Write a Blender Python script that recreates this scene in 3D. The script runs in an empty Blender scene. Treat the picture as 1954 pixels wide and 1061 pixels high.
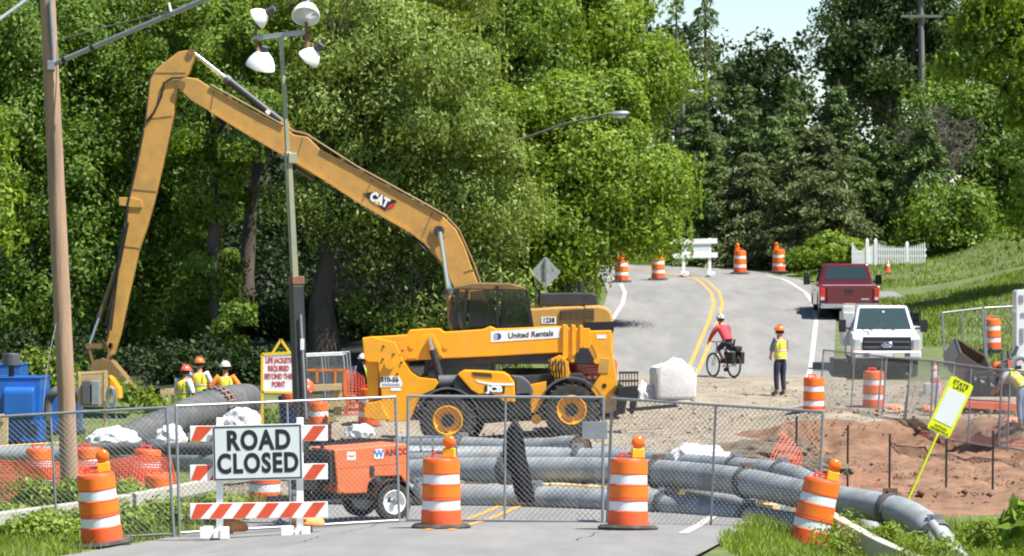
import bpy, bmesh, math, random
import numpy as np
from mathutils import Vector as V, Matrix, Euler

R = math.radians
PI = math.pi
sc = bpy.context.scene
COL = sc.collection

# ---------------------------------------------------------------- camera, sky, sun, exposure
FPX = 7000.0                      # focal length in photograph pixels (about 129 mm on full frame)
CAMZ = 3.53
cam_d = bpy.data.cameras.new('camera')
cam_d.sensor_width = 36.0
cam_d.lens = FPX * 36.0 / 1954.0
cam_d.clip_start = 0.5
cam_d.clip_end = 4000
cam_d.dof.use_dof = True
cam_d.dof.focus_distance = 54.0
cam_d.dof.aperture_fstop = 5.6
cam = bpy.data.objects.new('camera', cam_d)
COL.objects.link(cam)
cam.location = (0, 0, CAMZ)
cam.rotation_euler = (R(90), 0, 0)
sc.camera = cam

SUN_H = V((0.90, -0.43, 0)).normalized()
SUN_EL = R(60)
world = bpy.data.worlds.new('World')
sc.world = world
world.use_nodes = True
wn = world.node_tree
wn.nodes.clear()
sky = wn.nodes.new('ShaderNodeTexSky')
sky.sky_type = 'NISHITA'
sky.sun_disc = False
sky.sun_elevation = SUN_EL
sky.sun_rotation = math.atan2(SUN_H.x, SUN_H.y)
sky.altitude = 100
sky.air_density = 1.0
sky.dust_density = 0.15
sky.ozone_density = 1.3
bg = wn.nodes.new('ShaderNodeBackground')
bg.inputs['Strength'].default_value = 0.07
wo = wn.nodes.new('ShaderNodeOutputWorld')
wn.links.new(sky.outputs[0], bg.inputs[0])
wn.links.new(bg.outputs[0], wo.inputs[0])

sun_d = bpy.data.lights.new('sun', 'SUN')
sun_d.energy = 4.8
sun_d.angle = R(0.53)
sun_d.color = (1.0, 0.95, 0.87)
sun = bpy.data.objects.new('sun', sun_d)
COL.objects.link(sun)
to_sun = V((SUN_H.x * math.cos(SUN_EL), SUN_H.y * math.cos(SUN_EL), math.sin(SUN_EL)))
sun.rotation_euler = (-to_sun).to_track_quat('-Z', 'Y').to_euler()
sun.location = (30, -20, 60)

sc.view_settings.view_transform = 'Standard'
sc.view_settings.look = 'None'
sc.view_settings.exposure = 1.2
sc.view_settings.gamma = 1.0
sc.view_settings.use_curve_mapping = False
sc.cycles.max_bounces = 6
sc.cycles.transparent_max_bounces = 12
sc.cycles.use_denoising = True
sc.cycles.filter_width = 2.0

# ---------------------------------------------------------------- helpers
def at(px, py, D):
    """point of the place seen at photograph pixel px,py at distance D metres"""
    return V(((px - 977.0) * D / FPX, D, CAMZ - (py - 530.5) * D / FPX))

class MB:
    def __init__(s):
        s.v = []; s.f = []; s.mi = []; s.m = 0
    def add(s, vs, fs):
        b = len(s.v)
        s.v.extend([tuple(p) for p in vs])
        for f in fs:
            s.f.append([i + b for i in f]); s.mi.append(s.m)
        return s
    def box(s, c, size, rot=None, top=None):
        x, y, z = size[0] / 2, size[1] / 2, size[2] / 2
        tx, ty = top if top else (1, 1)
        vs = [V((-x, -y, -z)), V((x, -y, -z)), V((x, y, -z)), V((-x, y, -z)),
              V((-x * tx, -y * ty, z)), V((x * tx, -y * ty, z)), V((x * tx, y * ty, z)), V((-x * tx, y * ty, z))]
        if rot is not None:
            m = Euler(rot).to_matrix()
            vs = [m @ p for p in vs]
        c = V(c)
        return s.add([p + c for p in vs], [(0, 3, 2, 1), (4, 5, 6, 7), (0, 1, 5, 4), (1, 2, 6, 5), (2, 3, 7, 6), (3, 0, 4, 7)])
    def beam(s, p0, p1, w, h, roll=0.0):
        """rectangular bar from p0 to p1"""
        p0 = V(p0); p1 = V(p1); d = (p1 - p0); L = d.length; d.normalize()
        up = V((0, 0, 1)) if abs(d.z) < 0.95 else V((0, 1, 0))
        a = d.cross(up).normalized(); b = a.cross(d).normalized()
        if roll:
            q = Matrix.Rotation(roll, 3, d); a = q @ a; b = q @ b
        vs = []
        for p in (p0, p1):
            for i, j in ((-1, -1), (1, -1), (1, 1), (-1, 1)):
                vs.append(p + a * (w / 2 * i) + b * (h / 2 * j))
        return s.add(vs, [(0, 3, 2, 1), (4, 5, 6, 7), (0, 1, 5, 4), (1, 2, 6, 5), (2, 3, 7, 6), (3, 0, 4, 7)])
    def tube(s, pts, r, n=8, cap=True, closed=False, flat=None):
        pts = [V(p) for p in pts]
        k = len(pts)
        rs = r if isinstance(r, (list, tuple)) else [r] * k
        rings = []
        prev = None
        for i, p in enumerate(pts):
            if closed:
                d = pts[(i + 1) % k] - pts[i - 1]
            elif i == 0: d = pts[1] - pts[0]
            elif i == k - 1: d = pts[-1] - pts[-2]
            else: d = (pts[i + 1] - p).normalized() + (p - pts[i - 1]).normalized()
            d.normalize()
            if prev is None:
                up = V((0, 0, 1)) if abs(d.z) < 0.9 else V((0, 1, 0))
                a = d.cross(up).normalized()
            else:
                a = (prev - d * prev.dot(d)).normalized()
            b = d.cross(a)
            prev = a
            fl = flat or 1.0
            rings.append([p + (a * math.cos(2 * PI * j / n) + b * (math.sin(2 * PI * j / n) * fl)) * rs[i] for j in range(n)])
        vs = [p for ring in rings for p in ring]
        fs = []
        m = k if closed else k - 1
        for i in range(m):
            i2 = (i + 1) % k
            for j in range(n):
                fs.append((i * n + j, i * n + (j + 1) % n, i2 * n + (j + 1) % n, i2 * n + j))
        if cap and not closed:
            fs.append(tuple(range(n - 1, -1, -1)))
            fs.append(tuple((k - 1) * n + j for j in range(n)))
        return s.add(vs, fs)
    def cyl(s, p0, p1, r0, r1=None, n=12, cap=True):
        return s.tube([p0, p1], [r0, r0 if r1 is None else r1], n, cap)
    def lathe(s, prof, n=20, o=(0, 0, 0), m=None, cap=True):
        o = V(o); vs = []; fs = []
        for (r, z) in prof:
            for j in range(n):
                p = V((r * math.cos(2 * PI * j / n), r * math.sin(2 * PI * j / n), z))
                if m is not None: p = m @ p
                vs.append(p + o)
        k = len(prof)
        for i in range(k - 1):
            for j in range(n):
                fs.append((i * n + j, i * n + (j + 1) % n, (i + 1) * n + (j + 1) % n, (i + 1) * n + j))
        if cap:
            fs.append(tuple(range(n - 1, -1, -1)))
            fs.append(tuple((k - 1) * n + j for j in range(n)))
        return s.add(vs, fs)
    def prism(s, poly, a0, a1, axis='y', inset=None):
        """outline extruded from a0 to a1 along an axis; poly in (x,z) for y, (y,z) for x, (x,y) for z"""
        n = len(poly)
        def mk(p, a):
            if axis == 'y': return (p[0], a, p[1])
            if axis == 'x': return (a, p[0], p[1])
            return (p[0], p[1], a)
        vs = [mk(p, a0) for p in poly] + [mk(p, a1) for p in poly]
        fs = [tuple(range(n)), tuple(range(2 * n - 1, n - 1, -1))]
        for i in range(n):
            j = (i + 1) % n
            fs.append((i, i + n, j + n, j))
        return s.add(vs, fs)
    def ell(s, c, r, nu=12, nv=8, z0=-1.0, rot=None):
        c = V(c); vs = []; fs = []
        rr = r if isinstance(r, (tuple, list)) else (r, r, r)
        a0 = math.asin(max(-1, z0))
        m = Euler(rot).to_matrix() if rot else None
        for i in range(nv + 1):
            t = a0 + (PI / 2 - a0) * i / nv
            for j in range(nu):
                p = V((rr[0] * math.cos(t) * math.cos(2 * PI * j / nu), rr[1] * math.cos(t) * math.sin(2 * PI * j / nu), rr[2] * math.sin(t)))
                if m: p = m @ p
                vs.append(p + c)
        for i in range(nv):
            for j in range(nu):
                fs.append((i * nu + j, i * nu + (j + 1) % nu, (i + 1) * nu + (j + 1) % nu, (i + 1) * nu + j))
        fs.append(tuple(range(nu - 1, -1, -1)))
        return s.add(vs, fs)
    def build(s, name, mats, parent=None, smooth=None, bev=0.0, seg=2, loc=None, rot=None, fixn=True):
        me = bpy.data.meshes.new(name)
        me.from_pydata(s.v, [], s.f)
        if not isinstance(mats, (list, tuple)): mats = [mats]
        for m in mats: me.materials.append(m)
        if len(mats) > 1:
            me.polygons.foreach_set('material_index', s.mi)
        if fixn:
            b = bmesh.new(); b.from_mesh(me)
            bmesh.ops.remove_doubles(b, verts=b.verts, dist=1e-5)
            bmesh.ops.recalc_face_normals(b, faces=b.faces)
            b.to_mesh(me); b.free()
        if smooth:
            me.polygons.foreach_set('use_smooth', [True] * len(me.polygons))
            me.set_sharp_from_angle(angle=R(smooth))
        me.update()
        o = bpy.data.objects.new(name, me)
        COL.objects.link(o)
        if parent is not None: o.parent = parent
        if loc is not None: o.location = loc
        if rot is not None: o.rotation_euler = rot
        if bev:
            md = o.modifiers.new('bevel', 'BEVEL')
            md.width = bev; md.segments = seg; md.limit_method = 'ANGLE'; md.angle_limit = R(35)
            md.harden_normals = False
        return o

def tag(o, label=None, cat=None, group=None, kind=None):
    if label: o['label'] = label
    if cat: o['category'] = cat
    if group: o['group'] = group
    if kind: o['kind'] = kind
    return o

def thing(name, label, cat, loc=(0, 0, 0), rz=0.0, group=None, rot=None):
    o = bpy.data.objects.new(name, None)
    COL.objects.link(o)
    o.empty_display_size = 0.3
    o.location = loc
    o.rotation_euler = rot if rot else (0, 0, rz)
    return tag(o, label, cat, group)

def copy_tree(o, parent=None):
    c = o.copy(); COL.objects.link(c)
    if parent is not None: c.parent = parent
    for ch in list(o.children):
        copy_tree(ch, c)
    return c

def share(o, parent, name=None, loc=None, rot=None, scale=None):
    """another object on the same mesh"""
    c = o.copy(); COL.objects.link(c); c.parent = parent
    if loc is not None: c.location = loc
    if rot is not None: c.rotation_euler = rot
    if scale is not None: c.scale = scale
    return c

def text(name, s, size, m, parent, loc, rot=(R(90), 0, 0), ext=0.0015, bold=0.0, sx=1.0, shear=0.0, space=1.0):
    cu = bpy.data.curves.new(name, 'FONT')
    cu.body = s; cu.size = size; cu.align_x = 'CENTER'; cu.align_y = 'CENTER'
    cu.extrude = ext; cu.offset = bold; cu.shear = shear; cu.space_character = space
    cu.resolution_u = 4
    t = bpy.data.objects.new(name, cu)
    me = bpy.data.meshes.new_from_object(t)
    me.name = name
    bpy.data.objects.remove(t)
    me.materials.clear(); me.materials.append(m)
    o = bpy.data.objects.new(name, me)
    COL.objects.link(o); o.parent = parent; o.location = loc; o.rotation_euler = rot; o.scale = (sx, 1, 1)
    return o

# ---------------------------------------------------------------- materials
def srgb(r, g, b):
    def f(c):
        c /= 255.0
        return c / 12.92 if c <= 0.04045 else ((c + 0.055) / 1.055) ** 2.4
    return (f(r), f(g), f(b))

def mat(name, col, rough=0.6, metal=0.0, var=0.12, scale=4.0, bump=0.0, bscale=30.0, dirt=None, dirt_amt=0.0, dscale=2.5,
        coat=0.0, spec=0.5, stretch=None, emit=None):
    m = bpy.data.materials.new(name); m.use_nodes = True
    nt = m.node_tree; N = nt.nodes; L = nt.links
    b = N['Principled BSDF']
    b.inputs['Roughness'].default_value = rough
    b.inputs['Metallic'].default_value = metal
    b.inputs['Specular IOR Level'].default_value = spec
    if coat:
        b.inputs['Coat Weight'].default_value = coat
        b.inputs['Coat Roughness'].default_value = 0.12
    tc = N.new('ShaderNodeTexCoord')
    vec = tc.outputs['Object']
    if stretch:
        mp = N.new('ShaderNodeMapping'); mp.inputs['Scale'].default_value = stretch
        L.new(vec, mp.inputs[0]); vec = mp.outputs[0]
    nz = N.new('ShaderNodeTexNoise'); nz.inputs['Scale'].default_value = scale; nz.inputs['Detail'].default_value = 7
    nz.inputs['Roughness'].default_value = 0.62
    L.new(vec, nz.inputs[0])
    mr = N.new('ShaderNodeMapRange')
    mr.inputs[1].default_value = 0.28; mr.inputs[2].default_value = 0.72
    mr.inputs[3].default_value = 1 - var; mr.inputs[4].default_value = 1 + var
    L.new(nz.outputs[0], mr.inputs[0])
    mx = N.new('ShaderNodeVectorMath'); mx.operation = 'SCALE'
    mx.inputs[0].default_value = col[:3]
    L.new(mr.outputs[0], mx.inputs['Scale'])
    out = mx.outputs[0]
    if dirt is not None:
        n2 = N.new('ShaderNodeTexNoise'); n2.inputs['Scale'].default_value = dscale; n2.inputs['Detail'].default_value = 9
        n2.inputs['Roughness'].default_value = 0.7
        L.new(vec, n2.inputs[0])
        r2 = N.new('ShaderNodeMapRange'); r2.inputs[1].default_value = 0.5; r2.inputs[2].default_value = 0.72
        r2.inputs[3].default_value = 0.0; r2.inputs[4].default_value = dirt_amt
        L.new(n2.outputs[0], r2.inputs[0])
        mm = N.new('ShaderNodeMix'); mm.data_type = 'RGBA'
        L.new(r2.outputs[0], mm.inputs[0]); L.new(out, mm.inputs[6]); mm.inputs[7].default_value = (*dirt[:3], 1)
        out = mm.outputs[2]
    L.new(out, b.inputs['Base Color'])
    if bump:
        n3 = N.new('ShaderNodeTexNoise'); n3.inputs['Scale'].default_value = bscale; n3.inputs['Detail'].default_value = 5
        L.new(vec, n3.inputs[0])
        bp = N.new('ShaderNodeBump'); bp.inputs['Strength'].default_value = bump; bp.inputs['Distance'].default_value = 0.02
        L.new(n3.outputs[0], bp.inputs['Height']); L.new(bp.outputs[0], b.inputs['Normal'])
    if emit:
        b.inputs['Emission Color'].default_value = (*emit[0], 1); b.inputs['Emission Strength'].default_value = emit[1]
    return m

def leaf_mat(name, col, var=0.35, trans=0.38, col2=None, rough=0.55):
    """two-sided leaf: diffuse + translucent + a little gloss; colour differs from leaf to leaf"""
    m = bpy.data.materials.new(name); m.use_nodes = True
    nt = m.node_tree; N = nt.nodes; L = nt.links; N.clear()
    out = N.new('ShaderNodeOutputMaterial')
    ge = N.new('ShaderNodeNewGeometry')
    tc = N.new('ShaderNodeTexCoord')
    nz = N.new('ShaderNodeTexNoise'); nz.inputs['Scale'].default_value = 0.55; nz.inputs['Detail'].default_value = 3
    L.new(tc.outputs['Object'], nz.inputs[0])
    ad = N.new('ShaderNodeMath'); ad.operation = 'ADD'
    L.new(ge.outputs['Random Per Island'], ad.inputs[0]); L.new(nz.outputs[0], ad.inputs[1])
    cr = N.new('ShaderNodeValToRGB')
    c2 = col2 or (col[0] * 1.5, col[1] * 1.25, col[2] * 1.0)
    e = cr.color_ramp.elements
    e[0].position = 0.3; e[0].color = (col[0] * (1 - var), col[1] * (1 - var), col[2] * (1 - var), 1)
    e[1].position = 0.8; e[1].color = (*c2, 1)
    x = e.new(0.55); x.color = (*col, 1)
    hm = N.new('ShaderNodeMath'); hm.operation = 'MULTIPLY'; hm.inputs[1].default_value = 0.62
    L.new(ad.outputs[0], hm.inputs[0]); L.new(hm.outputs[0], cr.inputs[0])
    df = N.new('ShaderNodeBsdfDiffuse'); tr = N.new('ShaderNodeBsdfTranslucent'); gl = N.new('ShaderNodeBsdfGlossy')
    gl.inputs['Roughness'].default_value = rough
    gl.inputs['Color'].default_value = (0.6, 0.65, 0.6, 1)
    tcol = N.new('ShaderNodeMix'); tcol.data_type = 'RGBA'; tcol.blend_type = 'MULTIPLY'; tcol.inputs[0].default_value = 1
    L.new(cr.outputs[0], tcol.inputs[6]); tcol.inputs[7].default_value = (1.35, 1.25, 0.5, 1)
    L.new(cr.outputs[0], df.inputs[0]); L.new(tcol.outputs[2], tr.inputs[0])
    m1 = N.new('ShaderNodeMixShader'); m1.inputs[0].default_value = trans
    L.new(df.outputs[0], m1.inputs[1]); L.new(tr.outputs[0], m1.inputs[2])
    m2 = N.new('ShaderNodeMixShader'); m2.inputs[0].default_value = 0.028
    L.new(m1.outputs[0], m2.inputs[1]); L.new(gl.outputs[0], m2.inputs[2])
    L.new(m2.outputs[0], out.inputs[0])
    return m

def glass_mat(name, col=(0.02, 0.03, 0.035), alpha=0.55):
    m = bpy.data.materials.new(name); m.use_nodes = True
    nt = m.node_tree; N = nt.nodes; L = nt.links; N.clear()
    out = N.new('ShaderNodeOutputMaterial')
    gl = N.new('ShaderNodeBsdfGlossy'); gl.inputs['Roughness'].default_value = 0.03
    tr = N.new('ShaderNodeBsdfTransparent'); tr.inputs[0].default_value = (0.62, 0.68, 0.68, 1)
    df = N.new('ShaderNodeBsdfDiffuse'); df.inputs[0].default_value = (*col, 1)
    m1 = N.new('ShaderNodeMixShader'); m1.inputs[0].default_value = alpha
    L.new(tr.outputs[0], m1.inputs[1]); L.new(df.outputs[0], m1.inputs[2])
    fr = N.new('ShaderNodeFresnel'); fr.inputs[0].default_value = 1.5
    m2 = N.new('ShaderNodeMixShader')
    L.new(fr.outputs[0], m2.inputs[0]); L.new(m1.outputs[0], m2.inputs[1]); L.new(gl.outputs[0], m2.inputs[2])
    L.new(m2.outputs[0], out.inputs[0])
    return m

DUST = srgb(176, 160, 136)
M = {}
M['asphalt'] = mat('asphalt', (0.175, 0.173, 0.168), 0.9, var=0.16, scale=1.6, bump=0.25, bscale=60, dirt=(0.26, 0.245, 0.22), dirt_amt=0.75, dscale=0.7, stretch=(0.9, 0.14, 1))
M['ground'] = mat('ground', (0.085, 0.115, 0.03), 0.95, var=0.4, scale=1.5, bump=0.5, bscale=8, dirt=(0.12, 0.1, 0.06), dirt_amt=0.7, dscale=0.6)
M['dirt'] = mat('dirt', (0.23, 0.195, 0.148), 0.95, var=0.3, scale=1.4, bump=0.55, bscale=9, dirt=(0.14, 0.115, 0.082), dirt_amt=0.8, dscale=0.9)
M['red_soil'] = mat('red_soil', (0.175, 0.098, 0.058), 0.95, var=0.45, scale=2.0, bump=1.0, bscale=7, dirt=(0.10, 0.04, 0.024), dirt_amt=0.9, dscale=0.9, stretch=(1, 1.6, 1.6))
M['yellow_line'] = mat('yellow_line', srgb(196, 142, 52), 0.8, var=0.25, scale=3, dirt=(0.3, 0.25, 0.17), dirt_amt=0.95, dscale=3)
M['white_line'] = mat('white_line', srgb(176, 172, 164), 0.8, var=0.15, scale=3, dirt=(0.28, 0.26, 0.23), dirt_amt=0.8, dscale=3)
M['litter_shade'] = mat('leaf_litter_shade', (0.016, 0.016, 0.009), 0.95, var=0.5, scale=2, bump=0.6, bscale=10, dirt=(0.015, 0.024, 0.007), dirt_amt=0.8)  # leaf litter blackened: the shade under the trees is put into its colour
M['clod'] = mat('clod', (0.12, 0.092, 0.064), 0.95, var=0.4, scale=3, bump=1.0, bscale=9)
M['dark_seam'] = mat('dark_seam', (0.06, 0.06, 0.058), 0.9)
M['bark'] = mat('bark', (0.075, 0.06, 0.045), 0.95, var=0.4, scale=6, bump=1.0, bscale=14, stretch=(1, 1, 0.2))
M['dead_twig'] = mat('dead_twig', (0.10, 0.09, 0.07), 0.95, var=0.3, scale=3)
M['galv'] = mat('galv', (0.30, 0.32, 0.34), 0.45, 0.6, var=0.15, scale=8)
M['steel_grey'] = mat('steel_grey', (0.25, 0.27, 0.29), 0.5, 0.3, var=0.2, scale=6)
M['white_paint'] = mat('white_paint', (0.78, 0.79, 0.78), 0.5, var=0.06, scale=3, dirt=(0.5, 0.47, 0.42), dirt_amt=0.35)
M['black'] = mat('black', (0.015, 0.015, 0.016), 0.5, var=0.2)
M['rubber'] = mat('rubber', (0.028, 0.027, 0.026), 0.85, var=0.25, scale=8, dirt=(0.16, 0.14, 0.11), dirt_amt=0.6, dscale=5)
M['chrome'] = mat('chrome', (0.7, 0.71, 0.73), 0.15, 1.0, var=0.04)
# ---------------------------------------------------------------- terrain height
def sstep(a, b, t):
    t = np.clip((np.asarray(t, float) - a) / (b - a), 0, 1)
    return t * t * (3 - 2 * t)

_py = np.array([-60, 0, 20, 35, 45, 49, 52, 55, 60, 70, 80, 87, 92, 96, 104, 112, 121, 135, 147, 156, 165, 200, 300, 1200], float)
_pz = np.array([2.6, 1.9, 1.35, 0.7, 0.25, 0.12, 0.0, -0.08, -0.13, -0.25, -0.32, -0.3, 0.05, 0.38, 0.72, 1.38, 2.12, 2.9, 3.4, 3.85, 4.2, 5.0, 6.0, 12.0])
_gy = np.arange(-60, 1200, 0.5)
_gz = np.interp(_gy, _py, _pz)
_k = np.exp(-0.5 * (np.arange(-8, 9) / 3.5) ** 2); _k /= _k.sum()
_gz = np.convolve(np.pad(_gz, 8, mode='edge'), _k, mode='valid')

_cpts = np.array([(-60, -0.6 + 0.11 * (-60 - 52.6)), (106, 5.27), (113.5, 5.97), (121, 6.67), (129, 7.24), (136, 7.54), (145, 7.62), (160, 6.9), (200, 4), (1200, 4)])
def centre(y):
    return np.interp(y, _cpts[:, 0], _cpts[:, 1])

def g(x, y):
    x = np.asarray(x, float); y = np.asarray(y, float)
    z = np.interp(y, _gy, _gz)
    dx = x - centre(y)
    z = z - 0.92 * sstep(0.3, 4.4, dx) * sstep(58.5, 63, y) * (1 - sstep(0.0, 1.5, y + 0.25 * np.sin(x * 1.7) - 79.3 - 6.2 * sstep(2.4, 4.4, dx) + 0.5 * np.clip(dx - 5.5, 0, 8)))
    z = z + 0.36 * sstep(2.4, 4.4, dx) * sstep(79.5, 83, y) * (1 - sstep(91, 97, y))
    z = z - 0.42 * sstep(4.5, 8, -dx) * sstep(57, 62, y) * (1 - sstep(76, 84, y))
    z = z + 1.3 * sstep(5.2, 13, dx) * sstep(103, 130, y) * (1 - 0.75 * sstep(133, 142, y) * (1 - sstep(9.5, 14, dx)))
    z = z - 0.085 * np.clip(1.3 - x, 0, 3.2) * sstep(80, 85, y) * (1 - sstep(89, 92, y))
    z = z - 0.38 * sstep(4.05, 5.6, dx) * (1 - sstep(52, 60, y))
    z = z - 0.17 * sstep(0.5, 4.0, -dx) * (1 - sstep(53, 60, y))
    z = z + 0.40 * sstep(4.6, 6.6, dx) * sstep(141, 149, y)
    z = z + 15 * sstep(168, 240, y) * sstep(1, 12, -dx)
    z = z + 3.0 * sstep(12, 40, -dx) * sstep(100, 160, y) + 3.0 * sstep(16, 40, dx) * sstep(110, 170, y)
    return z
def gz(x, y):
    return float(g(x, y))

def grid_mesh(name, X, Y, Z, m, kind='structure', smooth=True):
    ny, nx = X.shape
    me = bpy.data.meshes.new(name)
    co = np.stack([X, Y, Z], -1).reshape(-1, 3)
    i = np.arange(ny * nx).reshape(ny, nx)
    q = np.stack([i[:-1, :-1], i[:-1, 1:], i[1:, 1:], i[1:, :-1]], -1).reshape(-1)
    nq = len(q) // 4
    me.vertices.add(len(co)); me.vertices.foreach_set('co', co.reshape(-1))
    me.loops.add(len(q)); me.loops.foreach_set('vertex_index', q)
    me.polygons.add(nq); me.polygons.foreach_set('loop_start', np.arange(nq) * 4)
    me.materials.append(m)
    me.update(calc_edges=True); me.validate()
    if smooth: me.polygons.foreach_set('use_smooth', [True] * nq)
    o = bpy.data.objects.new(name, me); COL.objects.link(o)
    o['kind'] = kind
    return o

xs = np.concatenate([np.linspace(-900, -80, 12)[:-1], np.linspace(-80, -18, 16)[:-1], np.arange(-18, 24, 0.5), np.linspace(24, 80, 16), np.linspace(80, 900, 12)[1:]])
ys = np.concatenate([np.linspace(-60, 38, 20)[:-1], np.arange(38, 135, 0.5), np.arange(135, 180, 1.5), np.linspace(180, 300, 20), np.linspace(300, 1150, 12)[1:]])
X, Y = np.meshgrid(xs, ys)
Z = g(X, Y)
grid_mesh('ground', X, Y, Z, M['ground'])

# road: ribbon along its centre line, then markings on the same sampling
_path = [(float(centre(y)), float(y)) for y in np.arange(-50, 146, 1.0)]
_bend = [(7.55, 147.5), (7.2, 150), (6.6, 152.6), (5.6, 155.2), (4.0, 157.6), (1.8, 159.6), (-1.0, 161.2), (-5, 162.6), (-10, 163.6), (-18, 164.4), (-30, 165)]
PATH = np.array(_path + _bend)
_t = np.gradient(PATH, axis=0); _t /= np.linalg.norm(_t, axis=1)[:, None]
for _ in range(2):
    _t[1:-1] = (_t[:-2] + _t[1:-1] * 2 + _t[2:]) / 4
    _t /= np.linalg.norm(_t, axis=1)[:, None]
NRM = np.stack([_t[:, 1], -_t[:, 0]], -1)
_len = np.concatenate([[0], np.cumsum(np.linalg.norm(np.diff(PATH, axis=0), axis=1))])
def ribbon(name, offs, off_z, m, y0=-1e9, y1=1e9, kind='structure', n0=None):
    sel = (PATH[:, 1] >= y0) & (PATH[:, 1] <= y1)
    P = PATH[sel]; Nn = NRM[sel]
    offs = np.asarray(offs, float)
    X = P[:, None, 0] + Nn[:, None, 0] * offs[None, :]
    Y = P[:, None, 1] + Nn[:, None, 1] * offs[None, :]
    return grid_mesh(name, X, Y, g(X, Y) + off_z, m, kind)
ribbon('road', np.linspace(-4.0, 4.0, 17), 0.045, M['asphalt'])
ribbon('road_centre_line', [-0.21, -0.10], 0.052, M['yellow_line'], 48.6, 158)
ribbon('road_centre_line', [0.10, 0.21], 0.052, M['yellow_line'], 48.6, 158)
ribbon('road_edge_line', [3.28, 3.42], 0.052, M['white_line'], 48, 150)
ribbon('road_edge_line', [-3.42, -3.28], 0.052, M['white_line'], 98, 152)

rngG = np.random.default_rng(5)
def noise2(X, Y, f, seed=0):
    r = np.random.default_rng(seed); z = np.zeros_like(X)
    for k in range(7):
        a = r.uniform(0, 6.28); q = f * r.uniform(0.5, 2.2)
        z += np.sin(X * q * math.cos(a) + Y * q * math.sin(a) + r.uniform(0, 6)) / 7 * (1.6 if k < 3 else 0.9)
    return z
def sheet(name, xa, xb, y0, y1, off, m, nx=40, ny=60, bumps=0.0, f=3.0, seed=1, edge=0.0, drop=0.06):
    v = np.linspace(0, 1, ny); y = y0 + (y1 - y0) * v
    u = np.linspace(0, 1, nx)
    A = np.array([xa(t) for t in y]); B = np.array([xb(t) for t in y])
    X = A[:, None] + (B - A)[:, None] * u[None, :]
    Y = np.repeat(y[:, None], nx, 1)
    if edge:
        Y = Y + edge * noise2(X, Y * 0 + 3, 1.8, seed + 9) * (np.abs(v[:, None] - 0.5) * 2) ** 2
        X = X + edge * noise2(Y, X * 0 + 1, 1.6, seed + 4) * (np.abs(u[None, :] - 0.5) * 2) ** 3
    fade = np.minimum(np.minimum(u, 1 - u)[None, :] * 12, np.minimum(v, 1 - v)[:, None] * 12).clip(0, 1)
    Z = g(X, Y) + off - drop * (1 - fade) + bumps * fade * (noise2(X, Y, f, seed) + 0.45 * noise2(X, Y, f * 3.1, seed + 1))
    return grid_mesh(name, X, Y, Z, m)
# bare working area where the road has been dug up
sheet('dirt_area', lambda y: float(centre(y)) - 8.0, lambda y: float(centre(y)) + 1.6 + 2.8 * float(sstep(77, 82, y)), 61, 104, 0.10, M['dirt'], 90, 180, 0.05, 1.9, 3, 0.35)
sheet('dirt_shoulder', lambda y: float(centre(y)) + 3.6, lambda y: float(centre(y)) + (16.0 if y < 96 else 8.0 + 8 * (101 - y) / 5 if y < 101 else 8.0), 86.4, 102, 0.09, M['dirt'], 40, 80, 0.035, 1.7, 4, 0.7)
sheet('excavation', lambda y: float(centre(y)) + 1.9 + 0.5 * math.sin(y), lambda y: 19.0, 56.5, 88.2, 0.25, M['red_soil'], 150, 190, 0.15, 2.7, 6, 0.25, 0.36)
# side road leaving at the top of the rise, and the drive on the right
sheet('side_road', lambda y: -22.0, lambda y: 6.2, 149.5, 160.5, 0.05, M['asphalt'], 50, 30)
sheet('driveway', lambda y: 9.5, lambda y: 14.2, 131.5, 136.5, 0.05, M['asphalt'], 40, 20)

sheet('forest_floor_shade', lambda y: -70.0, lambda y: float(centre(y)) - 5.2, 97.5, 330, 0.22, M['litter_shade'], 110, 260, 0.05, 1.1, 8, 0.5)  # ground sheet under the trees, its blackness stands for their shade
# cracks in the old asphalt
def crack(off, y0, y1, seed, w=0.02):
    r = np.random.default_rng(seed); yy = np.arange(y0, y1, 0.4); o = off + np.cumsum(r.normal(size=len(yy)) * 0.05)
    X = centre(yy)[:, None] + o[:, None] + np.array([-w, w])[None, :] * r.uniform(0.4, 1.4, len(yy))[:, None]
    Y = np.repeat(yy[:, None], 2, 1)
    return grid_mesh('road_crack', X, Y, g(X, Y) + 0.054, M['dark_seam'])
for a in ((-1.2, 44, 56, 4), (2.3, 45, 54, 5)): crack(*a, w=0.010 if a[1] > 60 else 0.007)
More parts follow.
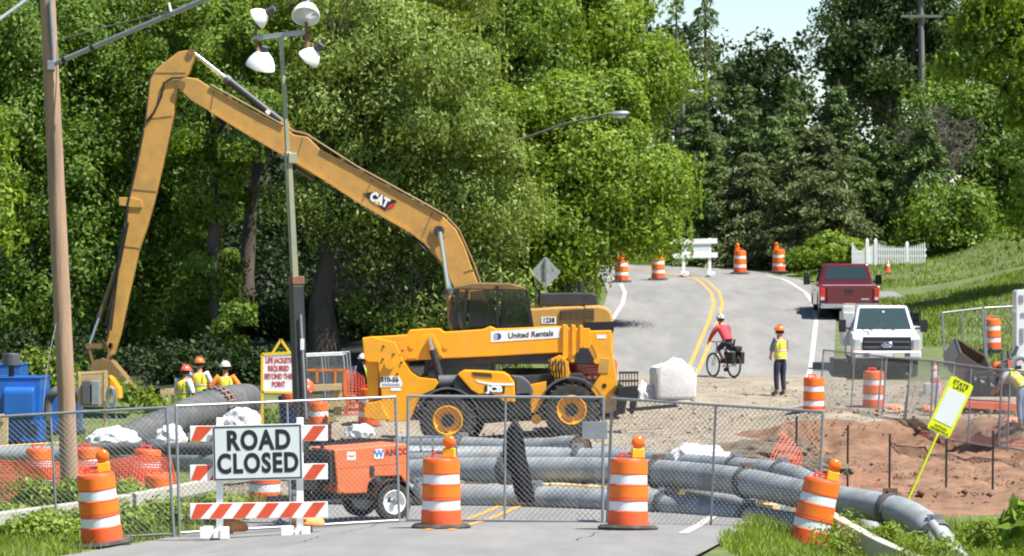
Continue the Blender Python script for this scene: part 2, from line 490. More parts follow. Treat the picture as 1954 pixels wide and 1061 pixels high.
# loose gravel over the dug up ground: far too many stones to count
def scatter_stones(name, label, n, seed, fx, m, s0, s1, big, keep, dz):
    rs = np.random.default_rng(seed)
    xx, yy = fx(rs, n); ok = keep(xx, yy); xx, yy = xx[ok], yy[ok]; n = len(xx); zz = g(xx, yy) + dz
    sz = rs.uniform(s0, s1, n) * (1 + big * (rs.random(n) < 0.06))
    oct_ = np.array([(1, 0, 0), (0, 1, 0), (-1, 0, 0), (0, -1, 0), (0, 0, .8), (0, 0, -.8)], float)
    ang = rs.uniform(0, 6.28, n)
    co = oct_[None] * sz[:, None, None] * rs.uniform(.6, 1.4, (n, 6, 1))
    cx_, sx_ = np.cos(ang)[:, None], np.sin(ang)[:, None]
    co = np.stack([co[..., 0] * cx_ - co[..., 1] * sx_ + xx[:, None], co[..., 0] * sx_ + co[..., 1] * cx_ + yy[:, None], co[..., 2] + zz[:, None]], -1)
    fc_ = np.array([(0, 1, 4), (1, 2, 4), (2, 3, 4), (3, 0, 4), (1, 0, 5), (2, 1, 5), (3, 2, 5), (0, 3, 5)])
    me = bpy.data.meshes.new(name); me.vertices.add(6 * n); me.vertices.foreach_set('co', co.reshape(-1))
    lp = (np.arange(n)[:, None, None] * 6 + fc_[None]).reshape(-1); me.loops.add(len(lp)); me.loops.foreach_set('vertex_index', lp)
    me.polygons.add(8 * n); me.polygons.foreach_set('loop_start', np.arange(8 * n) * 3); me.materials.append(m); me.update(calc_edges=True)
    o = bpy.data.objects.new(name, me); COL.objects.link(o); o['kind'] = 'stuff'; o['label'] = label; o['category'] = name
def _fx(rs, n):
    y = rs.uniform(61.5, 101, n); return centre(y) + rs.uniform(-7.5, 7.5, n), y
scatter_stones('gravel', 'loose gravel scattered over the bare working ground', 9000, 77, _fx, mat('stone', (0.22, 0.19, 0.15), 0.9, var=0.4, scale=2), 0.010, 0.024, 1.6, lambda x, y: ~((x - centre(y) > 1.8) & (y < 88)), 0.12)
def _fy(rs, n):
    y = rs.uniform(58, 87.5, n); return centre(y) + rs.uniform(2.2, 13, n), y
scatter_stones('soil_lumps', 'broken lumps of red brown soil on the cut bank', 7000, 78, _fy, M['red_soil'], 0.012, 0.038, 1.5, lambda x, y: (x - centre(y)) > 3.4, 0.25)
# ---------------------------------------------------------------- foliage
def leaf_obj(name, P, length, width, m, rng, parent=None, droop=0.0, flat=0.0, axis=None, nrm=None):
    """many leaf-sized diamond faces in one mesh"""
    n = len(P)
    d = rng.normal(size=(n, 3))
    if axis is not None: d = d * 0.45 + axis
    d[:, 2] = d[:, 2] * (1 - flat) - droop
    d /= np.linalg.norm(d, axis=1)[:, None] + 1e-9
    r = rng.normal(size=(n, 3)); r[:, 2] *= (1 - flat)
    s = np.cross(d, r); s /= np.linalg.norm(s, axis=1)[:, None] + 1e-9
    if nrm is not None:
        q = nrm * 0.75 + np.array([0, 0, 0.3]) + rng.normal(size=(n, 3)) * 0.42
        q /= np.linalg.norm(q, axis=1)[:, None] + 1e-9
        d = d - q * (d * q).sum(1)[:, None]; d /= np.linalg.norm(d, axis=1)[:, None] + 1e-9
        s = np.cross(q, d)
    k = rng.uniform(0.5, 1.5, n)[:, None]
    l = d * length * 0.5 * k; w = s * width * 0.5 * k
    co = np.stack([P - l, P + w, P + l, P - w], 1).reshape(-1)
    me = bpy.data.meshes.new(name)
    me.vertices.add(4 * n); me.vertices.foreach_set('co', co)
    me.loops.add(4 * n); me.loops.foreach_set('vertex_index', np.arange(4 * n))
    me.polygons.add(n); me.polygons.foreach_set('loop_start', np.arange(n) * 4)
    me.materials.append(m)
    me.update(calc_edges=True)
    o = bpy.data.objects.new(name, me); COL.objects.link(o)
    if parent is not None: o.parent = parent
    return o

def unit(rng, n):
    d = rng.normal(size=(n, 3)); return d / np.linalg.norm(d, axis=1)[:, None]

def clump_points(blobs, n, rng, sub=26, sig=0.30, shell=(0.62, 1.03)):
    """blobs: (x,y,z,rx,ry,rz). leaves gather in tufts on and inside each blob's surface"""
    B = np.array(blobs, float)
    area = (B[:, 3] * B[:, 5]) ** 1.0
    cnt = rng.multinomial(n, area / area.sum())
    out = []; nn = []
    for b, c in zip(B, cnt):
        if c == 0: continue
        K = max(8, int(sub * (b[3] * b[5])))
        u = unit(rng, K)
        rad = rng.uniform(shell[0], shell[1], K)[:, None]
        cen = u * rad * b[3:6]
        wt = rng.uniform(0.25, 1.8, K) ** 1.5; wt /= wt.sum()
        k = rng.choice(K, c, p=wt)
        sg = sig * rng.uniform(0.55, 1.6, K)[k][:, None]
        o = np.clip(rng.normal(size=(c, 3)), -1.7, 1.7) * sg * np.array([1, 1, 0.6])
        o[:, 2] -= np.minimum(0.3 * (o[:, 0] ** 2 + o[:, 1] ** 2) / sig, 0.8 * sig)          # each tuft is domed
        out.append(cen[k] + o + b[:3])
        n_ = u[k] * 0.5 + o / (np.linalg.norm(o, axis=1)[:, None] + 1e-6) * 1.0
        nn.append(n_)
    clump_points.n = np.concatenate(nn)
    return np.concatenate(out)

def branch_pts(a, b, rng, n=5, wob=0.12, sag=0.0):
    a = np.array(a, float); b = np.array(b, float)
    t = np.linspace(0, 1, n)[:, None]
    p = a + (b - a) * t
    L = np.linalg.norm(b - a)
    w = rng.normal(size=(n, 3)) * wob * L / n
    w[0] = 0; w[-1] *= 0.3
    p = p + w
    p[:, 2] += sag * L * np.sin(t[:, 0] * PI)
    return [tuple(q) for q in p]

def pxblob(px, py, rx, ry, D, dep=None, rng=None, jy=0.0):
    p = at(px, py, D)
    s = D / FPX
    return (p.x, D + jy, p.z, rx * s, (dep if dep else (rx + ry) / 2 * s), ry * s)

def tree(name, label, base_px, D, blobs, n, leaf, m, seed, tr=0.28, group=None, droop=0.15, sig=0.46, sub=6.5, top_px=None, limbs=True, lean=0.0, aspect=0.5, bark=None):
    """tapered trunk with limbs reaching into each foliage mass, and a crown of leaf tufts"""
    rng = np.random.default_rng(seed)
    bx = (base_px - 977.0) * D / FPX
    bz = gz(bx, D) - 0.1
    BL = [pxblob(b[0], b[1], b[2], b[3], D, b[4] if len(b) > 4 else None, rng, (b[5] if len(b) > 5 else 0) + rng.uniform(-1, 1) * b[2] * D / FPX * 0.5) for b in blobs]
    t = thing(name, label, 'tree', (bx, D, bz), 0, group)
    top = max(BL, key=lambda q: q[2])
    off = np.array([bx, D, bz])
    tb = MB()
    H = top[2] - bz
    ctr = np.array([np.mean([q[0] for q in BL]) - bx + lean, np.mean([q[1] for q in BL]) - D, 0])
    tp = [(0, 0, 0)]
    for k in range(1, 7):
        f = k / 6
        tp.append((ctr[0] * f ** 1.5 + rng.normal() * 0.12, ctr[1] * f + rng.normal() * 0.1, H * f * 0.92))
    tb.tube(tp, [tr * 1.35] + [tr * (1.0 - 0.8 * k / 6) for k in range(1, 7)], 9)
    if limbs:
        for q in BL:
            e = np.array(q[:3]) - off
            f = min(0.85, max(0.22, (e[2] / H) * 0.62))
            i = int(f * 6); a = np.array(tp[i]) + (np.array(tp[min(i + 1, 6)]) - np.array(tp[i])) * (f * 6 - i)
            pts = branch_pts(a, e, rng, 6, 0.3, 0.06)
            tb.tube(pts, [tr * 0.42 * (1 - 0.8 * k / 5) for k in range(6)], 6)
            for _ in range(3):
                e2 = e + unit(rng, 1)[0] * np.array(q[3:6]) * 0.8
                tb.tube(branch_pts(pts[3], e2, rng, 4, 0.3), [tr * 0.16, tr * 0.12, tr * 0.07, tr * 0.03], 5)
    tb.build('trunk', bark or M['bark'], t, smooth=60, fixn=False)
    P = clump_points(BL, n, rng, sub, sig) - off
    ok = P[:, 2] > 0.3
    leaf_obj('crown', P[ok], leaf, leaf * aspect, m, rng, t, droop, nrm=clump_points.n[ok])
    return t

def conifer(name, label, px, D, py_top, width_px, m, seed, n_wh=22, dens=1.0, group=None, droop=0.25, tr=0.2, base_clear=0.08, needle=0.26, sparse=1.0, py_bot=None):
    """straight trunk, whorls of drooping boughs carrying needle sprays"""
    rng = np.random.default_rng(seed)
    bx = (px - 977.0) * D / FPX; bz = gz(bx, D) - 0.1
    t = thing(name, label, 'tree', (bx, D, bz), 0, group)
    H = at(px, py_top, D).z - bz
    Wd = width_px * D / FPX / 2
    tb = MB()
    tb.tube([(0, 0, 0), (0.05, 0, H * 0.5), (0, 0, H)], [tr, tr * 0.65, 0.02], 8)
    PP = []; AX = []
    for w in range(n_wh):
        f = base_clear + (1 - base_clear) * (w + rng.uniform(-0.3, 0.3)) / n_wh
        z = H * f
        Lm = Wd * (1 - f) ** 0.8 + 0.25
        nb = rng.integers(6, 9)
        for b in range(nb):
            if rng.random() > sparse: continue
            a = rng.uniform(0, 2 * PI); L = Lm * rng.uniform(0.65, 1.12)
            e = np.array([math.cos(a) * L, math.sin(a) * L, -droop * L + rng.normal() * 0.12])
            tb.tube([(0, 0, z), tuple(np.array([0, 0, z]) + e * 0.55 + [0, 0, 0.06 * L]), tuple(np.array([0, 0, z]) + e)], [0.05, 0.03, 0.01], 4)
            k = int(74 * dens * L / 1.5) + 10
            u = rng.uniform(0.12, 1.03, k) ** 0.8
            side = np.array([-math.sin(a), math.cos(a), 0])
            p = np.array([0, 0, z]) + e * u[:, None] + np.array([0, 0, 0.06 * L]) * np.sin(u * PI)[:, None]
            p = p + side * (rng.normal(size=k) * 0.22 * (1.1 - 0.55 * u))[:, None] * (L / 1.6 + 0.4) + np.array([0, 0, -1]) * (np.abs(rng.normal(size=k)) * 0.16)[:, None]
            PP.append(p)
            ax = np.repeat((e / L)[None, :], k, 0) * 0.7 + side * np.sign(rng.normal(size=k))[:, None] * 0.55 + np.array([0, 0, -0.35])
            AX.append(ax)
    tb.build('trunk', M['bark'], t, smooth=60, fixn=False)
    leaf_obj('crown', np.concatenate(PP), needle, needle * 0.26, m, rng, t, 0.1, axis=np.concatenate(AX))
    return t

LM = {}
LM['dark'] = leaf_mat('leaf_dark', (0.088, 0.165, 0.022), col2=(0.15, 0.245, 0.03))
LM['mid'] = leaf_mat('leaf_mid', (0.11, 0.19, 0.022), col2=(0.18, 0.275, 0.03))
LM['ash'] = leaf_mat('leaf_ash', (0.155, 0.23, 0.038), col2=(0.27, 0.34, 0.085), trans=0.34)
LM['lime'] = leaf_mat('leaf_lime', (0.145, 0.24, 0.018), col2=(0.235, 0.33, 0.028), trans=0.42)
LM['oak'] = leaf_mat('leaf_oak', (0.06, 0.10, 0.03), col2=(0.09, 0.14, 0.04))
LM['pine'] = leaf_mat('needle_pine', (0.085, 0.15, 0.042), col2=(0.15, 0.225, 0.06), trans=0.15)
LM['spruce'] = leaf_mat('needle_spruce', (0.085, 0.115, 0.042), col2=(0.14, 0.17, 0.06), trans=0.12)
LM['grass'] = leaf_mat('grass_blade', (0.14, 0.22, 0.024), col2=(0.22, 0.29, 0.04), trans=0.35)
LM['weed'] = leaf_mat('weed_leaf', (0.16, 0.24, 0.026), col2=(0.25, 0.33, 0.045), trans=0.38)
LM['under'] = leaf_mat('leaf_under_shade', (0.018, 0.036, 0.009), col2=(0.032, 0.06, 0.014), trans=0.2)  # leaf green taken close to black, painting in the shade of the wood

G1 = 'broadleaf trees of the wood'
tree('dark_tree', 'dark green tree at the edge behind the blue pumps', 70, 108,
     [(-40, 80, 150, 150), (70, 60, 140, 120), (140, 170, 120, 130), (20, 260, 130, 140), (130, 340, 120, 120), (-10, 450, 130, 130), (110, 510, 110, 120), (30, 610, 110, 80), (-120, 250, 140, 180)],
     95000, 0.14, LM['dark'], 11, 0.3, G1)
tree('dark_tree', 'tall dark tree behind the long excavator stick', 270, 111,
     [(220, 20, 150, 100), (330, 60, 130, 110), (210, 190, 120, 120), (340, 230, 120, 120), (240, 350, 130, 120), (200, 480, 110, 110), (330, 440, 100, 120), (290, 590, 110, 80)],
     95000, 0.14, LM['dark'], 12, 0.32, G1)
tree('leafy_tree', 'ivy covered tree behind the three workers in vests', 405, 106,
     [(400, 330, 80, 90), (395, 460, 75, 100), (420, 570, 70, 90), (430, 230, 90, 90), (470, 130, 110, 100), (380, 60, 110, 100)],
     72000, 0.13, LM['mid'], 13, 0.3, G1, sig=0.24)
tree('leafy_tree', 'bright crowned tall tree behind the floodlight heads', 470, 118,
     [(480, 0, 150, 110), (600, 10, 140, 100), (520, 150, 130, 100), (390, -40, 140, 100)],
     60000, 0.14, LM['lime'], 14, 0.3, G1)
tree('ash_tree', 'large grey-green tree with thick trunk behind the excavator boom', 622, 106,
     [(610, 190, 110, 110), (700, 90, 130, 110), (810, 100, 120, 110), (880, 210, 100, 110), (760, 230, 130, 100), (900, 330, 95, 100), (660, 320, 110, 90), (790, 360, 120, 90), (940, 400, 60, 80), (860, 470, 90, 75), (760, 480, 100, 70), (690, 430, 70, 60), (930, 500, 55, 60), (590, 380, 60, 70), (800, 560, 70, 50), (720, 560, 60, 50), (870, 590, 60, 60), (950, 560, 50, 50), (790, 630, 50, 40), (620, 10, 130, 100), (660, -130, 150, 120, 3, 4), (820, -110, 150, 120, 3, 4), (740, 190, 220, 170, 2.6, 4.5)],
     235000, 0.14, LM['ash'], 15, 0.42, G1, droop=0.7, sig=0.42, lean=-1.6, aspect=0.36)
tree('lime_tree', 'bright yellow-green tree overhanging the left road edge', 1075, 119,
     [(1130, 220, 110, 80), (1200, 300, 90, 75), (1060, 300, 100, 90), (1130, 350, 120, 90), (1220, 400, 75, 60), (1060, 420, 90, 80), (1150, 425, 85, 40), (1240, 340, 60, 50), (1000, 230, 70, 70), (1050, 470, 60, 45), (1000, 500, 50, 50), (1110, 495, 40, 26)],
     130000, 0.15, LM['lime'], 16, 0.25, G1)
tree('leafy_tree', 'tall tree rising behind the grey-green tree top', 905, 131,
     [(880, 20, 130, 90), (980, 20, 110, 80), (950, 120, 90, 80), (800, -60, 130, 90), (1010, 110, 70, 70)],
     60000, 0.17, LM['mid'], 17, 0.3, G1)
tree('leafy_tree', 'sunlit tall tree above the street lamp', 1120, 136,
     [(1090, 40, 110, 80), (1190, 60, 90, 70), (1230, 130, 65, 60), (1130, 130, 100, 70), (1180, -30, 90, 70), (1060, 140, 70, 60), (1230, 200, 55, 50)],
     66000, 0.17, LM['lime'], 18, 0.28, G1)
tree('oak_tree', 'big dark oak against the sky behind the tall pole', 1715, 172,
     [(1620, 50, 60, 50), (1690, 20, 70, 50), (1760, 40, 70, 50), (1600, 120, 45, 35), (1670, 115, 60, 45), (1740, 130, 70, 50), (1640, -30, 80, 40), (1800, 120, 50, 60), (1720, -50, 80, 40), (1650, 175, 60, 35), (1790, 10, 60, 60)],
     48000, 0.23, LM['oak'], 19, 0.45, G1, sig=0.42, sub=6)
tree('leafy_tree', 'round topped tree behind the conifers against the sky', 1440, 205,
     [(1440, 130, 48, 42), (1400, 160, 40, 45), (1480, 180, 50, 45), (1420, 220, 70, 50)],
     14000, 0.3, LM['oak'], 20, 0.25, G1)
tree('dark_tree', 'dark dense tree on the right above the grass bank', 1880, 160,
     [(1850, 250, 90, 80), (1930, 240, 80, 90), (1890, 360, 90, 80), (1950, 350, 80, 90), (1940, 460, 60, 60), (1850, 170, 80, 60), (1760, 210, 50, 50), (2040, 300, 90, 120), (1762, 300, 42, 60), (1758, 390, 40, 50)],
     60000, 0.19, LM['dark'], 21, 0.3, G1)
tree('leafy_tree', 'low bright green tree right of the picket fence', 1825, 153,
     [(1790, 405, 42, 40), (1752, 448, 30, 24), (1850, 395, 36, 44), (1872, 450, 46, 40), (1828, 478, 56, 26), (1800, 368, 24, 30), (1835, 430, 40, 40), (1905, 480, 40, 24)],
     30000, 0.17, LM['mid'], 22, 0.16, G1)
tree('lime_tree', 'sunlit yellow-green tree leaning in from the right edge', 2110, 124,
     [(1900, 50, 80, 55), (1870, 110, 75, 40), (1940, 130, 60, 50), (1930, -10, 80, 60), (1830, 120, 40, 25), (1960, 200, 50, 30), (2060, 100, 120, 140), (1955, 385, 16, 60)],
     30000, 0.21, LM['lime'], 23, 0.28, G1, droop=0.5, sig=0.3, sub=14)
tree('lime_tree', 'near yellow-green tree peeping in at the left edge', -150, 76,
     [(-10, 250, 26, 40), (0, 400, 38, 55), (-20, 330, 40, 50), (-120, 300, 90, 160), (-12, 440, 40, 30)],
     9000, 0.13, LM['lime'], 24, 0.2, G1, sig=0.18, sub=40)
for (px, D, pt, w, mm, lab, sd, kw) in [
    (1345, 185, -70, 150, 'pine', 'tall thin topped spruce against the sky', 31, dict(sparse=0.62, n_wh=26, dens=0.8)),
    (1290, 190, -30, 110, 'pine', 'narrow spruce left of the tall thin topped one', 32, dict(sparse=0.55, n_wh=24, dens=0.7)),
    (1330, 168, 170, 200, 'pine', 'blue-green pine left of the road top', 33, dict(n_wh=20, dens=1.6)),
    (1420, 172, 150, 180, 'pine', 'blue-green pine behind the far barricade', 34, dict(n_wh=20, dens=1.5)),
    (1505, 168, 140, 200, 'pine', 'green pine in the middle below the sky gap', 35, dict(n_wh=20, dens=1.6)),
    (1600, 170, 150, 180, 'pine', 'dark pine left of the tall pole', 36, dict(n_wh=20, dens=1.5)),
    (1555, 156, 235, 340, 'spruce', 'brownish spruce with wide drooping boughs', 37, dict(n_wh=22, dens=2.0, droop=0.12)),
    (1430, 160, 280, 240, 'spruce', 'smaller brownish spruce left of the wide one', 38, dict(n_wh=16, dens=1.5, droop=0.12)),
    (1690, 160, 230, 200, 'pine', 'dark pine behind the white picket fence', 39, dict(n_wh=20, dens=1.5)),
    (1480, 163, 215, 230, 'pine', 'dark green pine between the two brownish spruces', 42, dict(n_wh=18, dens=1.6, droop=0.12)),
    (1365, 161, 300, 220, 'pine', 'broad low pine left of the smaller brownish spruce', 43, dict(n_wh=16, dens=1.6, droop=0.1)),
    (1635, 159, 290, 230, 'pine', 'broad pine right of the wide brownish spruce', 44, dict(n_wh=16, dens=1.6, droop=0.1)),
    (1265, 172, 235, 130, 'pine', 'dark pine behind the yellow-green tree', 40, dict(n_wh=18, dens=1.4)),
    (1766, 156, 215, 170, 'pine', 'shadowy pine under the tall pole', 41, dict(n_wh=20, dens=1.5)),
]:
    conifer('conifer', lab, px, D, pt, w, LM[mm], sd, group='conifers at the top of the road', **kw)

# leafless grey-brown tangle of dead branches
def twig_tree(label, px, D, cx, cy, rx, ry, n, seed, name='dead_tree', cat='tree'):
    rng = np.random.default_rng(seed)
    bx = (px - 977.0) * D / FPX; bz = gz(bx, D) - 0.1
    t = thing(name, label, cat, (bx, D, bz))
    c = at(cx, cy, D); s = D / FPX
    c = np.array(c) - np.array([bx, D, bz])
    b = MB()
    b.tube([(0, 0, 0), tuple(c * 0.6), tuple(c + [0, 0, ry * s * 0.8])], [0.14, 0.1, 0.02], 7)
    if name == 'dead_tree': b.build('trunk', M['dead_twig'], t, smooth=60, fixn=False)
    b = MB()
    for i in range(n):
        a = c * rng.uniform(0.55, 1.0) + [0, 0, rng.uniform(-0.2, 0.5) * ry * s]
        e = c + unit(rng, 1)[0] * np.array([rx * s, rx * s * 0.7, ry * s]) * rng.uniform(0.6, 1.05)
        p = branch_pts(a, e, rng, 5, 0.35, 0.08)
        b.tube(p, [0.035, 0.028, 0.02, 0.014, 0.006], 4, cap=False)
        for k in range(4):
            q = p[rng.integers(1, 5)]
            b.tube(branch_pts(q, np.array(q) + unit(rng, 1)[0] * rng.uniform(0.3, 0.9), rng, 4, 0.3), [0.015, 0.012, 0.008, 0.004], 3, cap=False)
    b.build('branches', M['dead_twig'], t, fixn=False)
twig_tree('leafless grey brown tangle of dead branches beside the tall pole', 1800, 157, 1790, 270, 95, 80, 170, 51)
twig_tree('bare twigs hanging under the grey-green tree', 830, 105.5, 800, 560, 70, 55, 40, 52, 'dead_branches', 'branches')

def bush(label, px, D, blobs, n, leaf, m, seed, group=None, name='bush'):
    rng = np.random.default_rng(seed)
    bx = (px - 977.0) * D / FPX; bz = gz(bx, D) - 0.05
    t = thing(name, label, 'bush', (bx, D, bz), 0, group)
    off = np.array([bx, D, bz])
    BL = [pxblob(*b, D) for b in blobs]
    s = MB()
    for q in BL:
        for _ in range(5):
            e = np.array(q[:3]) - off + unit(rng, 1)[0] * np.array(q[3:6]) * 0.7
            s.tube(branch_pts((rng.normal() * 0.1, rng.normal() * 0.1, 0), e, rng, 4, 0.2), [0.03, 0.022, 0.014, 0.006], 4, cap=False)
    s.build('stem', M['bark'], t, fixn=False)
    P = clump_points(BL, n, rng, 40, 0.2) - off
    ok = P[:, 2] > 0.02
    leaf_obj('foliage', P[ok], leaf, leaf * 0.5, m, rng, t, -0.1, nrm=clump_points.n[ok])
    return t
GB = 'shrubs at the top of the road'
bush('bright rounded shrub left of the white picket fence', 1585, 151, [(1585, 470, 45, 32), (1550, 485, 35, 20), (1615, 478, 28, 26)], 16000, 0.17, LM['lime'], 61, GB)
bush('low rounded shrub behind the leftmost far drum', 1190, 166, [(1190, 500, 38, 13), (1165, 503, 25, 10)], 5000, 0.17, LM['weed'], 62, GB)
bush('low shrub behind the second far drum from left', 1262, 166, [(1265, 497, 26, 13)], 3500, 0.17, LM['weed'], 63, GB)
bush('small shrub on the verge right of the white barricade back', 1390, 160, [(1390, 500, 20, 12), (1450, 503, 30, 9)], 4000, 0.16, LM['weed'], 64, GB)

# deep wood far behind the front trees: one mass, leaves coloured dark as shade
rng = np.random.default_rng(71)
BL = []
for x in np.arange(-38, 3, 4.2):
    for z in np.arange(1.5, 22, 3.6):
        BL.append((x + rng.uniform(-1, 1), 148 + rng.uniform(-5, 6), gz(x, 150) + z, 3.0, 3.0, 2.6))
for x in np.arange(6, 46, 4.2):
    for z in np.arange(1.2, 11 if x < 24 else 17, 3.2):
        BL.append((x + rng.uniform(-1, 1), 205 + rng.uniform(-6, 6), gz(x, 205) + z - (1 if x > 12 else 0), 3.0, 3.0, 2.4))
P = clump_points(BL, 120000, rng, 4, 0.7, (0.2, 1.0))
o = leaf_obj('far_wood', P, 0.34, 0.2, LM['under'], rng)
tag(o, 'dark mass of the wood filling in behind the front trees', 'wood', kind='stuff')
# undergrowth at the foot of the wood, shade painted into its leaf colour
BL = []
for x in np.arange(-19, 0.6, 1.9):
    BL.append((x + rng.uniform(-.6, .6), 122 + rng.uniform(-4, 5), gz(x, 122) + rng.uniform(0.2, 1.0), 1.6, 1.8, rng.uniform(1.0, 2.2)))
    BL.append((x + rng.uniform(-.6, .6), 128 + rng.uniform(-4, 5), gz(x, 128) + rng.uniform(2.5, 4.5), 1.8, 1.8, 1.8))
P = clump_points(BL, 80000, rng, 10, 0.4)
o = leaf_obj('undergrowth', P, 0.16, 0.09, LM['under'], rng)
tag(o, 'undergrowth at the foot of the wood with shade in its leaf colour', 'undergrowth', kind='stuff')

# ---------------------------------------------------------------- grass
def grass(name, label, x0, x1, y0, y1, n, h, w, m, seed, keep=None, lean=0.35):
    rng = np.random.default_rng(seed)
    x = rng.uniform(x0, x1, n); y = rng.uniform(y0, y1, n)
    cl = noise2(x, y, 1.3, seed)
    ok = np.ones(n, bool) if keep is None else keep(x, y)
    ok &= rng.random(n) < 0.45 + 0.6 * cl + 0.3
    x = x[ok]; y = y[ok]; n = len(x); cl = cl[ok]
    z = g(x, y)
    hh = h * rng.uniform(0.45, 1.25, n) * (0.8 + 0.5 * np.clip(cl, -0.6, 1))
    a = rng.uniform(0, 2 * PI, n); l = rng.normal(size=(n, 2)) * lean * hh[:, None]
    ww = w * rng.uniform(0.6, 1.4, n)
    b0 = np.stack([x - np.cos(a) * ww, y - np.sin(a) * ww, z - 0.02], -1)
    b1 = np.stack([x + np.cos(a) * ww, y + np.sin(a) * ww, z - 0.02], -1)
    m0 = np.stack([x - np.cos(a) * ww * .8 + l[:, 0] * .35, y - np.sin(a) * ww * .8 + l[:, 1] * .35, z + hh * .6], -1)
    m1 = np.stack([x + np.cos(a) * ww * .8 + l[:, 0] * .35, y + np.sin(a) * ww * .8 + l[:, 1] * .35, z + hh * .6], -1)
    tp = np.stack([x + l[:, 0], y + l[:, 1], z + hh], -1)
    co = np.stack([b0, b1, m1, m0, tp], 1).reshape(-1)
    me = bpy.data.meshes.new(name)
    me.vertices.add(5 * n); me.vertices.foreach_set('co', co)
    i = np.arange(n)[:, None] * 5
    lp = (i + np.array([0, 1, 2, 3, 3, 2, 4])).reshape(-1)
    me.loops.add(7 * n); me.loops.foreach_set('vertex_index', lp)
    me.polygons.add(2 * n)
    st = (np.arange(n)[:, None] * 7 + np.array([0, 4])).reshape(-1)
    me.polygons.foreach_set('loop_start', st)
    me.materials.append(m); me.update(calc_edges=True)
    o = bpy.data.objects.new(name, me); COL.objects.link(o)
    return tag(o, label, 'grass', kind='stuff')
grass('grass', 'sunlit grass bank on the right behind the pickups', 7, 26, 100, 137, 100000, 0.18, 0.016, LM['grass'], 81,
      lambda x, y: (x - centre(y) > 4.4) & ~((y > 131) & (y < 138)) & ~((y < 112) & (x - centre(y) < 7.6) & (x - centre(y) > 4.2)))
grass('grass', 'grass verge left of the rising road', -2, 6, 104, 150, 16000, 0.4, 0.016, LM['grass'], 82, lambda x, y: (x - centre(y) < -4.15))
grass('grass', 'grass strip beyond the far bend', 2, 26, 160, 172, 14000, 0.25, 0.02, LM['grass'], 83)
grass('grass', 'grass strip beyond the drive by the picket fence', 9, 26, 138, 158, 22000, 0.18, 0.018, LM['grass'], 84, lambda x, y: (x - centre(y) > 4.5))
grass('grass', 'tall grass in the right foreground by the guard rail', 2.5, 8.5, 42, 56, 34000, 0.17, 0.007, LM['weed'], 85,
      lambda x, y: (x - centre(y) > 4.0 + 0.12 * np.sin(y * 2.1)))
grass('grass', 'bright grass on the left bank below the guard rail', -12, -3, 42, 62, 34000, 0.20, 0.007, LM['weed'], 86,
      lambda x, y: (x - centre(y) < -4.15 + 0.2 * np.sin(y * 1.7)))
grass('grass', 'grass by the timber railing and pumps', -12.5, -5, 78, 89, 7000, 0.35, 0.012, LM['grass'], 87, lambda x, y: (x - centre(y) < -8.4))
# ---------------------------------------------------------------- traffic drums
M['drum_orange'] = mat('drum_orange', (0.78, 0.10, 0.018), 0.5, var=0.14, scale=4, dirt=(0.34, 0.10, 0.06), dirt_amt=0.6, dscale=5)
M['band_orange'] = mat('band_orange', (0.78, 0.16, 0.012), 0.35, var=0.12, scale=5)
M['band_white'] = mat('band_white', (0.72, 0.74, 0.76), 0.35, var=0.1, scale=6, dirt=(0.4, 0.36, 0.32), dirt_amt=0.6, dscale=6)
M['handle_red'] = mat('handle_red', (0.72, 0.05, 0.02), 0.5)
M['amber'] = mat('amber', (0.74, 0.14, 0.002), 0.18, var=0.15, coat=0.4)
M['case_yellow'] = mat('case_yellow', (0.75, 0.42, 0.02), 0.45)

def make_drum(light=True):
    t = thing('traffic_drum', 'orange and white traffic drum', 'traffic drum')
    b = MB(); b.lathe([(0.25, 0.0), (0.40, 0.0), (0.41, 0.025), (0.37, 0.055), (0.27, 0.06)], 24)
    b.build('base_ring', M['rubber'], t, smooth=50)
    b = MB()
    b.lathe([(0.275, 0.03), (0.272, 0.24), (0.258, 0.25), (0.255, 0.375), (0.266, 0.385), (0.264, 0.40), (0.262, 0.595), (0.247, 0.605), (0.245, 0.73), (0.254, 0.74),
             (0.25, 0.92), (0.235, 0.945), (0.12, 0.955)], 28)
    b.build('body', M['drum_orange'], t, smooth=40)
    for z0, z1, r, m, nm in ((0.252, 0.373, 0.2605, 'band_white', 'white_band'), (0.607, 0.728, 0.2505, 'band_white', 'white_band'),
                             (0.43, 0.575, 0.2652, 'band_orange', 'orange_band'), (0.755, 0.9, 0.2545, 'band_orange', 'orange_band')):
        b = MB(); b.lathe([(r, z0), (r - 0.003, z1)], 28, cap=False)
        b.build(nm, M[m], t, smooth=60, fixn=False)
    b = MB(); b.tube([(-0.13, 0, 0.95), (-0.12, 0, 1.015), (0.04, 0, 1.015), (0.05, 0, 0.95)], 0.02, 8)
    b.build('handle', M['handle_red'], t, smooth=40)
    if light:
        b = MB(); b.box((0.115, -0.02, 1.02), (0.17, 0.1, 0.13))
        w = b.build('warning_light', M['case_yellow'], t, bev=0.012)
        b = MB(); mm = Matrix.Rotation(R(90), 3, 'X')
        b.lathe([(0.03, -0.065), (0.072, -0.052), (0.088, -0.026), (0.092, 0), (0.088, 0.026), (0.072, 0.052), (0.03, 0.065)], 20, (0.115, -0.02, 1.168), mm)
        b.build('lens', M['amber'], w, smooth=60)
    return t
drum_l = make_drum(True)
drum_p = make_drum(False)
GD = 'traffic drums round the works'
_used = [False, False]
def drum(px, D, label, light=False, rx=0.0, ry=0.0, rz=0.0, dz=0.0, sc_=1.0, group=GD):
    i = 0 if light else 1
    src = drum_l if light else drum_p
    o = src if not _used[i] else copy_tree(src)
    _used[i] = True
    x = (px - 977) * D / FPX
    o.location = (x, D, gz(x, D) + 0.05 + dz)
    o.rotation_euler = (R(rx), R(ry), R(rz)); o.scale = (sc_,) * 3
    o['label'] = label; o['group'] = group
    return o
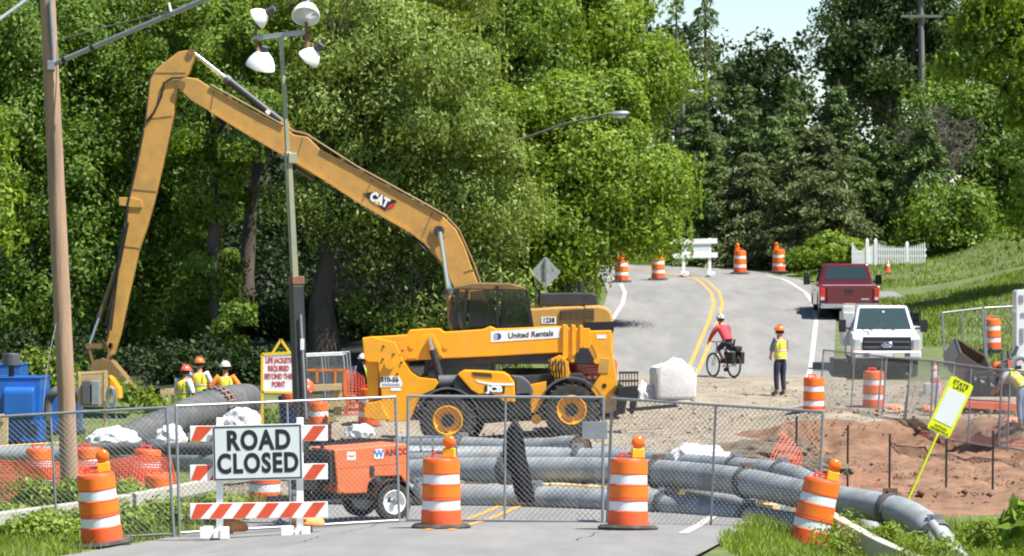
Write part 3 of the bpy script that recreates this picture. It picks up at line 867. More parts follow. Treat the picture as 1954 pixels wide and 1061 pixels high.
drum(196, 48.4, 'leaning drum with amber lamp in front of the weedy bank', True, 3, -6, 8)
drum(842, 49.9, 'upright drum with amber lamp left of the black cloth on the fence', True, 0, 0, -12)
drum(1198, 49.3, 'upright drum with amber lamp right of the black cloth on the fence', True, -2, 1.5, 10)
drum(1540, 50.2, 'drum with amber lamp leaning steeply in the right grass', True, 3, 13, 15, -0.05)
drum(1186, 145, 'far drum with lamp at the left road edge line', True, 0, 0, 0, 0.02)
drum(1256, 147, 'far drum with lamp just left of the white barricade back', True, 0, 0, 0, 0.02)
drum(1412, 152, 'far drum with lamp just right of the white barricade back', True, 0, 0, 160, 0.02)
drum(1486, 153, 'far drum with lamp nearest the bright shrub', True, 0, 0, 160, 0.02)
drum(72, 68.5, 'drum behind orange netting left of the utility pole', False, 0, 2)
drum(170, 69, 'drum behind orange netting just right of the utility pole', False, 0, -2)
drum(277, 68, 'drum behind orange netting nearest the two fence posts', False, 0, 3)
drum(304, 66, 'low drum at the end of the orange netting behind the guard rail', False, 6, 0, 0, -0.42)
drum(505, 60.5, 'drum half hidden under the ROAD CLOSED board', False, 0, 0, 0, -0.15)
drum(607, 88.5, 'drum between the black mast and the yellow lifting machine', False)
drum(704, 90.5, 'drum beside the rear wheel frame of the yellow lifting machine', False)
drum(1553, 90, 'drum at the corner of the road and red soil bank', False, 0, 0, 0, -0.12)
drum(1667, 90, 'drum behind the tilted wire panels above the red bank', False, 0, 0, 0, -0.02)
drum(1893, 110, 'drum on the grass behind the raised grey skip', False)

# ---------------------------------------------------------------- road closed barricade
M['stripe'] = mat('stripe', (0.62, 0.075, 0.025), 0.4, var=0.12, scale=6, dirt=(0.5, 0.2, 0.12), dirt_amt=0.3)
M['sign_white'] = mat('sign_white', (0.60, 0.66, 0.65), 0.4, var=0.05, scale=2, dirt=(0.48, 0.5, 0.48), dirt_amt=0.5)
M['letter_black'] = mat('letter_black', (0.012, 0.012, 0.014), 0.5)
M['sack_orange'] = mat('sack_orange', srgb(206, 140, 88), 0.9, var=0.2, scale=5, bump=0.5, bscale=25)
D0 = 49.6
S0 = FPX / D0
ox = (494 - 977) / S0
oz = gz(ox, D0) + 0.05
bar = thing('road_barricade', 'striped barricade carrying the big ROAD CLOSED board', 'barricade', (ox, D0, oz), R(1))
def BX(px): return (px - 494) / S0
def BZ(py): return 3.53 - (py - 530.5) / S0 - oz
for px in (419, 572):
    b = MB(); b.box((BX(px), 0.05, 0.80), (0.095, 0.06, 1.60)); b.build('upright', M['white_paint'], bar, bev=0.006)
    b = MB()
    b.box((BX(px), 0.02, 0.06), (0.1, 1.25, 0.10))
    for q in (-0.55, -0.42, 0.45): b.box((BX(px) + (0.10 if q != -0.42 else -0.13), q, 0.08), (0.12, 0.14, 0.16))
    b.box((BX(px) - 0.17, -0.5, 0.075), (0.12, 0.16, 0.15))
    b.build('foot', M['white_paint'], bar, bev=0.008)
for py, tilt in ((827, 0.006), (901, 0.010), (974, 0.012)):
    z = BZ(py); h = 0.215; W = 1.86
    rail = MB().box((0, 0, 0), (W, 0.035, h)).build('rail', M['white_paint'], bar, bev=0.005, loc=(0, 0, z), rot=(0, -tilt, 0))
    n = 6; st = MB()
    for k in range(n):
        x0 = -W / 2 + 0.03 + k * (W - 0.02) / (n - 0.15); w = 0.17
        if k == 0: pl = [(x0 - 0.02, -h / 2 + 0.006), (x0 + w * 0.62, -h / 2 + 0.006), (x0 + w * 0.62 + h * .85, h / 2 - 0.006), (x0 + 0.06, h / 2 - 0.006)]
        else: pl = [(x0 - h * .5 + .02, -h / 2 + 0.006), (x0 + w - h * .5 + .02, -h / 2 + 0.006), (x0 + w + h * .5 - .04, h / 2 - 0.006), (x0 + h * .5 - .04, h / 2 - 0.006)]
        pl = [(min(p[0], W / 2 - 0.005), p[1]) for p in pl]
        st.prism(pl, -0.0205, -0.017)
    st.build('stripes', M['stripe'], rail)
zc = (BZ(812) + BZ(914)) / 2
board = MB().box((0, 0, 0), (1.205, 0.012, 0.755)).build('sign_board', M['sign_white'], bar, bev=0.004, loc=(BX(492), -0.055, zc), rot=(0, R(-1.4), 0))
b = MB()
for (x, z, w, h) in ((0, 0.352, 1.165, 0.018), (0, -0.352, 1.165, 0.018), (-0.582, 0, 0.018, 0.72), (0.582, 0, 0.018, 0.72)):
    b.box((x, -0.0075, z), (w, 0.003, h))
b.build('border', M['letter_black'], board)
text('lettering', 'ROAD', 0.36, M['letter_black'], board, (0.015, -0.008, 0.155), bold=0.014, sx=0.80, space=1.12)
text('lettering', 'CLOSED', 0.36, M['letter_black'], board, (0.0, -0.008, -0.155), bold=0.014, sx=0.76, space=1.12)

from mathutils import noise as mnoise
def lump(name, w, d, h, m, seed, parent=None, cre=0.25, f=2.2, sub=4, loc=None, rz=0.0, flat=0.18, sharp=0.0):
    """soft crumpled heap: dome whose surface is folded by ridged noise"""
    bm = bmesh.new()
    bmesh.ops.create_icosphere(bm, subdivisions=sub, radius=1.0)
    o3 = V((seed * 7.3, seed * 3.1, seed * 1.7))
    for v in bm.verts:
        p = v.co.copy()
        r = 1 - abs(mnoise.noise(p * f + o3)) * 2
        q = mnoise.noise(p * f * 2.7 + o3 * 2)
        k = 1 + cre * (r - 0.4) + cre * 0.25 * q + cre * 0.12 * (1 - abs(mnoise.noise(p * f * 4.5 + o3)) * 2)
        p *= k
        if sharp and p.z > 0.1: p.z += sharp * max(0, mnoise.noise(V((p.x * 2.4, p.y * 2.4, seed)))) * p.z
        z = p.z
        if z < -flat: z = -flat
        v.co = V((p.x * w / 2, p.y * d / 2, (z + flat) * h / (1 + flat)))
    me = bpy.data.meshes.new(name); bm.to_mesh(me); bm.free()
    me.materials.append(m)
    me.polygons.foreach_set('use_smooth', [True] * len(me.polygons))
    o = bpy.data.objects.new(name, me); COL.objects.link(o)
    if parent is not None: o.parent = parent
    if loc is not None: o.location = loc
    o.rotation_euler = (0, 0, rz)
    return o
M['sack_white'] = mat('sack_white', (0.56, 0.56, 0.57), 0.7, var=0.08, scale=4, bump=0.4, bscale=12, dirt=(0.5, 0.46, 0.40), dirt_amt=0.5, dscale=3)
M['sack_tan'] = mat('sack_tan', (0.62, 0.58, 0.50), 0.85, var=0.12, scale=6, bump=0.5, bscale=20)
for px, rz, lb in ((440, 0.2, 'left'), (588, -0.1, 'right')):
    x = (px - 977) / S0
    o = lump('sandbag', 0.44, 0.34, 0.17, M['sack_orange'], px, cre=0.14, f=1.3, sub=3, loc=(x - 0.02, D0 + 0.32, gz(x, D0) + 0.12), rz=rz)
    tag(o, 'tan orange sandbag weighing down the %s foot of the barricade' % lb, 'sandbag', 'sandbags on the barricade feet')

def heap(px, py_bot, D, wpx, hpx, label, seed, m='sack_white', name='sandbag_pile', cat='sandbags', group=None, cre=0.24, sharp=0.2, dep=None, ground=False):
    s = FPX / D; p = at(px, py_bot, D)
    if ground: p.z = gz(p.x, D) + 0.18
    o = lump(name, wpx / s * .86, dep or wpx / s * 0.6, hpx / s * .8, M[m], seed, cre=cre, loc=p, sharp=sharp, sub=5, f=1.7)
    tag(o, label, cat, group)
    return o
GW = 'white plastic sacks and sheeting'
heap(216, 850, 74.5, 112, 40, 'white plastic sacks heaped on the big hose left end', 3, group=GW)
heap(325, 850, 73, 70, 44, 'white plastic sacks under the ribbed hose by the fence posts', 4, group=GW)
heap(462, 818, 80, 86, 44, 'white plastic sacks heaped behind the ROAD CLOSED board', 5, group=GW)
heap(687, 834, 66, 62, 30, 'small white sack heap behind the orange trailer body', 6, group=GW)
heap(1335, 886, 64, 130, 42, 'white sheeting draped over the pipes by the dirt mound', 7, group=GW, cre=0.25, sharp=0.6)
heap(1228, 770, 95, 62, 46, 'crumpled white sack beside the large bulk bag', 8, group=GW)
heap(1372, 1018, 52.2, 82, 24, 'long pale sandbag lying under the fence on the road', 9, 'sack_tan', 'sandbag', 'sandbag', cre=0.12, sharp=0)
heap(1075, 1004, 52.6, 70, 12, 'flat pale sandbag on the fence foot left of the drum', 10, 'sack_tan', 'sandbag', 'sandbag', cre=0.12, sharp=0)

# bulk bag
def bulk_bag():
    D = 95.2; s = FPX / D
    p = at(1284, 769, D)
    t = thing('bulk_bag', 'large square white bulk bag with gathered peak on the road', 'bulk bag', (p.x, p.y, gz(p.x, D) + 0.09), R(8))
    bm = bmesh.new(); n = 56; m = 26; rings = []
    for i in range(m + 1):
        f = i / m; ring = []
        for j in range(n):
            a = 2 * PI * j / n
            c, q = math.cos(a), math.sin(a)
            e = 0.2 if f < 0.72 else 0.2 + (f - 0.72) * 1.6
            x = math.copysign(abs(c) ** e, c); y = math.copysign(abs(q) ** e, q)
            if f < 0.72:
                z = 0.80 * f / 0.72; r = 0.52 + 0.02 * math.sin(PI * f / 0.72) - 0.03 * (f == 0)
            else:
                u = (f - 0.72) / 0.28
                r = 0.52 * (1 - u) ** 0.75 + 0.01
                z = 0.80 + 0.10 * u
                w = V((x * r * 4.2, y * r * 4.2, 3))
                z += 0.10 * u ** .5 * (1 - abs(mnoise.noise(w)) * 2.6) + 0.15 * math.exp(-((x * r - 0.12) ** 2 + (y * r) ** 2) / 0.03)
            wv = V((a * 1.9, z * 1.5, 1)); d = 0.012 * mnoise.noise(V((c * 3, q * 3, z * 2))) + 0.012 * mnoise.noise(V((c * 9, q * 9, z * 0.8)))
            ring.append(bm.verts.new((x * (r + d), y * (r + d), z)))
        rings.append(ring)
    for i in range(m):
        for j in range(n):
            bm.faces.new((rings[i][j], rings[i][(j + 1) % n], rings[i + 1][(j + 1) % n], rings[i + 1][j]))
    bm.faces.new(rings[-1])
    me = bpy.data.meshes.new('sack'); bm.to_mesh(me); bm.free(); me.materials.append(M['sack_white'])
    me.polygons.foreach_set('use_smooth', [True] * len(me.polygons)); me.set_sharp_from_angle(angle=R(45))
    o = bpy.data.objects.new('sack', me); COL.objects.link(o); o.parent = t
    for sx in (-1, 1):
        for sy in (-1, 1):
            b = MB()
            b.tube([(sx * 0.5, sy * 0.47, 0.55), (sx * 0.51, sy * 0.5, 0.78), (sx * 0.38, sy * 0.5, 0.86), (sx * 0.3, sy * 0.51, 0.74)], 0.022, 6, flat=0.4)
            b.build('lifting_loop', M['sack_white'], t, smooth=60)
bulk_bag()

# ---------------------------------------------------------------- temporary wire fence panels
M['wire'] = mat('wire', (0.17, 0.175, 0.18), 0.6, 0.2, var=0.1)
def chain(W, H, pitch=0.08, r=0.003, z0=0.06):
    """two crossing families of thin wires clipped to the panel"""
    b = MB(); z1 = H - 0.02
    def seg(x0, za, x1, zb, y):
        n = 3; vs = []
        d = V((x1 - x0, 0, zb - za)).normalized(); a = V((-d.z, 0, d.x)); c = V((0, 1, 0))
        for p in (V((x0, y, za)), V((x1, y, zb))):
            for j in range(n):
                t = 2 * PI * j / n + 0.5
                vs.append(p + a * (r * math.cos(t)) + c * (r * math.sin(t)))
        b.add(vs, [(0, 1, 4, 3), (1, 2, 5, 4), (2, 0, 3, 5)])
    h = z1 - z0; k = -h
    while k < W:
        xa, xb = max(k, 0), min(k + h, W)
        if xb - xa > 0.01:
            seg(xa, z0 + xa - k, xb, z0 + xb - k, 0.004)
            seg(W - xa, z0 + xa - k, W - xb, z0 + xb - k, -0.004)
        k += pitch
    return b
def fence_panel(label, bl, br, H=1.83, lean=0.0, mid=True, pitch=0.08, group='wire fence panels', tilt=0.0, rad=0.022):
    """bl, br: (px, py, D) of the two bottom corners"""
    a = at(*bl); c = at(*br); d = c - a
    W = math.hypot(d.x, d.y)
    rz = math.atan2(d.y, d.x); ry = -math.atan2(d.z, W)
    t = thing('fence_panel', label, 'fence panel', a, 0, group)
    t.rotation_mode = 'XYZ'
    mt = Matrix.Rotation(rz, 4, 'Z') @ Matrix.Rotation(ry, 4, 'Y') @ Matrix.Rotation(lean, 4, 'X')
    t.rotation_euler = mt.to_euler()
    W = d.length
    post = MB().cyl((0, 0, 0), (0, 0, H), rad, n=8).build('post', M['galv'], t, smooth=60)
    share(post, t, loc=(W, 0, 0), rot=(0, tilt, 0))
    if mid: share(post, t, loc=(W * 0.5, 0.005, 0), scale=(0.8, 0.8, 1))
    rail = MB().cyl((0, 0, 0), (W, 0, 0), rad * 0.9, n=8).build('rail', M['galv'], t, smooth=60, loc=(0, 0, H))
    share(rail, t, loc=(0, 0, 0.06))
    m = chain(W, H, pitch).build('wire_mesh', M['wire'], t, fixn=False); m['kind'] = 'stuff'
    return t
fence_panel('wire fence panel in front of the utility pole and netting', (-110, 1050, 51.5), (332, 1027, 51.2))
fence_panel('wire fence panel standing behind the ROAD CLOSED board', (343, 1025, 51.2), (762, 1001, 52.6), lean=-0.02)
fence_panel('wire fence panel in front of the big machine tyres and pipes', (777, 999, 52.7), (1150, 1003, 52.4), lean=-0.03)
fence_panel('wire fence panel in front of the pale sandbag and bulk bag', (1158, 1005, 52.3), (1560, 1040, 50.4), lean=-0.02)
fence_panel('wire fence panel leaning at the left end above the red bank', (1562, 808, 91), (1682, 826, 88), lean=-0.06)
fence_panel('tilted wire fence panel in front of the white pickup bumper', (1672, 826, 88), (1780, 838, 86), lean=-0.08)
fence_panel('second tilted wire panel leaning on the fence by the skip', (1720, 828, 87.2), (1800, 838, 85.6), H=1.8, lean=-0.16, mid=False)
fence_panel('wire fence panel in front of the raised grey skip', (1775, 838, 85.5), (1922, 862, 83))
fence_panel('wire fence panel cut by the right picture edge by the bending worker', (1905, 856, 83.4), (2060, 884, 81))
fence_panel('far wire fence panel on the grass left of the white machine', (1806, 722, 106), (1882, 712, 106.8), H=1.9, pitch=0.2, rad=0.03)
fence_panel('far wire fence panel on the grass behind the white machine', (1884, 712, 106.8), (1990, 706, 107.2), H=1.9, pitch=0.16, rad=0.03)
# stack of spare wire panels leaning together behind the mast
for k, (dx, ln, lab) in enumerate(((0, -0.25, 'frontmost of the spare wire panels leaning behind the orange drum'), (5, -0.21, 'middle one of the spare wire panels leaning behind the orange drum'),
                              (-4, -0.17, 'spare wire panel next to the rear of the leaning pile'), (8, -0.13, 'rearmost of the spare wire panels leaning behind the orange drum'))):
    fence_panel(lab, (585 + dx, 826 - k * 1.5, 94 + k * 0.35), (668 + dx, 822 - k * 1.5, 94.3 + k * 0.35), H=2.0, lean=ln, pitch=0.06, group='spare wire panels leaning in a pile', rad=0.02)

# grey plate wired to the fence, and the black cloth hanging on it
p = at(1135, 821, 52.25)
o = MB().box((0, 0, 0), (0.36, 0.006, 0.25)).build('blank_plate', M['steel_grey'], None, bev=0.003, loc=p)
tag(o, 'small blank grey plate wired to the fence near the open pipe', 'plate')
M['black_cloth'] = mat('black_cloth', (0.010, 0.011, 0.017), 0.85, var=0.3, scale=5, bump=0.5, bscale=12)
def hanging_cloth(label, outline, D, th, seed, name='black_cloth', m='black_cloth'):
    """gathered cloth: rows of (py, px_left, px_right)"""
    rows = []
    rng = np.random.default_rng(seed)
    n = 26; bm = bmesh.new(); ring = []
    s = FPX / D
    cx = np.mean([(a + b) / 2 for _, a, b in outline])
    o0 = at(cx, outline[-1][0], D)
    ys = np.linspace(outline[0][0], outline[-1][0], 26)
    L = np.interp(ys, [r[0] for r in outline], [r[1] for r in outline]); Rr = np.interp(ys, [r[0] for r in outline], [r[2] for r in outline])
    for i, y in enumerate(ys):
        w = (Rr[i] - L[i]) / 2; c = (Rr[i] + L[i]) / 2; rr = []
        for j in range(n):
            a = 2 * PI * j / n
            f = 1 + 0.16 * math.sin(5 * a + i * 0.08 + seed) + 0.08 * math.sin(11 * a)
            q = at(c + w * math.cos(a) * (1 + 0.05 * mnoise.noise(V((a * 2, y * 0.03, seed)))), y, D) - o0
            rr.append(bm.verts.new((q.x, math.sin(a) * th * f * min(1, w * 2 / (s * 0.25)), q.z)))
        ring.append(rr)
    for i in range(len(ring) - 1):
        for j in range(n):
            bm.faces.new((ring[i][j], ring[i + 1][j], ring[i + 1][(j + 1) % n], ring[i][(j + 1) % n]))
    bm.faces.new(ring[0]); bm.faces.new(ring[-1][::-1])
    me = bpy.data.meshes.new(name); bm.to_mesh(me); bm.free(); me.materials.append(M[m])
    me.polygons.foreach_set('use_smooth', [True] * len(me.polygons))
    o = bpy.data.objects.new(name, me); COL.objects.link(o); o.location = o0
    tag(o, label, 'cloth')
    return o
hanging_cloth('black cloth bundle hanging on the fence post between the two drums', [(800, 981, 986), (818, 968, 996), (845, 960, 1001), (870, 958, 1004), (893, 962, 1010), (905, 975, 1013), (940, 981, 1019), (958, 990, 1021)], 52.75, 0.10, 2)
hanging_cloth('black plastic sheet hanging behind the rear of the yellow machine', [(690, 683, 690), (705, 679, 697), (730, 677, 701), (748, 676, 704)], 93, 0.16, 5, 'black_sheet')

# ---------------------------------------------------------------- pipes on the ground
M['pipe_grey'] = mat('pipe_grey', srgb(138, 145, 148), 0.5, 0.15, var=0.3, scale=3.0, dirt=srgb(122, 112, 94), dirt_amt=0.85, dscale=2.2)
M['coupling'] = mat('coupling', (0.085, 0.09, 0.092), 0.55, 0.3, var=0.3, scale=8, dirt=(0.2, 0.17, 0.13), dirt_amt=0.7, dscale=6)
M['hose'] = mat('hose', (0.075, 0.078, 0.082), 0.75, var=0.3, scale=2.5, dirt=(0.2, 0.185, 0.16), dirt_amt=0.6, dscale=1.6)
M['rust'] = mat('rust', (0.16, 0.075, 0.045), 0.85, var=0.4, scale=7, dirt=(0.3, 0.24, 0.2), dirt_amt=0.6)
M['pipe_inside'] = mat('pipe_inside', (0.10, 0.055, 0.04), 0.9, var=0.3)
M['timber'] = mat('timber', srgb(196, 172, 128), 0.8, var=0.2, scale=3, bump=0.3, bscale=20, stretch=(1, 1, 5), dirt=srgb(140, 112, 76), dirt_amt=0.5)

def smooth_path(pts, n=8):
    pts = [V(p) for p in pts]; out = []
    for i in range(len(pts) - 1):
        p0 = pts[max(0, i - 1)]; p1 = pts[i]; p2 = pts[i + 1]; p3 = pts[min(len(pts) - 1, i + 2)]
        for k in range(n):
            t = k / n
            out.append(0.5 * ((2 * p1) + (-p0 + p2) * t + (2 * p0 - 5 * p1 + 4 * p2 - p3) * t * t + (-p0 + 3 * p1 - 3 * p2 + p3) * t ** 3))
    out.append(pts[-1]); return out
def pipe(label, pts, r, m='pipe_grey', couplings=(), name='steel_pipe', group='grey pipes across the road', n=6, hollow=False, ends=True):
    w = [at(*p) for p in pts]
    o0 = w[0].copy(); o0.z -= r
    t = thing(name, label, 'pipe', o0, 0, group)
    path = [p - o0 for p in smooth_path(w, n)]
    b = MB()
    b.tube(path, r, 20, cap=not hollow)
    if hollow:
        b.m = 1
        b.tube([path[-1], path[-1] + (path[-2] - path[-1]).normalized() * 0.5], [r * 0.9, r * 0.9], 20, cap=True)
        b.m = 0
        b.tube([path[-1] + (path[-1] - path[-2]).normalized() * 0.004, path[-1] - (path[-1] - path[-2]).normalized() * 0.06], r * 1.04, 20, cap=False)
    b.build('barrel', [M[m], M['pipe_inside']], t, smooth=50, fixn=False)
    for f in couplings:
        i = min(len(path) - 2, int(f * (len(path) - 1)))
        d = (path[i + 1] - path[i]).normalized()
        c = path[i] + (path[i + 1] - path[i]) * (f * (len(path) - 1) - i)
        b = MB(); b.tube([c - d * 0.065, c - d * 0.06, c - d * 0.02, c + d * 0.02, c + d * 0.06, c + d * 0.065], [r * 1.0, r * 1.13, r * 1.17, r * 1.17, r * 1.13, r * 1.0], 20)
        cp = b.build('coupling', M['coupling'], t, smooth=40)
        b = MB(); up = V((0, 0, 1))
        b.box(c + up * (r * 1.22) + V((0, -0.02, 0)), (0.2, 0.07, 0.08)); b.cyl(c + up * (r * 1.28) + V((-0.03, -0.09, 0)), c + up * (r * 1.28) + V((-0.03, 0.09, 0)), 0.018, n=6)
        b.build('clamp', M['rust'] if int(f * 100) % 2 else M['steel_grey'], cp)
    return t
pipe('lower front pipe lying on the road behind the drums', [(560, 942, 59), (780, 946, 58.3), (1000, 951, 57.8), (1250, 965, 56.2), (1400, 986, 54.6), (1530, 1006, 53)], 0.205, couplings=(0.22, 0.42, 0.62, 0.84))
pipe('upper front pipe on timber blocks curving down into the right grass', [(560, 905, 61), (740, 903, 60.2), (905, 898, 59.2), (1170, 899, 57.6), (1385, 915, 55), (1540, 945, 52.9), (1680, 968, 51.4), (1742, 988, 50.8), (1785, 1024, 50.3), (1830, 1085, 49.8)], 0.212, couplings=(0.25, 0.375, 0.47, 0.58, 0.69, 0.885))
pipe('long back pipe below the big machine wheels', [(760, 848, 74), (900, 852, 73), (1080, 864, 71), (1180, 872, 70)], 0.19, couplings=(0.3, 0.62))
pipe('second back pipe beside the dirt slope', [(770, 870, 67), (1000, 872, 67), (1200, 878, 66), (1390, 893, 62), (1500, 905, 60), (1560, 930, 58.5)], 0.19, couplings=(0.3, 0.62, 0.78))
pipe('short open ended pipe pointing right by the blank plate', [(1015, 858, 70), (1060, 856, 69.4), (1108, 853, 68.2)], 0.215, hollow=True)
pipe('thin pipe between the two front pipes near the timber blocks', [(1310, 938, 56.5), (1390, 955, 56), (1500, 978, 55)], 0.10, couplings=(0.85,))
pipe('grey pipe crossing behind the netting and ROAD CLOSED board', [(-60, 868, 76), (130, 871, 75.5), (330, 880, 73), (480, 890, 69), (600, 896, 66)], 0.20, couplings=(0.35, 0.72))
pipe('dark pipe running above the netting drums', [(120, 858, 73), (260, 856, 72), (420, 858, 71), (520, 868, 69)], 0.12, m='hose', couplings=(0.4,), group='hoses')
pipe('branch pipe end lying in the grass below the large pipe bend', [(1600, 960, 52.8), (1650, 1000, 52.2), (1672, 1024, 51.8)], 0.14)
# outlet below the bend
pipe('thin outlet pipe dropping from the end of the large bend', [(1778, 1000, 50), (1800, 1030, 49.7), (1835, 1075, 49.2)], 0.075, n=4)

def ribbed_hose():
    pts = [(165, 868, 76), (230, 842, 77), (300, 815, 79), (385, 783, 82), (440, 767, 84), (470, 764, 86)]
    w = [at(*p) for p in pts]; o0 = w[0] - V((0, 0, 0.3))
    t = thing('ribbed_hose', 'huge grey ribbed hose with a bolted flange below the three workers', 'hose', o0, 0, 'hoses')
    path = [p - o0 for p in smooth_path(w, 10)]
    L = 0; P2 = []; Rd = []
    dens = []
    for i in range(len(path) - 1):
        for k in range(4): dens.append(path[i] + (path[i + 1] - path[i]) * (k / 4))
    dens.append(path[-1])
    R0, R1 = 0.235, 0.145
    for i, p in enumerate(dens):
        f = i / len(dens); r0 = R0 + R1 * min(1, f * 1.6)
        P2.append(p); Rd.append(r0 * (1.0 + (0.035 if i % 6 < 3 else -0.01)))
    MB().tube(P2, Rd, 24).build('barrel', M['hose'], t, smooth=35, fixn=False)
    i = int(0.68 * len(P2)); d = (P2[i + 1] - P2[i - 1]).normalized(); c = P2[i]
    fl = MB()
    for q in (-0.13, 0.13):
        fl.tube([c + d * (q - 0.05), c + d * (q + 0.05)], 0.45, 24)
    fo = fl.build('flange', M['rust'], t, smooth=40)
    bt = MB(); a = d.cross(V((0, 0, 1))).normalized(); b2 = a.cross(d)
    for k in range(20):
        an = 2 * PI * k / 20; o = c + (a * math.cos(an) + b2 * math.sin(an)) * 0.42
        bt.cyl(o - d * 0.24, o + d * 0.24, 0.028, n=6)
    bt.build('bolts', M['steel_grey'], fo)
ribbed_hose()

# timber blocks under the pipes
GBk = 'timber blocks under the pipes'
for i, (px, py, D, w, lab) in enumerate(((1030, 929, 58.0, 62, 'pale timber block under the upper pipe right of the black cloth'), (1085, 930, 57.8, 70, 'pale timber block under the upper pipe left of the fence post'),
        (1150, 934, 57.4, 60, 'pale timber block under the upper pipe beside the second drum'), (895, 924, 59.2, 70, 'pale timber block under the upper pipe beside the first drum'),
        (1290, 936, 56.6, 50, 'timber block under the upper pipe right of the second drum'), (1462, 955, 54.6, 26, 'upper of the stacked timber blocks by the thin pipe'), (1470, 968, 54.4, 26, 'lower of the stacked timber blocks by the thin pipe'),
        (1120, 872, 68, 40, 'timber block lying under the open ended pipe'))):
    s = FPX / D; p = at(px, py, D)
    o = MB().box((0, 0, 0), (w / s, 0.35, 14 / s)).build('timber_block', M['timber'], None, bev=0.006, loc=p, rot=(0, R(2), R(8 - i * 5)))
    tag(o, lab, 'timber block', GBk)

# ---------------------------------------------------------------- safety netting
M['net'] = mat('net', (0.80, 0.12, 0.055), 0.6, var=0.15, scale=3)
M['net'].use_backface_culling = False
def netting(label, top, bot, name='safety_netting', cell=0.05, strip=0.012, amp=0.05, seed=1, stakes=(), m='net', sag=0.05, cat='netting'):
    """open plastic net: top and bot are lists of (px,py,D) along the net"""
    rng = np.random.default_rng(seed)
    T = [at(*p) for p in top]; B = [at(*p) for p in bot]
    o0 = B[0].copy()
    t = thing(name, label, cat, o0)
    def along(P, u):
        f = u * (len(P) - 1); i = min(int(f), len(P) - 2); return P[i] + (P[i + 1] - P[i]) * (f - i)
    L = sum((T[i + 1] - T[i]).length for i in range(len(T) - 1)); H = (T[0] - B[0]).length
    nu = max(4, int(L / cell)); nv = max(3, int(H / cell))
    def pt(u, v):
        p = along(B, u) * (1 - v) + along(T, u) * v
        ph = seed * 3.3
        p = p + V((0.6, 1, 0)) * (amp * (math.sin(u * L * 2.1 + ph + v * 1.5) + 0.5 * math.sin(u * L * 5.3 + v * 3 + ph)))
        p = p + V((0, 0, -sag * v * abs(math.sin(u * L * 0.9 + ph))))
        return p - o0
    G = [[pt(i / nu, j / nv) for j in range(nv + 1)] for i in range(nu + 1)]
    b = MB()
    for j in range(nv + 1):
        dz = V((0, 0, strip / 2)); vs = []
        for i in range(nu + 1): vs += [G[i][j] - dz, G[i][j] + dz]
        b.add(vs, [(2 * i, 2 * i + 2, 2 * i + 3, 2 * i + 1) for i in range(nu)])
    for i in range(nu + 1):
        d = (G[min(i + 1, nu)][0] - G[max(i - 1, 0)][0]).normalized() * (strip / 2); vs = []
        for j in range(nv + 1): vs += [G[i][j] - d + V((0, 0.002, 0)), G[i][j] + d + V((0, 0.002, 0))]
        b.add(vs, [(2 * j, 2 * j + 2, 2 * j + 3, 2 * j + 1) for j in range(nv)])
    o = b.build('net', M[m], t, fixn=False); o['kind'] = 'stuff'
    for (px, py0, py1, D) in stakes:
        p0 = at(px, py1, D) - o0; p1 = at(px + 1, py0, D) - o0
        MB().beam(p0, p1, 0.04, 0.04).build('stake', M['black'], t)
    return t
netting('orange safety netting hung along the left drums behind the guard rail', [(-60, 872, 67), (70, 868, 67), (190, 874, 67), (330, 866, 67)], [(-60, 960, 67), (70, 958, 67), (190, 950, 67), (330, 946, 66)], amp=0.09, seed=2, sag=0.12, strip=0.024)
netting('sagging orange netting fixed to the black stakes along the red bank', [(1508, 850, 73), (1560, 866, 73.2), (1620, 890, 73.4), (1697, 905, 73.5)], [(1508, 892, 72.8), (1560, 915, 73), (1620, 932, 73.2), (1697, 940, 73.4)],
        cell=0.11, strip=0.004, seed=3, amp=0.06,
        stakes=[(1519, 795, 902, 73), (1617, 812, 935, 73), (1697, 828, 945, 73.2), (1805, 838, 955, 73.4), (1894, 822, 946, 73.5)])
netting('crumpled orange netting at the corner of the dirt mound', [(1500, 822, 70), (1520, 845, 70), (1534, 868, 70)], [(1474, 885, 69.6), (1500, 893, 69.6), (1536, 896, 69.6)], seed=5, amp=0.12, cell=0.06)
netting('bright orange netting hung behind the boom end of the yellow machine', [(1085, 690, 93), (1120, 655, 93), (1150, 650, 93), (1178, 690, 93)], [(1080, 745, 92.6), (1115, 745, 92.6), (1150, 745, 92.6), (1182, 742, 92.6)], seed=6, cell=0.05, strip=0.035, amp=0.08)
netting('thin orange netting along the fence foot above the red bank', [(1570, 795, 87.6), (1700, 804, 87), (1820, 828, 85.4), (1960, 838, 83)], [(1570, 814, 87.4), (1700, 826, 86.8), (1820, 840, 85.2), (1960, 860, 82.8)], seed=7, cell=0.08, strip=0.012, amp=0.08)

# loose soil: a dark mound at the end of the excavation and clods on its floor
for (px, py, D, w, hh, sd, nm) in ((1435, 884, 72, 210, 48, 31, 'dirt_mound'), (1490, 872, 74, 120, 46, 32, 'dirt_mound'), (1340, 880, 74, 170, 30, 33, 'dirt_mound'), (1560, 905, 70, 120, 40, 34, 'dirt_mound'), (1800, 985, 64, 150, 36, 35, 'dirt_mound'), (1900, 980, 65, 130, 44, 36, 'dirt_mound'), (1690, 975, 66, 120, 30, 37, 'dirt_mound')):
    s_ = FPX / D; p = at(px, py, D)
    o = lump(nm, w / s_, w / s_ * .6, hh / s_ * .75, M['clod'], sd, cre=.3, f=2.4, sub=5, loc=p, sharp=.25); o['kind'] = 'structure'
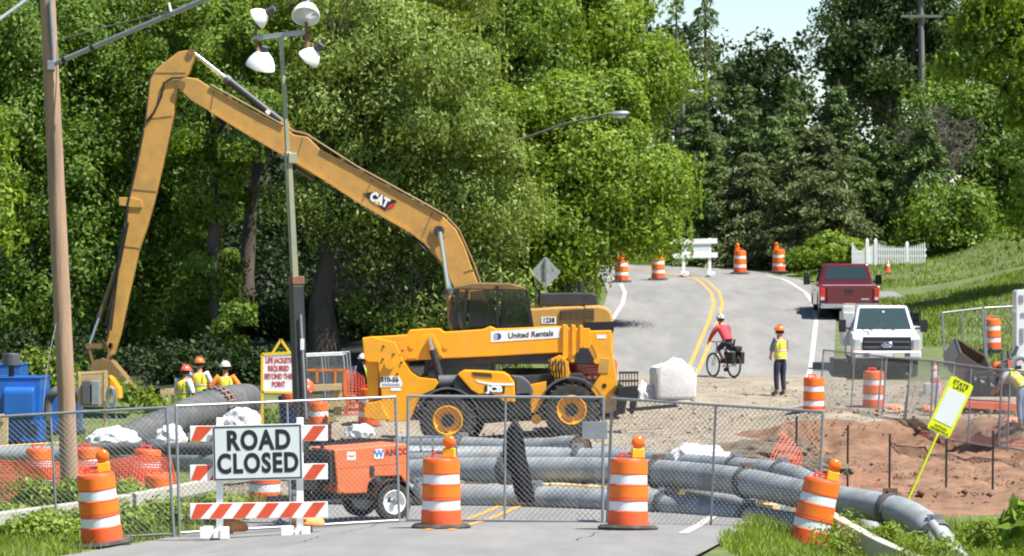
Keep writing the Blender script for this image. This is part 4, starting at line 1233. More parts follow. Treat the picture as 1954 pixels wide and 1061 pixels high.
# ---------------------------------------------------------------- long reach excavator
M['cat_tan'] = mat('tan_paint', srgb(187, 141, 70), 0.5, var=0.14, scale=3.2, dirt=srgb(140, 112, 72), dirt_amt=0.7, dscale=1.1, coat=0.15)
M['cat_dark'] = mat('tan_worn', srgb(122, 96, 58), 0.6, var=0.25, scale=4, dirt=srgb(110, 90, 66), dirt_amt=0.7)
M['jcb'] = mat('yellow_paint', (0.80, 0.345, 0.005), 0.32, var=0.09, scale=3.5, dirt=srgb(190, 150, 80), dirt_amt=0.5, dscale=1.6, coat=0.3)
M['dark_steel'] = mat('dark_steel', (0.035, 0.036, 0.04), 0.5, 0.2, var=0.25, scale=5)
M['dark_grey'] = mat('dark_grey', (0.075, 0.08, 0.09), 0.5, var=0.15, scale=4, dirt=(0.2, 0.19, 0.17), dirt_amt=0.5)
M['decal_white'] = mat('decal_white', (0.78, 0.79, 0.80), 0.45, var=0.03)
M['decal_black'] = mat('decal_black', (0.014, 0.014, 0.018), 0.4)
M['decal_red'] = mat('decal_red', (0.55, 0.03, 0.03), 0.4)
M['decal_blue'] = mat('decal_blue', (0.02, 0.05, 0.28), 0.4)
M['decal_grey'] = mat('decal_grey', (0.35, 0.36, 0.38), 0.5, var=0.2, scale=40)
M['glass'] = glass_mat('glass', (0.03, 0.04, 0.045), 0.12)
M['glass_dark'] = glass_mat('glass_dark', (0.03, 0.05, 0.055), 0.88)

class Frame:
    """local frame of a machine seen broadside: pixels to local metres"""
    def __init__(s, px, D):
        s.D = D; s.s = FPX / D; s.px = px
        s.ox = (px - 977.0) / s.s
        s.oz = gz(s.ox, D)
    def p(s, x, y, d=0.0):
        return V(((x - s.px) / s.s, d, CAMZ - (y - 530.5) / s.s - s.oz))
    def poly(s, pts):
        return [(q.x, q.z) for q in (s.p(*a) for a in pts)]

E = Frame(950, 92.0)
ex = thing('excavator', 'tan long reach excavator with its jib bent over the works', 'excavator', (E.ox, E.D, E.oz))
def eprism(name, pts, y0, y1, m, bev=0.0, parent=None):
    return MB().prism(E.poly(pts), y0, y1).build(name, M[m] if isinstance(m, str) else m, parent or ex, bev=bev)
boom_o = [(352, 148), (378, 151), (402, 167), (450, 195), (500, 222), (541, 242), (562, 258), (588, 262), (612, 286), (650, 306), (680, 322), (741, 356), (804, 390), (845, 413), (871, 439), (886, 470), (899, 507), (912, 540), (930, 582), (938, 612),
          (905, 622), (893, 596), (868, 553), (850, 515), (834, 490), (812, 465), (786, 445), (692, 391), (620, 344), (544, 298), (470, 255), (400, 213), (365, 192), (345, 172), (342, 158)]
boom = eprism('boom', boom_o, -0.29, 0.29, 'cat_tan', bev=0.02)
# flange lips along the boom's top and bottom edges
def lip(pts, y0, y1, h, m, parent):
    b = MB()
    for i in range(len(pts) - 1):
        p, q = E.p(*pts[i]), E.p(*pts[i + 1])
        d = (q - p).normalized(); nn = V((-d.z, 0, d.x)) * (h / 2); d = d * 0.01
        b.prism([((p + nn - d).x, (p + nn - d).z), ((q + nn + d).x, (q + nn + d).z), ((q - nn + d).x, (q - nn + d).z), ((p - nn - d).x, (p - nn - d).z)], y0 - 0.001 * i, y1 + 0.001 * i)
    return b.build('flange', M[m], parent)
lip([(402, 212), (470, 254), (544, 297), (620, 343), (692, 390), (786, 444), (813, 465), (834, 490), (851, 515)], -0.33, 0.33, 0.05, 'cat_tan', boom)
lip([(402, 168), (450, 196), (500, 223), (541, 243)], -0.32, 0.32, 0.04, 'cat_dark', boom)
lip([(612, 287), (680, 323), (741, 357), (804, 391), (845, 414)], -0.32, 0.32, 0.035, 'cat_dark', boom)
b = MB()
for q in ((741, 355), (806, 389), (690, 326), (600, 276), (440, 187)):
    b.box(E.p(*q), (0.12, 0.5, 0.06), (0, R(27), 0))
tag(b.build('hose_clamps', M['cat_dark'], boom), kind='stuff')
b = MB()
for dy in (-0.12, 0, 0.12):
    b.tube([E.p(402, 162, dy), E.p(470, 199, dy), E.p(560, 250, dy), E.p(585, 256, dy), E.p(680, 317, dy), E.p(804, 385, dy), E.p(850, 411, dy), E.p(876, 439, dy), E.p(905, 505, dy), E.p(925, 565, dy)], 0.028, 6)
tag(b.build('hydraulic_lines', M['cat_dark'], boom), kind='stuff')
b = MB(); b.prism(E.poly([(563, 310), (602, 334), (598, 346), (566, 326)]), -0.2, 0.2); b.build('bracket', M['cat_dark'], boom)
b = MB(); b.cyl(E.p(838, 441, -0.40), E.p(838, 441, 0.40), 0.13, n=16); b.build('pin', M['dark_steel'], boom, smooth=40)
b = MB(); b.cyl(E.p(838, 441, -0.345), E.p(838, 441, 0.345), 0.2, n=18); b.build('boss', M['cat_tan'], boom, smooth=40)
# emblem on the boom
em = MB().prism(E.poly([(694, 369), (713, 367), (758, 384), (752, 396), (735, 402), (694, 372)]), -0.2985, -0.292).build('emblem', M['decal_black'], boom)
MB().prism(E.poly([(736, 401.5), (752, 395.5), (756, 387), (744, 391)]), -0.302, -0.299).build('red_corner', M['decal_red'], em)
MB().prism(E.poly([(716, 391), (729, 392), (722, 380)]), -0.302, -0.299).build('yellow_triangle', M['case_yellow'], em)
text('lettering', 'CAT', 0.30, M['decal_white'], em, E.p(725, 382, -0.305), rot=(R(90), R(25), 0), bold=0.02, ext=0.001, sx=0.82)
for (p, q) in (((806, 452), (826, 404)), ((566, 308), (580, 262)), ((404, 211), (410, 174)), ((690, 388), (712, 342)), ((886, 520), (905, 514))):
    MB().beam(E.p(*p, -0.293), E.p(*q, -0.293), 0.012, 0.03).build('weld_seam', M['cat_dark'], boom)
b = MB()
for dy in (-0.2, -0.12):
    b.tube([E.p(834, 498, dy - .1), E.p(800, 464, dy - .1), E.p(700, 403, dy), E.p(606, 345, dy), E.p(560, 316, dy)], 0.022, 6)
tag(b.build('hoses', M['black'], boom, smooth=60), kind='stuff')
# stick
stick_o = [(341, 100), (358, 97), (367, 96), (373, 101), (368, 120), (360, 142), (342, 166), (334, 200), (333, 219), (314, 302), (294, 388), (279, 440), (265, 480), (246, 566), (230, 640), (219, 676), (208, 682), (204, 655), (216, 560), (233, 458), (251, 362), (266, 290), (279, 226), (287, 152), (297, 134)]
stick = eprism('stick', stick_o, -0.22, 0.22, 'cat_tan', bev=0.02)
lip([(298, 133), (288, 152), (280, 226), (266, 290), (251, 362), (233, 458), (217, 560), (206, 650)], -0.25, 0.25, 0.03, 'dark_steel', stick)
b = MB(); b.prism(E.poly([(229, 377), (251, 377), (272, 382), (274, 397), (252, 396), (229, 392)]), -0.26, 0.26); b.build('bracket', M['cat_tan'], stick, bev=0.01)
b = MB(); b.tube([E.p(q[0], q[1], -0.26) for q in ((356, 149), (330, 150), (314, 160), (310, 185), (296, 215), (281, 233))], 0.028, 6)
b.tube([E.p(q[0], q[1], -0.27) for q in ((276, 250), (262, 320), (246, 390), (243, 430), (232, 480), (222, 560), (214, 630))], 0.025, 6)
b.tube([E.p(q[0], q[1], -0.25) for q in ((247, 425), (232, 500), (214, 570), (203, 620))], 0.02, 6)
tag(b.build('hoses', M['black'], stick, smooth=60), kind='stuff')
b = MB(); b.cyl(E.p(348, 163, -0.31), E.p(348, 163, 0.31), 0.11, n=14); b.cyl(E.p(366, 101, -0.26), E.p(366, 101, 0.26), 0.09, n=14)
tag(b.build('pins', M['cat_dark'], stick, smooth=40), kind='stuff')
for (p, q) in (((282, 228), (330, 222)), ((256, 362), (300, 366)), ((238, 470), (268, 474)), ((298, 140), (356, 140))):
    MB().beam(E.p(*p, -0.223), E.p(*q, -0.223), 0.012, 0.028).build('weld_seam', M['cat_dark'], stick)
# cylinders
def ram(name, a, c, f, r, y, mb='dark_steel', mr='chrome', cap='cat_dark'):
    A = E.p(*a, y); B = E.p(*c, y); mid = A + (B - A) * f
    o = MB().cyl(A, mid, r, n=14).build(name, M[mb], ex, smooth=40)
    MB().cyl(mid, B, r * 0.55, n=12).build('rod', M[mr], o, smooth=40)
    MB().cyl(mid - (B - A).normalized() * 0.06, mid + (B - A).normalized() * 0.08, r * 1.12, n=14).build('gland', M['dark_grey'], o, smooth=40)
    return o
c1 = ram('stick_cylinder', (541, 236), (369, 101), 0.62, 0.105, 0.0)
b = MB(); b.box(E.p(512, 214, -0.10), (0.12, 0.02, 0.1), (0, R(38), 0)); b.build('label_plate', M['decal_white'], c1)
b = MB(); b.prism(E.poly([(533, 240), (538, 228), (550, 232), (556, 252)]), -0.12, 0.12); b.build('lug', M['cat_tan'], boom)
for y in (-0.42, 0.42):
    ram('boom_cylinder', (868, 640), (840, 443), 0.42, 0.105, y, 'cat_tan')
ram('boom_cylinder_far', (878, 640), (851, 520), 0.3, 0.09, 0.6, 'cat_tan').name = 'boom_cylinder'
ram('bucket_cylinder', (226, 505), (171, 660), 0.62, 0.07, -0.05, 'cat_dark')
# linkage and bucket
b = MB()
for y in (-0.16, 0.16):
    b.beam(E.p(166, 660, y), E.p(214, 660, y), 0.06, 0.13); b.beam(E.p(170, 658, y), E.p(180, 700, y), 0.06, 0.13); b.beam(E.p(213, 655, y), E.p(207, 692, y), 0.07, 0.16)
b.cyl(E.p(171, 660, -0.24), E.p(171, 660, 0.24), 0.08, n=12); b.cyl(E.p(213, 659, -0.24), E.p(213, 659, 0.24), 0.08, n=12)
tag(b.build('linkage', M['cat_dark'], ex), kind='stuff')
bk = MB()
bk.prism(E.poly([(176, 704), (181, 688), (198, 683), (217, 689), (262, 742), (266, 752), (210, 754)]), -0.5, -0.44)
bk.prism(E.poly([(176, 704), (181, 688), (198, 683), (217, 689), (262, 742), (266, 752), (210, 754)]), 0.44, 0.5)
bk.prism(E.poly([(217, 689), (262, 742), (266, 752), (260, 752), (213, 694)]), -0.44, 0.44)
bk.prism(E.poly([(176, 704), (181, 688), (198, 683), (217, 689), (213, 696), (197, 690), (186, 694), (182, 706)]), -0.44, 0.44)
bk.build('bucket', M['cat_dark'], ex, bev=0.008)
# undercarriage and turntable
def stadium(x0, x1, z0, z1, n=8):
    r = (z1 - z0) / 2; zc = (z0 + z1) / 2; P = []
    for k in range(n + 1):
        a = -PI / 2 + PI * k / n; P.append((x1 - r + r * math.cos(a), zc + r * math.sin(a)))
    for k in range(n + 1):
        a = PI / 2 + PI * k / n; P.append((x0 + r + r * math.cos(a), zc + r * math.sin(a)))
    return P
for y in (-1.65, 1.05):
    tr_ = MB().prism(stadium(-1.4, 3.2, 0, 1.0), y, y + 0.6).build('track', M['dark_steel'], ex, bev=0.02)
    sh = MB()
    for k in range(26):
        sh.box((-1.0 + k * 0.155, y + 0.3, 1.01), (0.1, 0.62, 0.06)); sh.box((-1.0 + k * 0.155, y + 0.3, 0.0), (0.1, 0.62, 0.06))
    tag(sh.build('track_shoes', M['rust'], tr_), kind='stuff')
    rl = MB()
    for k in range(7): rl.cyl((-0.7 + k * 0.53, y - 0.02, 0.24), (-0.7 + k * 0.53, y + 0.62, 0.24), 0.16, n=14)
    rl.cyl((-0.9, y - 0.02, 0.5), (-0.9, y + 0.62, 0.5), 0.36, n=20); rl.cyl((2.7, y - 0.02, 0.5), (2.7, y + 0.62, 0.5), 0.36, n=20)
    tag(rl.build('rollers', M['cat_dark'], tr_, smooth=40), kind='stuff')
b = MB(); b.box((0.9, 0, 0.7), (2.4, 2.2, 0.5)); b.cyl((0.9, 0, 0.9), (0.9, 0, 1.2), 0.8, n=24); b.build('turntable', M['dark_steel'], ex, smooth=40)
eprism('deck', [(858, 655), (1166, 655), (1166, 692), (870, 692)], -1.42, 1.42, 'dark_steel', bev=0.02)
cov = eprism('engine_cover', [(1008, 654), (1008, 589), (1040, 587), (1066, 585), (1100, 584), (1112, 584), (1112, 654)], -1.4, 1.4, 'cat_tan', bev=0.04)
cw = eprism('counterweight', [(1112, 656), (1112, 583), (1140, 582), (1156, 586), (1164, 595), (1168, 612), (1168, 690), (1130, 690)], -1.43, 1.43, 'cat_tan', bev=0.06)
b = MB(); b.prism(E.poly([(1113, 614), (1168.5, 612), (1168.5, 630), (1113, 630)]), -1.437, 1.0); b.build('black_stripe', M['decal_black'], cw)
gr = MB().prism(E.poly([(1068, 591), (1131, 588), (1131, 610), (1068, 611)]), -1.438, -1.40).build('grille', M['dark_steel'], cov)
for k in range(5):
    b = MB(); b.box(E.p(1099.5, 592.5 + k * 4.2, -1.442), (0.80, 0.02, 0.022), (0, R(-1.5), 0)); b.build('slat', M['cat_dark'], gr)
for k in range(1, 5):
    b = MB(); b.box(E.p(1068 + k * 12.6, 600, -1.444), (0.018, 0.016, 0.27)); b.build('slat', M['cat_dark'], gr)
b = MB(); b.box(E.p(1046, 610, -1.405), (0.36, 0.008, 0.17)); dp = b.build('number_plate', M['decal_white'], cov)
text('number', '1238', 0.16, M['decal_black'], dp, E.p(1046, 610, -1.412), bold=0.006, sx=0.85, space=1.1)
eh = eprism('exhaust_hood', [(1026, 584), (1026, 566), (1032, 559), (1128, 558), (1138, 562), (1140, 584)], -0.55, 0.7, 'dark_steel', bev=0.04)
b = MB(); b.cyl(E.p(1108, 560, 0.2), E.p(1108, 536, 0.2), 0.07, n=12); b.build('exhaust_pipe', M['dark_steel'], eh, smooth=40)
b = MB(); b.tube([E.p(1022, 588, -1.2), E.p(1022, 545, -1.2), E.p(1030, 540, -1.2), E.p(1030, 588, -1.0)], 0.018, 6); b.build('handrail', M['dark_steel'], cov)
# cab
cab = thing('cab', None, None); cab.parent = ex
cyA, cyB = -1.42, -0.42
b = MB()
for y in (cyA, cyB):
    for (a, c, w) in (((866, 652), (874, 552), 0.10), ((884, 652), (892, 553), 0.07), ((951, 652), (949, 545), 0.16), ((1015, 622), (1003, 552), 0.07), ((1015, 622), (1015, 652), 0.10), ((864, 652), (1017, 652), 0.10), ((955, 622), (1015, 622), 0.06)):
        b.beam(E.p(*a, y), E.p(*c, y), 0.08, w)
for q in ((874, 552), (866, 652), (1003, 552), (1015, 640)):
    b.beam(E.p(*q, cyA), E.p(*q, cyB), 0.08, 0.08)
b.build('frame', M['black'], cab)
MB().prism(E.poly([(868, 552), (874, 545), (905, 539), (972, 540), (1000, 547), (1006, 554)]), cyA - 0.03, cyB + 0.03).build('roof', M['cat_dark'], cab, bev=0.03)
for nm, pl in (('window', [(894, 648), (898, 556), (944, 551), (946, 648)]), ('window', [(957, 620), (955, 551), (1000, 555), (1011, 620)]), ('window', [(868, 648), (876, 556), (890, 556), (883, 648)])):
    MB().prism(E.poly(pl), cyA + 0.02, cyA + 0.03).build(nm, M['glass'], cab)
    MB().prism(E.poly(pl), cyB - 0.03, cyB - 0.02).build(nm, M['glass'], cab)
b = MB(); b.box(E.p(958, 612, -0.92), (0.14, 0.5, 0.75), (0, R(8), 0)); b.box(E.p(940, 640, -0.92), (0.5, 0.5, 0.16)); b.build('seat', M['dark_grey'], cab, bev=0.03)
b = MB(); b.beam(E.p(905, 652, -0.7), E.p(903, 612, -0.7), 0.04, 0.04); b.box(E.p(902, 606, -0.75), (0.05, 0.25, 0.2)); b.build('monitor', M['black'], cab)
b = MB(); b.beam(E.p(868, 590, cyA - 0.12), E.p(876, 560, cyA - 0.1), 0.03, 0.03); b.box(E.p(862, 602, cyA - 0.15), (0.05, 0.2, 0.36)); b.build('mirror', M['black'], cab)

# ---------------------------------------------------------------- yellow telescopic handler
T = Frame(970, 87.5)
th = thing('telehandler', 'bright yellow telescopic handler with rental banner along its boom', 'telehandler', (T.ox, T.D, T.oz))
def tprism(name, pts, y0, y1, m, bev=0.0, parent=None):
    return MB().prism(T.poly(pts), y0, y1).build(name, M[m], parent or th, bev=bev)
tb_o = [(714, 642), (752, 640), (777, 638), (782, 629), (812, 627), (840, 626), (848, 633), (880, 631), (921, 628), (936, 622), (947, 627), (1000, 625), (1066, 622), (1078, 623), (1077, 672), (1000, 676), (920, 680), (845, 684), (777, 688), (752, 688), (716, 680)]
tboom = tprism('boom', tb_o, -0.45, 0.12, 'jcb', bev=0.025)
# raised ribs on the boom root
b = MB(); b.prism(T.poly([(777, 684), (806, 642), (818, 636), (828, 638), (842, 664), (846, 680), (838, 678), (826, 648), (818, 644), (796, 684)]), -0.475, -0.44); b.build('web_plate', M['jcb'], tboom, bev=0.012)
b = MB()
for q, r in (((788, 658), 0.09), ((851, 660), 0.07), ((738, 656), 0.10)):
    b.cyl(T.p(*q, -0.47), T.p(*q, -0.40), r, n=16)
tag(b.build('bosses', M['jcb'], tboom, smooth=40), kind='stuff')
b = MB(); b.prism(T.poly([(716, 657), (722, 652), (744, 652), (748, 658), (744, 664), (722, 665)]), -0.468, -0.44); b.build('pocket_plate', M['jcb'], tboom, bev=0.012)
# telescoping collars
for k, (x0, x1, ya, yb, dy) in enumerate(((1073, 1083, 619, 684, 0.06), (1083, 1090, 625, 678, -0.02), (1090, 1098, 619, 678, 0.03), (1098, 1105, 626, 672, -0.04), (1105, 1112, 620, 664, 0.01), (1112, 1126, 626, 664, -0.05))):
    tprism('boom_collar', [(x0, ya), (x1 - 1.5, ya + 0.6), (x1, ya + 3), (x1, yb - 4), (x1 - 2, yb), (x0, yb)], -0.45 - dy, 0.12 + dy, 'jcb', bev=0.012)
b = MB(); b.cyl(T.p(1087, 690, -0.3), T.p(1087, 640, -0.3), 0.12, n=14); b.build('chain_guide', M['jcb'], th, smooth=40)
# boom head gooseneck
hd = tprism('boom_head', [(1112, 632), (1126, 631), (1166, 630), (1167, 661), (1171, 690), (1178, 738), (1175, 755), (1157, 753), (1138, 758), (1126, 744), (1136, 728), (1146, 712), (1137, 680), (1128, 659), (1114, 650)], -0.36, 0.06, 'jcb', bev=0.025)
b = MB(); b.prism(T.poly([(1142, 682), (1163, 684), (1160, 711), (1140, 712)]), -0.375, -0.355); b.build('cover_plate', M['cat_tan'], hd, bev=0.008)
b = MB(); b.cyl(T.p(1152.5, 735, -0.37), T.p(1152.5, 735, 0.07), 0.055, n=14); b.build('pin_hole', M['black'], hd, smooth=40)
b = MB(); b.box(T.p(1147, 642, -0.363), (0.23, 0.006, 0.09)); b.build('sticker', M['decal_white'], hd)
b = MB(); b.cyl(T.p(1138, 688, -0.42), T.p(1138, 688, 0.1), 0.07, n=12); b.cyl(T.p(1150, 755, -0.40), T.p(1150, 755, 0.1), 0.07, n=12)
tag(b.build('pins', M['jcb'], hd, smooth=40), kind='stuff')
# banner
bn = MB().prism(T.poly([(936.5, 632), (1067, 623.5), (1067.5, 644), (936.5, 652.5)]), -0.458, -0.452).build('banner', M['decal_white'], tboom)
text('lettering', 'United Rentals', 0.185, M['decal_black'], bn, T.p(1012, 638, -0.461), rot=(R(90), R(-3.5), 0), bold=0.0045, shear=0.12, sx=0.98)
b = MB(); b.lathe([(0.085, -0.003), (0.085, 0.0)], 20, T.p(950, 641.5, -0.459), Matrix.Rotation(R(90), 3, 'X')); lg = b.build('logo', M['decal_blue'], bn)
b = MB(); b.lathe([(0.086, -0.002), (0.086, 0.0)], 20, T.p(946, 641.7, -0.4625), Matrix.Rotation(R(90), 3, 'X') @ Matrix.Diagonal((0.62, 1, 1)).to_3x3()); b.build('logo_half', M['decal_grey'], bn)
# rear frame and tower
rear = tprism('rear_frame', [(694, 645), (714, 642), (756, 652), (770, 684), (786, 708), (800, 718), (834, 722), (838, 730), (829, 742), (806, 752), (796, 770), (784, 800), (740, 803), (734, 790), (728, 730), (724, 690), (706, 690), (698, 684)], -0.85, -0.72, 'jcb', bev=0.015)
tprism('rear_frame', [(694, 645), (714, 642), (756, 652), (770, 684), (786, 708), (800, 718), (834, 722), (806, 752), (784, 800), (706, 802), (702, 760), (700, 690)], 0.25, 0.4, 'jcb', bev=0.015)
tprism('tower_side', [(694, 644), (714, 641.5), (726, 690), (724, 760), (704, 764), (702, 720), (700, 690)], -0.70, 0.24, 'jcb', bev=0.015)
b = MB(); b.cyl(T.p(746, 693, -0.92), T.p(746, 693, 0.42), 0.12, n=16); b.build('pivot_pin', M['jcb'], rear, smooth=40)
b = MB()
for q in ((734, 660), (733, 684), (753, 675), (770, 668), (768, 690), (760, 712)): b.cyl(T.p(*q, -0.875), T.p(*q, -0.84), 0.028, n=8)
tag(b.build('bolts', M['dark_steel'], rear), kind='stuff')
tprism('counterweight', [(697, 776), (702, 767), (730, 762), (738, 784), (746, 798), (722, 799), (698, 794)], -0.98, 0.7, 'jcb', bev=0.02)
b = MB(); b.prism(T.poly([(733, 716), (763, 716), (770, 729), (768, 736), (727, 737), (728, 728)]), -0.857, -0.852); dc = b.build('decal', M['decal_white'], rear)
text('lettering', '510-56', 0.15, M['decal_black'], dc, T.p(746, 723, -0.86), bold=0.006)
b = MB(); b.box(T.p(748, 732, -0.8595), (0.42, 0.003, 0.05)); b.build('decal_band', M['decal_grey'], dc)
b = MB(); b.box(T.p(757, 741, -0.8555), (0.24, 0.005, 0.07)); b.build('decal', M['decal_white'], rear)
# lift ram under the boom
def tram(name, a, c, f, r, y, mb='dark_steel'):
    A = T.p(*a, y); B = T.p(*c, y); mid = A + (B - A) * f
    o = MB().cyl(A, mid, r, n=12).build(name, M[mb], th, smooth=40)
    MB().cyl(mid, B, r * 0.6, n=10).build('rod', M['chrome'], o, smooth=40); return o
tram('lift_cylinder', (842, 722), (820, 645), 0.72, 0.085, -0.52)
tram('tilt_cylinder', (1076, 730), (1072, 690), 0.75, 0.07, -0.3)
b = MB(); b.beam(T.p(802, 722, -0.1), T.p(838, 690, -0.1), 0.1, 0.08); b.beam(T.p(830, 650, -0.2), T.p(834, 715, -0.2), 0.07, 0.07); b.build('brace', M['dark_steel'], th)
tprism('boom_underside', [(845, 685), (1000, 678), (1074, 673), (1074, 684), (1000, 690), (850, 697)], -0.38, 0.05, 'dark_steel')
# chassis, engine pod, cab beyond
tprism('chassis', [(800, 752), (830, 722), (1110, 712), (1124, 735), (1130, 760), (1100, 792), (1030, 800), (900, 806), (800, 800)], -0.50, 0.55, 'dark_steel', bev=0.02)
tprism('belly_frame', [(905, 752), (1012, 745), (1014, 792), (912, 798)], -1.02, -0.5, 'black', bev=0.03)
pod = tprism('engine_pod', [(874, 712), (886, 704), (920, 705), (962, 708), (972, 714), (982, 727), (983, 765), (960, 763), (940, 748), (914, 750), (900, 742), (886, 726)], -1.10, -0.45, 'jcb', bev=0.03)
tprism('pod_side', [(874, 714), (884, 727), (898, 743), (914, 752), (900, 755), (878, 752), (866, 735), (868, 720)], -1.06, -0.5, 'black', bev=0.02)
tprism('pod_front', [(974, 714), (996, 716), (1010, 727), (1017, 742), (1015, 757), (984, 756), (984, 727)], -1.02, -0.45, 'dark_grey', bev=0.03)
b = MB()
for k in range(8):
    b.box(T.p(905 + k * 4.6, 711 + k * 0.35, -1.095), (0.032, 0.04, 0.11), (0, R(-28), 0))
tag(b.build('vents', M['decal_black'], pod), kind='stuff')
b = MB(); b.prism(T.poly([(908, 723), (940, 728), (981, 729), (981, 733), (940, 733), (912, 727)]), -1.107, -1.09); b.build('white_swoosh', M['decal_white'], pod)
jl = MB().prism(T.poly([(925.5, 733), (964, 734), (963, 747), (925, 746)]), -1.113, -1.098).build('logo_plate', M['decal_black'], pod)
text('lettering', 'JCB', 0.185, M['decal_white'], jl, T.p(944.5, 740, -1.118), bold=0.012, sx=1.25, space=1.0, rot=(R(90), R(1), 0))
b = MB(); b.cyl(T.p(838, 728, -0.6), T.p(878, 727, -0.6), 0.17, n=14); b.build('air_intake', M['dark_grey'], th, smooth=40)
tprism('step_plate', [(1012, 732), (1042, 726), (1040, 760), (1022, 786), (1012, 786)], -0.85, -0.5, 'jcb', bev=0.012)
b = MB(); b.cyl(T.p(1023, 797, -0.9), T.p(1023, 797, -0.6), 0.12, n=14); b.build('axle_cap', M['jcb'], th, smooth=40)
tprism('front_plate', [(1046, 686), (1068, 676), (1084, 690), (1086, 720), (1060, 726), (1052, 712)], -0.62, -0.5, 'jcb', bev=0.012)
tprism('front_plate', [(1066, 676), (1080, 678), (1088, 712), (1070, 716)], -0.3, 0.3, 'jcb', bev=0.012)
b = MB()
for i in range(6):
    b.tube([T.p(1050 + i * 5, 684 + (i % 2) * 4, -0.64), T.p(1047 + i * 6, 702, -0.7), T.p(1052 + i * 5, 722, -0.62)], 0.018, 5)
tag(b.build('hoses', M['black'], th), kind='stuff')
# cab (low, on the far side, seen under the boom)
cb = tprism('cab', [(806, 726), (812, 668), (826, 644), (932, 640), (944, 690), (946, 730)], 0.42, 1.08, 'black', bev=0.03)
MB().prism(T.poly([(816, 722), (822, 672), (834, 652), (926, 650), (936, 690), (938, 722)]), 0.405, 0.418).build('window', M['glass_dark'], cb)
# wheels
def tyre_wheel(parent, c, R_, W, rimR, m_rim, lug=True, name='wheel', nlug=22):
    c = V(c)
    w = bpy.data.objects.new(name, None); COL.objects.link(w); w.parent = parent; w.location = c
    mm = Matrix.Rotation(R(90), 3, 'X')
    b = MB()
    b.lathe([(rimR, -W * .42), (R_ * 0.86, -W * .5), (R_ * 0.95, -W * .46), (R_ * 0.985, -W * .3), (R_ * 0.985, W * .3), (R_ * 0.95, W * .46), (R_ * 0.86, W * .5), (rimR, W * .42)], 36, (0, 0, 0), mm, cap=False)
    if lug:
        for k in range(nlug):
            for sd in (-1, 1):
                a = 2 * PI * (k + (0.25 if sd > 0 else -0.25)) / nlug
                q = Matrix.Rotation(a, 3, 'Y')
                p = q @ V((R_ * 0.975, sd * W * 0.26, 0))
                e = (q @ Matrix.Rotation(sd * 0.55, 3, 'X')).to_euler()
                b.box(p, (R_ * 0.085, W * 0.52, R_ * 0.11), e)
    b.build('tyre', M['rubber'], w, smooth=35, fixn=False)
    b = MB()
    b.lathe([(rimR * 1.03, -W * .44), (rimR * 0.96, -W * .46), (rimR * 0.88, -W * .40), (rimR * 0.84, -W * .22), (rimR * 0.55, -W * .16), (rimR * 0.5, -W * .26), (rimR * 0.34, -W * .28), (rimR * 0.30, -W * .34), (0.01, -W * .35)], 28, (0, 0, 0), mm, cap=False)
    b.lathe([(rimR * 1.03, W * .44), (rimR * 0.96, W * .46), (rimR * 0.84, W * .22), (0.01, W * .16)], 28, (0, 0, 0), mm, cap=False)
    rim = b.build('rim', M[m_rim], w, smooth=35, fixn=False)
    return w
for (px, py, yy) in ((856, 799, -0.98), (1089, 779, -0.98), (872, 799, 0.98), (1100, 779, 0.98)):
    c = T.p(px, py, yy)
    w = tyre_wheel(th, c, 0.655, 0.42, 0.345, 'jcb_rim' if 'jcb_rim' in M else 'jcb')
    b = MB(); sg = -1 if yy < 0 else 1
    b.cyl((0, sg * 0.12, 0), (0, sg * 0.19, 0), 0.15, n=16); b.build('hub', M['black'], w, smooth=40)
    pts = []
    for k in range(13):
        a = R(20 + 140 * k / 12); pts.append((0.76 * math.cos(a), 0, 0.76 * math.sin(a)))
    if yy < 0:
        b = MB()
        for k in range(12):
            p, q = V(pts[k]), V(pts[k + 1]); b.beam(c + p, c + q, 0.46, 0.035)
        b.build('mudguard', M['dark_grey'], th)
# fork carriage
fc = bpy.data.objects.new('fork_carriage', None); COL.objects.link(fc); fc.parent = th
b = MB()
for k in range(7):
    x = 1182 + k * 5.6
    b.beam(T.p(x, 738, -0.5 + k * 0.03), T.p(x, 709, -0.5 + k * 0.03), 0.025, 0.025)
for y in (710, 726, 738): b.beam(T.p(1180, y, -0.5), T.p(1217, y, -0.3), 0.03, 0.05)
b.build('backrest', M['black'], fc)
b = MB(); b.prism(T.poly([(1178, 738), (1214, 735), (1218, 748), (1212, 776), (1206, 790), (1200, 786), (1202, 760), (1192, 758), (1192, 786), (1184, 790), (1176, 780)]), -0.55, -0.1); b.build('carriage', M['black'], fc, bev=0.01)
for y in (-0.6, 0.3):
    b = MB(); b.beam(T.p(1196, 782, y), T.p(1292, 774, y + 0.3), 0.12, 0.045); b.build('fork', M['black'], fc)
b = MB(); b.cyl(T.p(1175, 748, -0.5), T.p(1175, 748, 0.2), 0.07, n=12); b.build('pivot', M['dark_steel'], fc, smooth=40)
# ---------------------------------------------------------------- people
M['skin'] = mat('skin', srgb(176, 124, 98), 0.55, var=0.06)
M['hat_orange'] = mat('hat_orange', (0.80, 0.15, 0.03), 0.35, coat=0.3)
M['hat_red'] = mat('hat_red', (0.66, 0.10, 0.05), 0.35, coat=0.3)
M['hat_white'] = mat('hat_white', (0.72, 0.66, 0.62), 0.35, coat=0.3)
M['vest_lime'] = mat('vest_lime', (0.58, 0.74, 0.04), 0.8, var=0.1, scale=8)
M['vest_stripe'] = mat('vest_stripe', (0.72, 0.22, 0.06), 0.6)
M['vest_silver'] = mat('vest_silver', (0.62, 0.62, 0.6), 0.4)
M['shirt_orange'] = mat('shirt_orange', (0.75, 0.20, 0.02), 0.85)
M['shirt_white'] = mat('shirt_white', (0.62, 0.62, 0.66), 0.85, var=0.1)
M['shirt_grey'] = mat('shirt_grey', (0.16, 0.17, 0.20), 0.85, var=0.12)
M['shirt_blue'] = mat('shirt_blue', (0.22, 0.28, 0.48), 0.85, var=0.12)
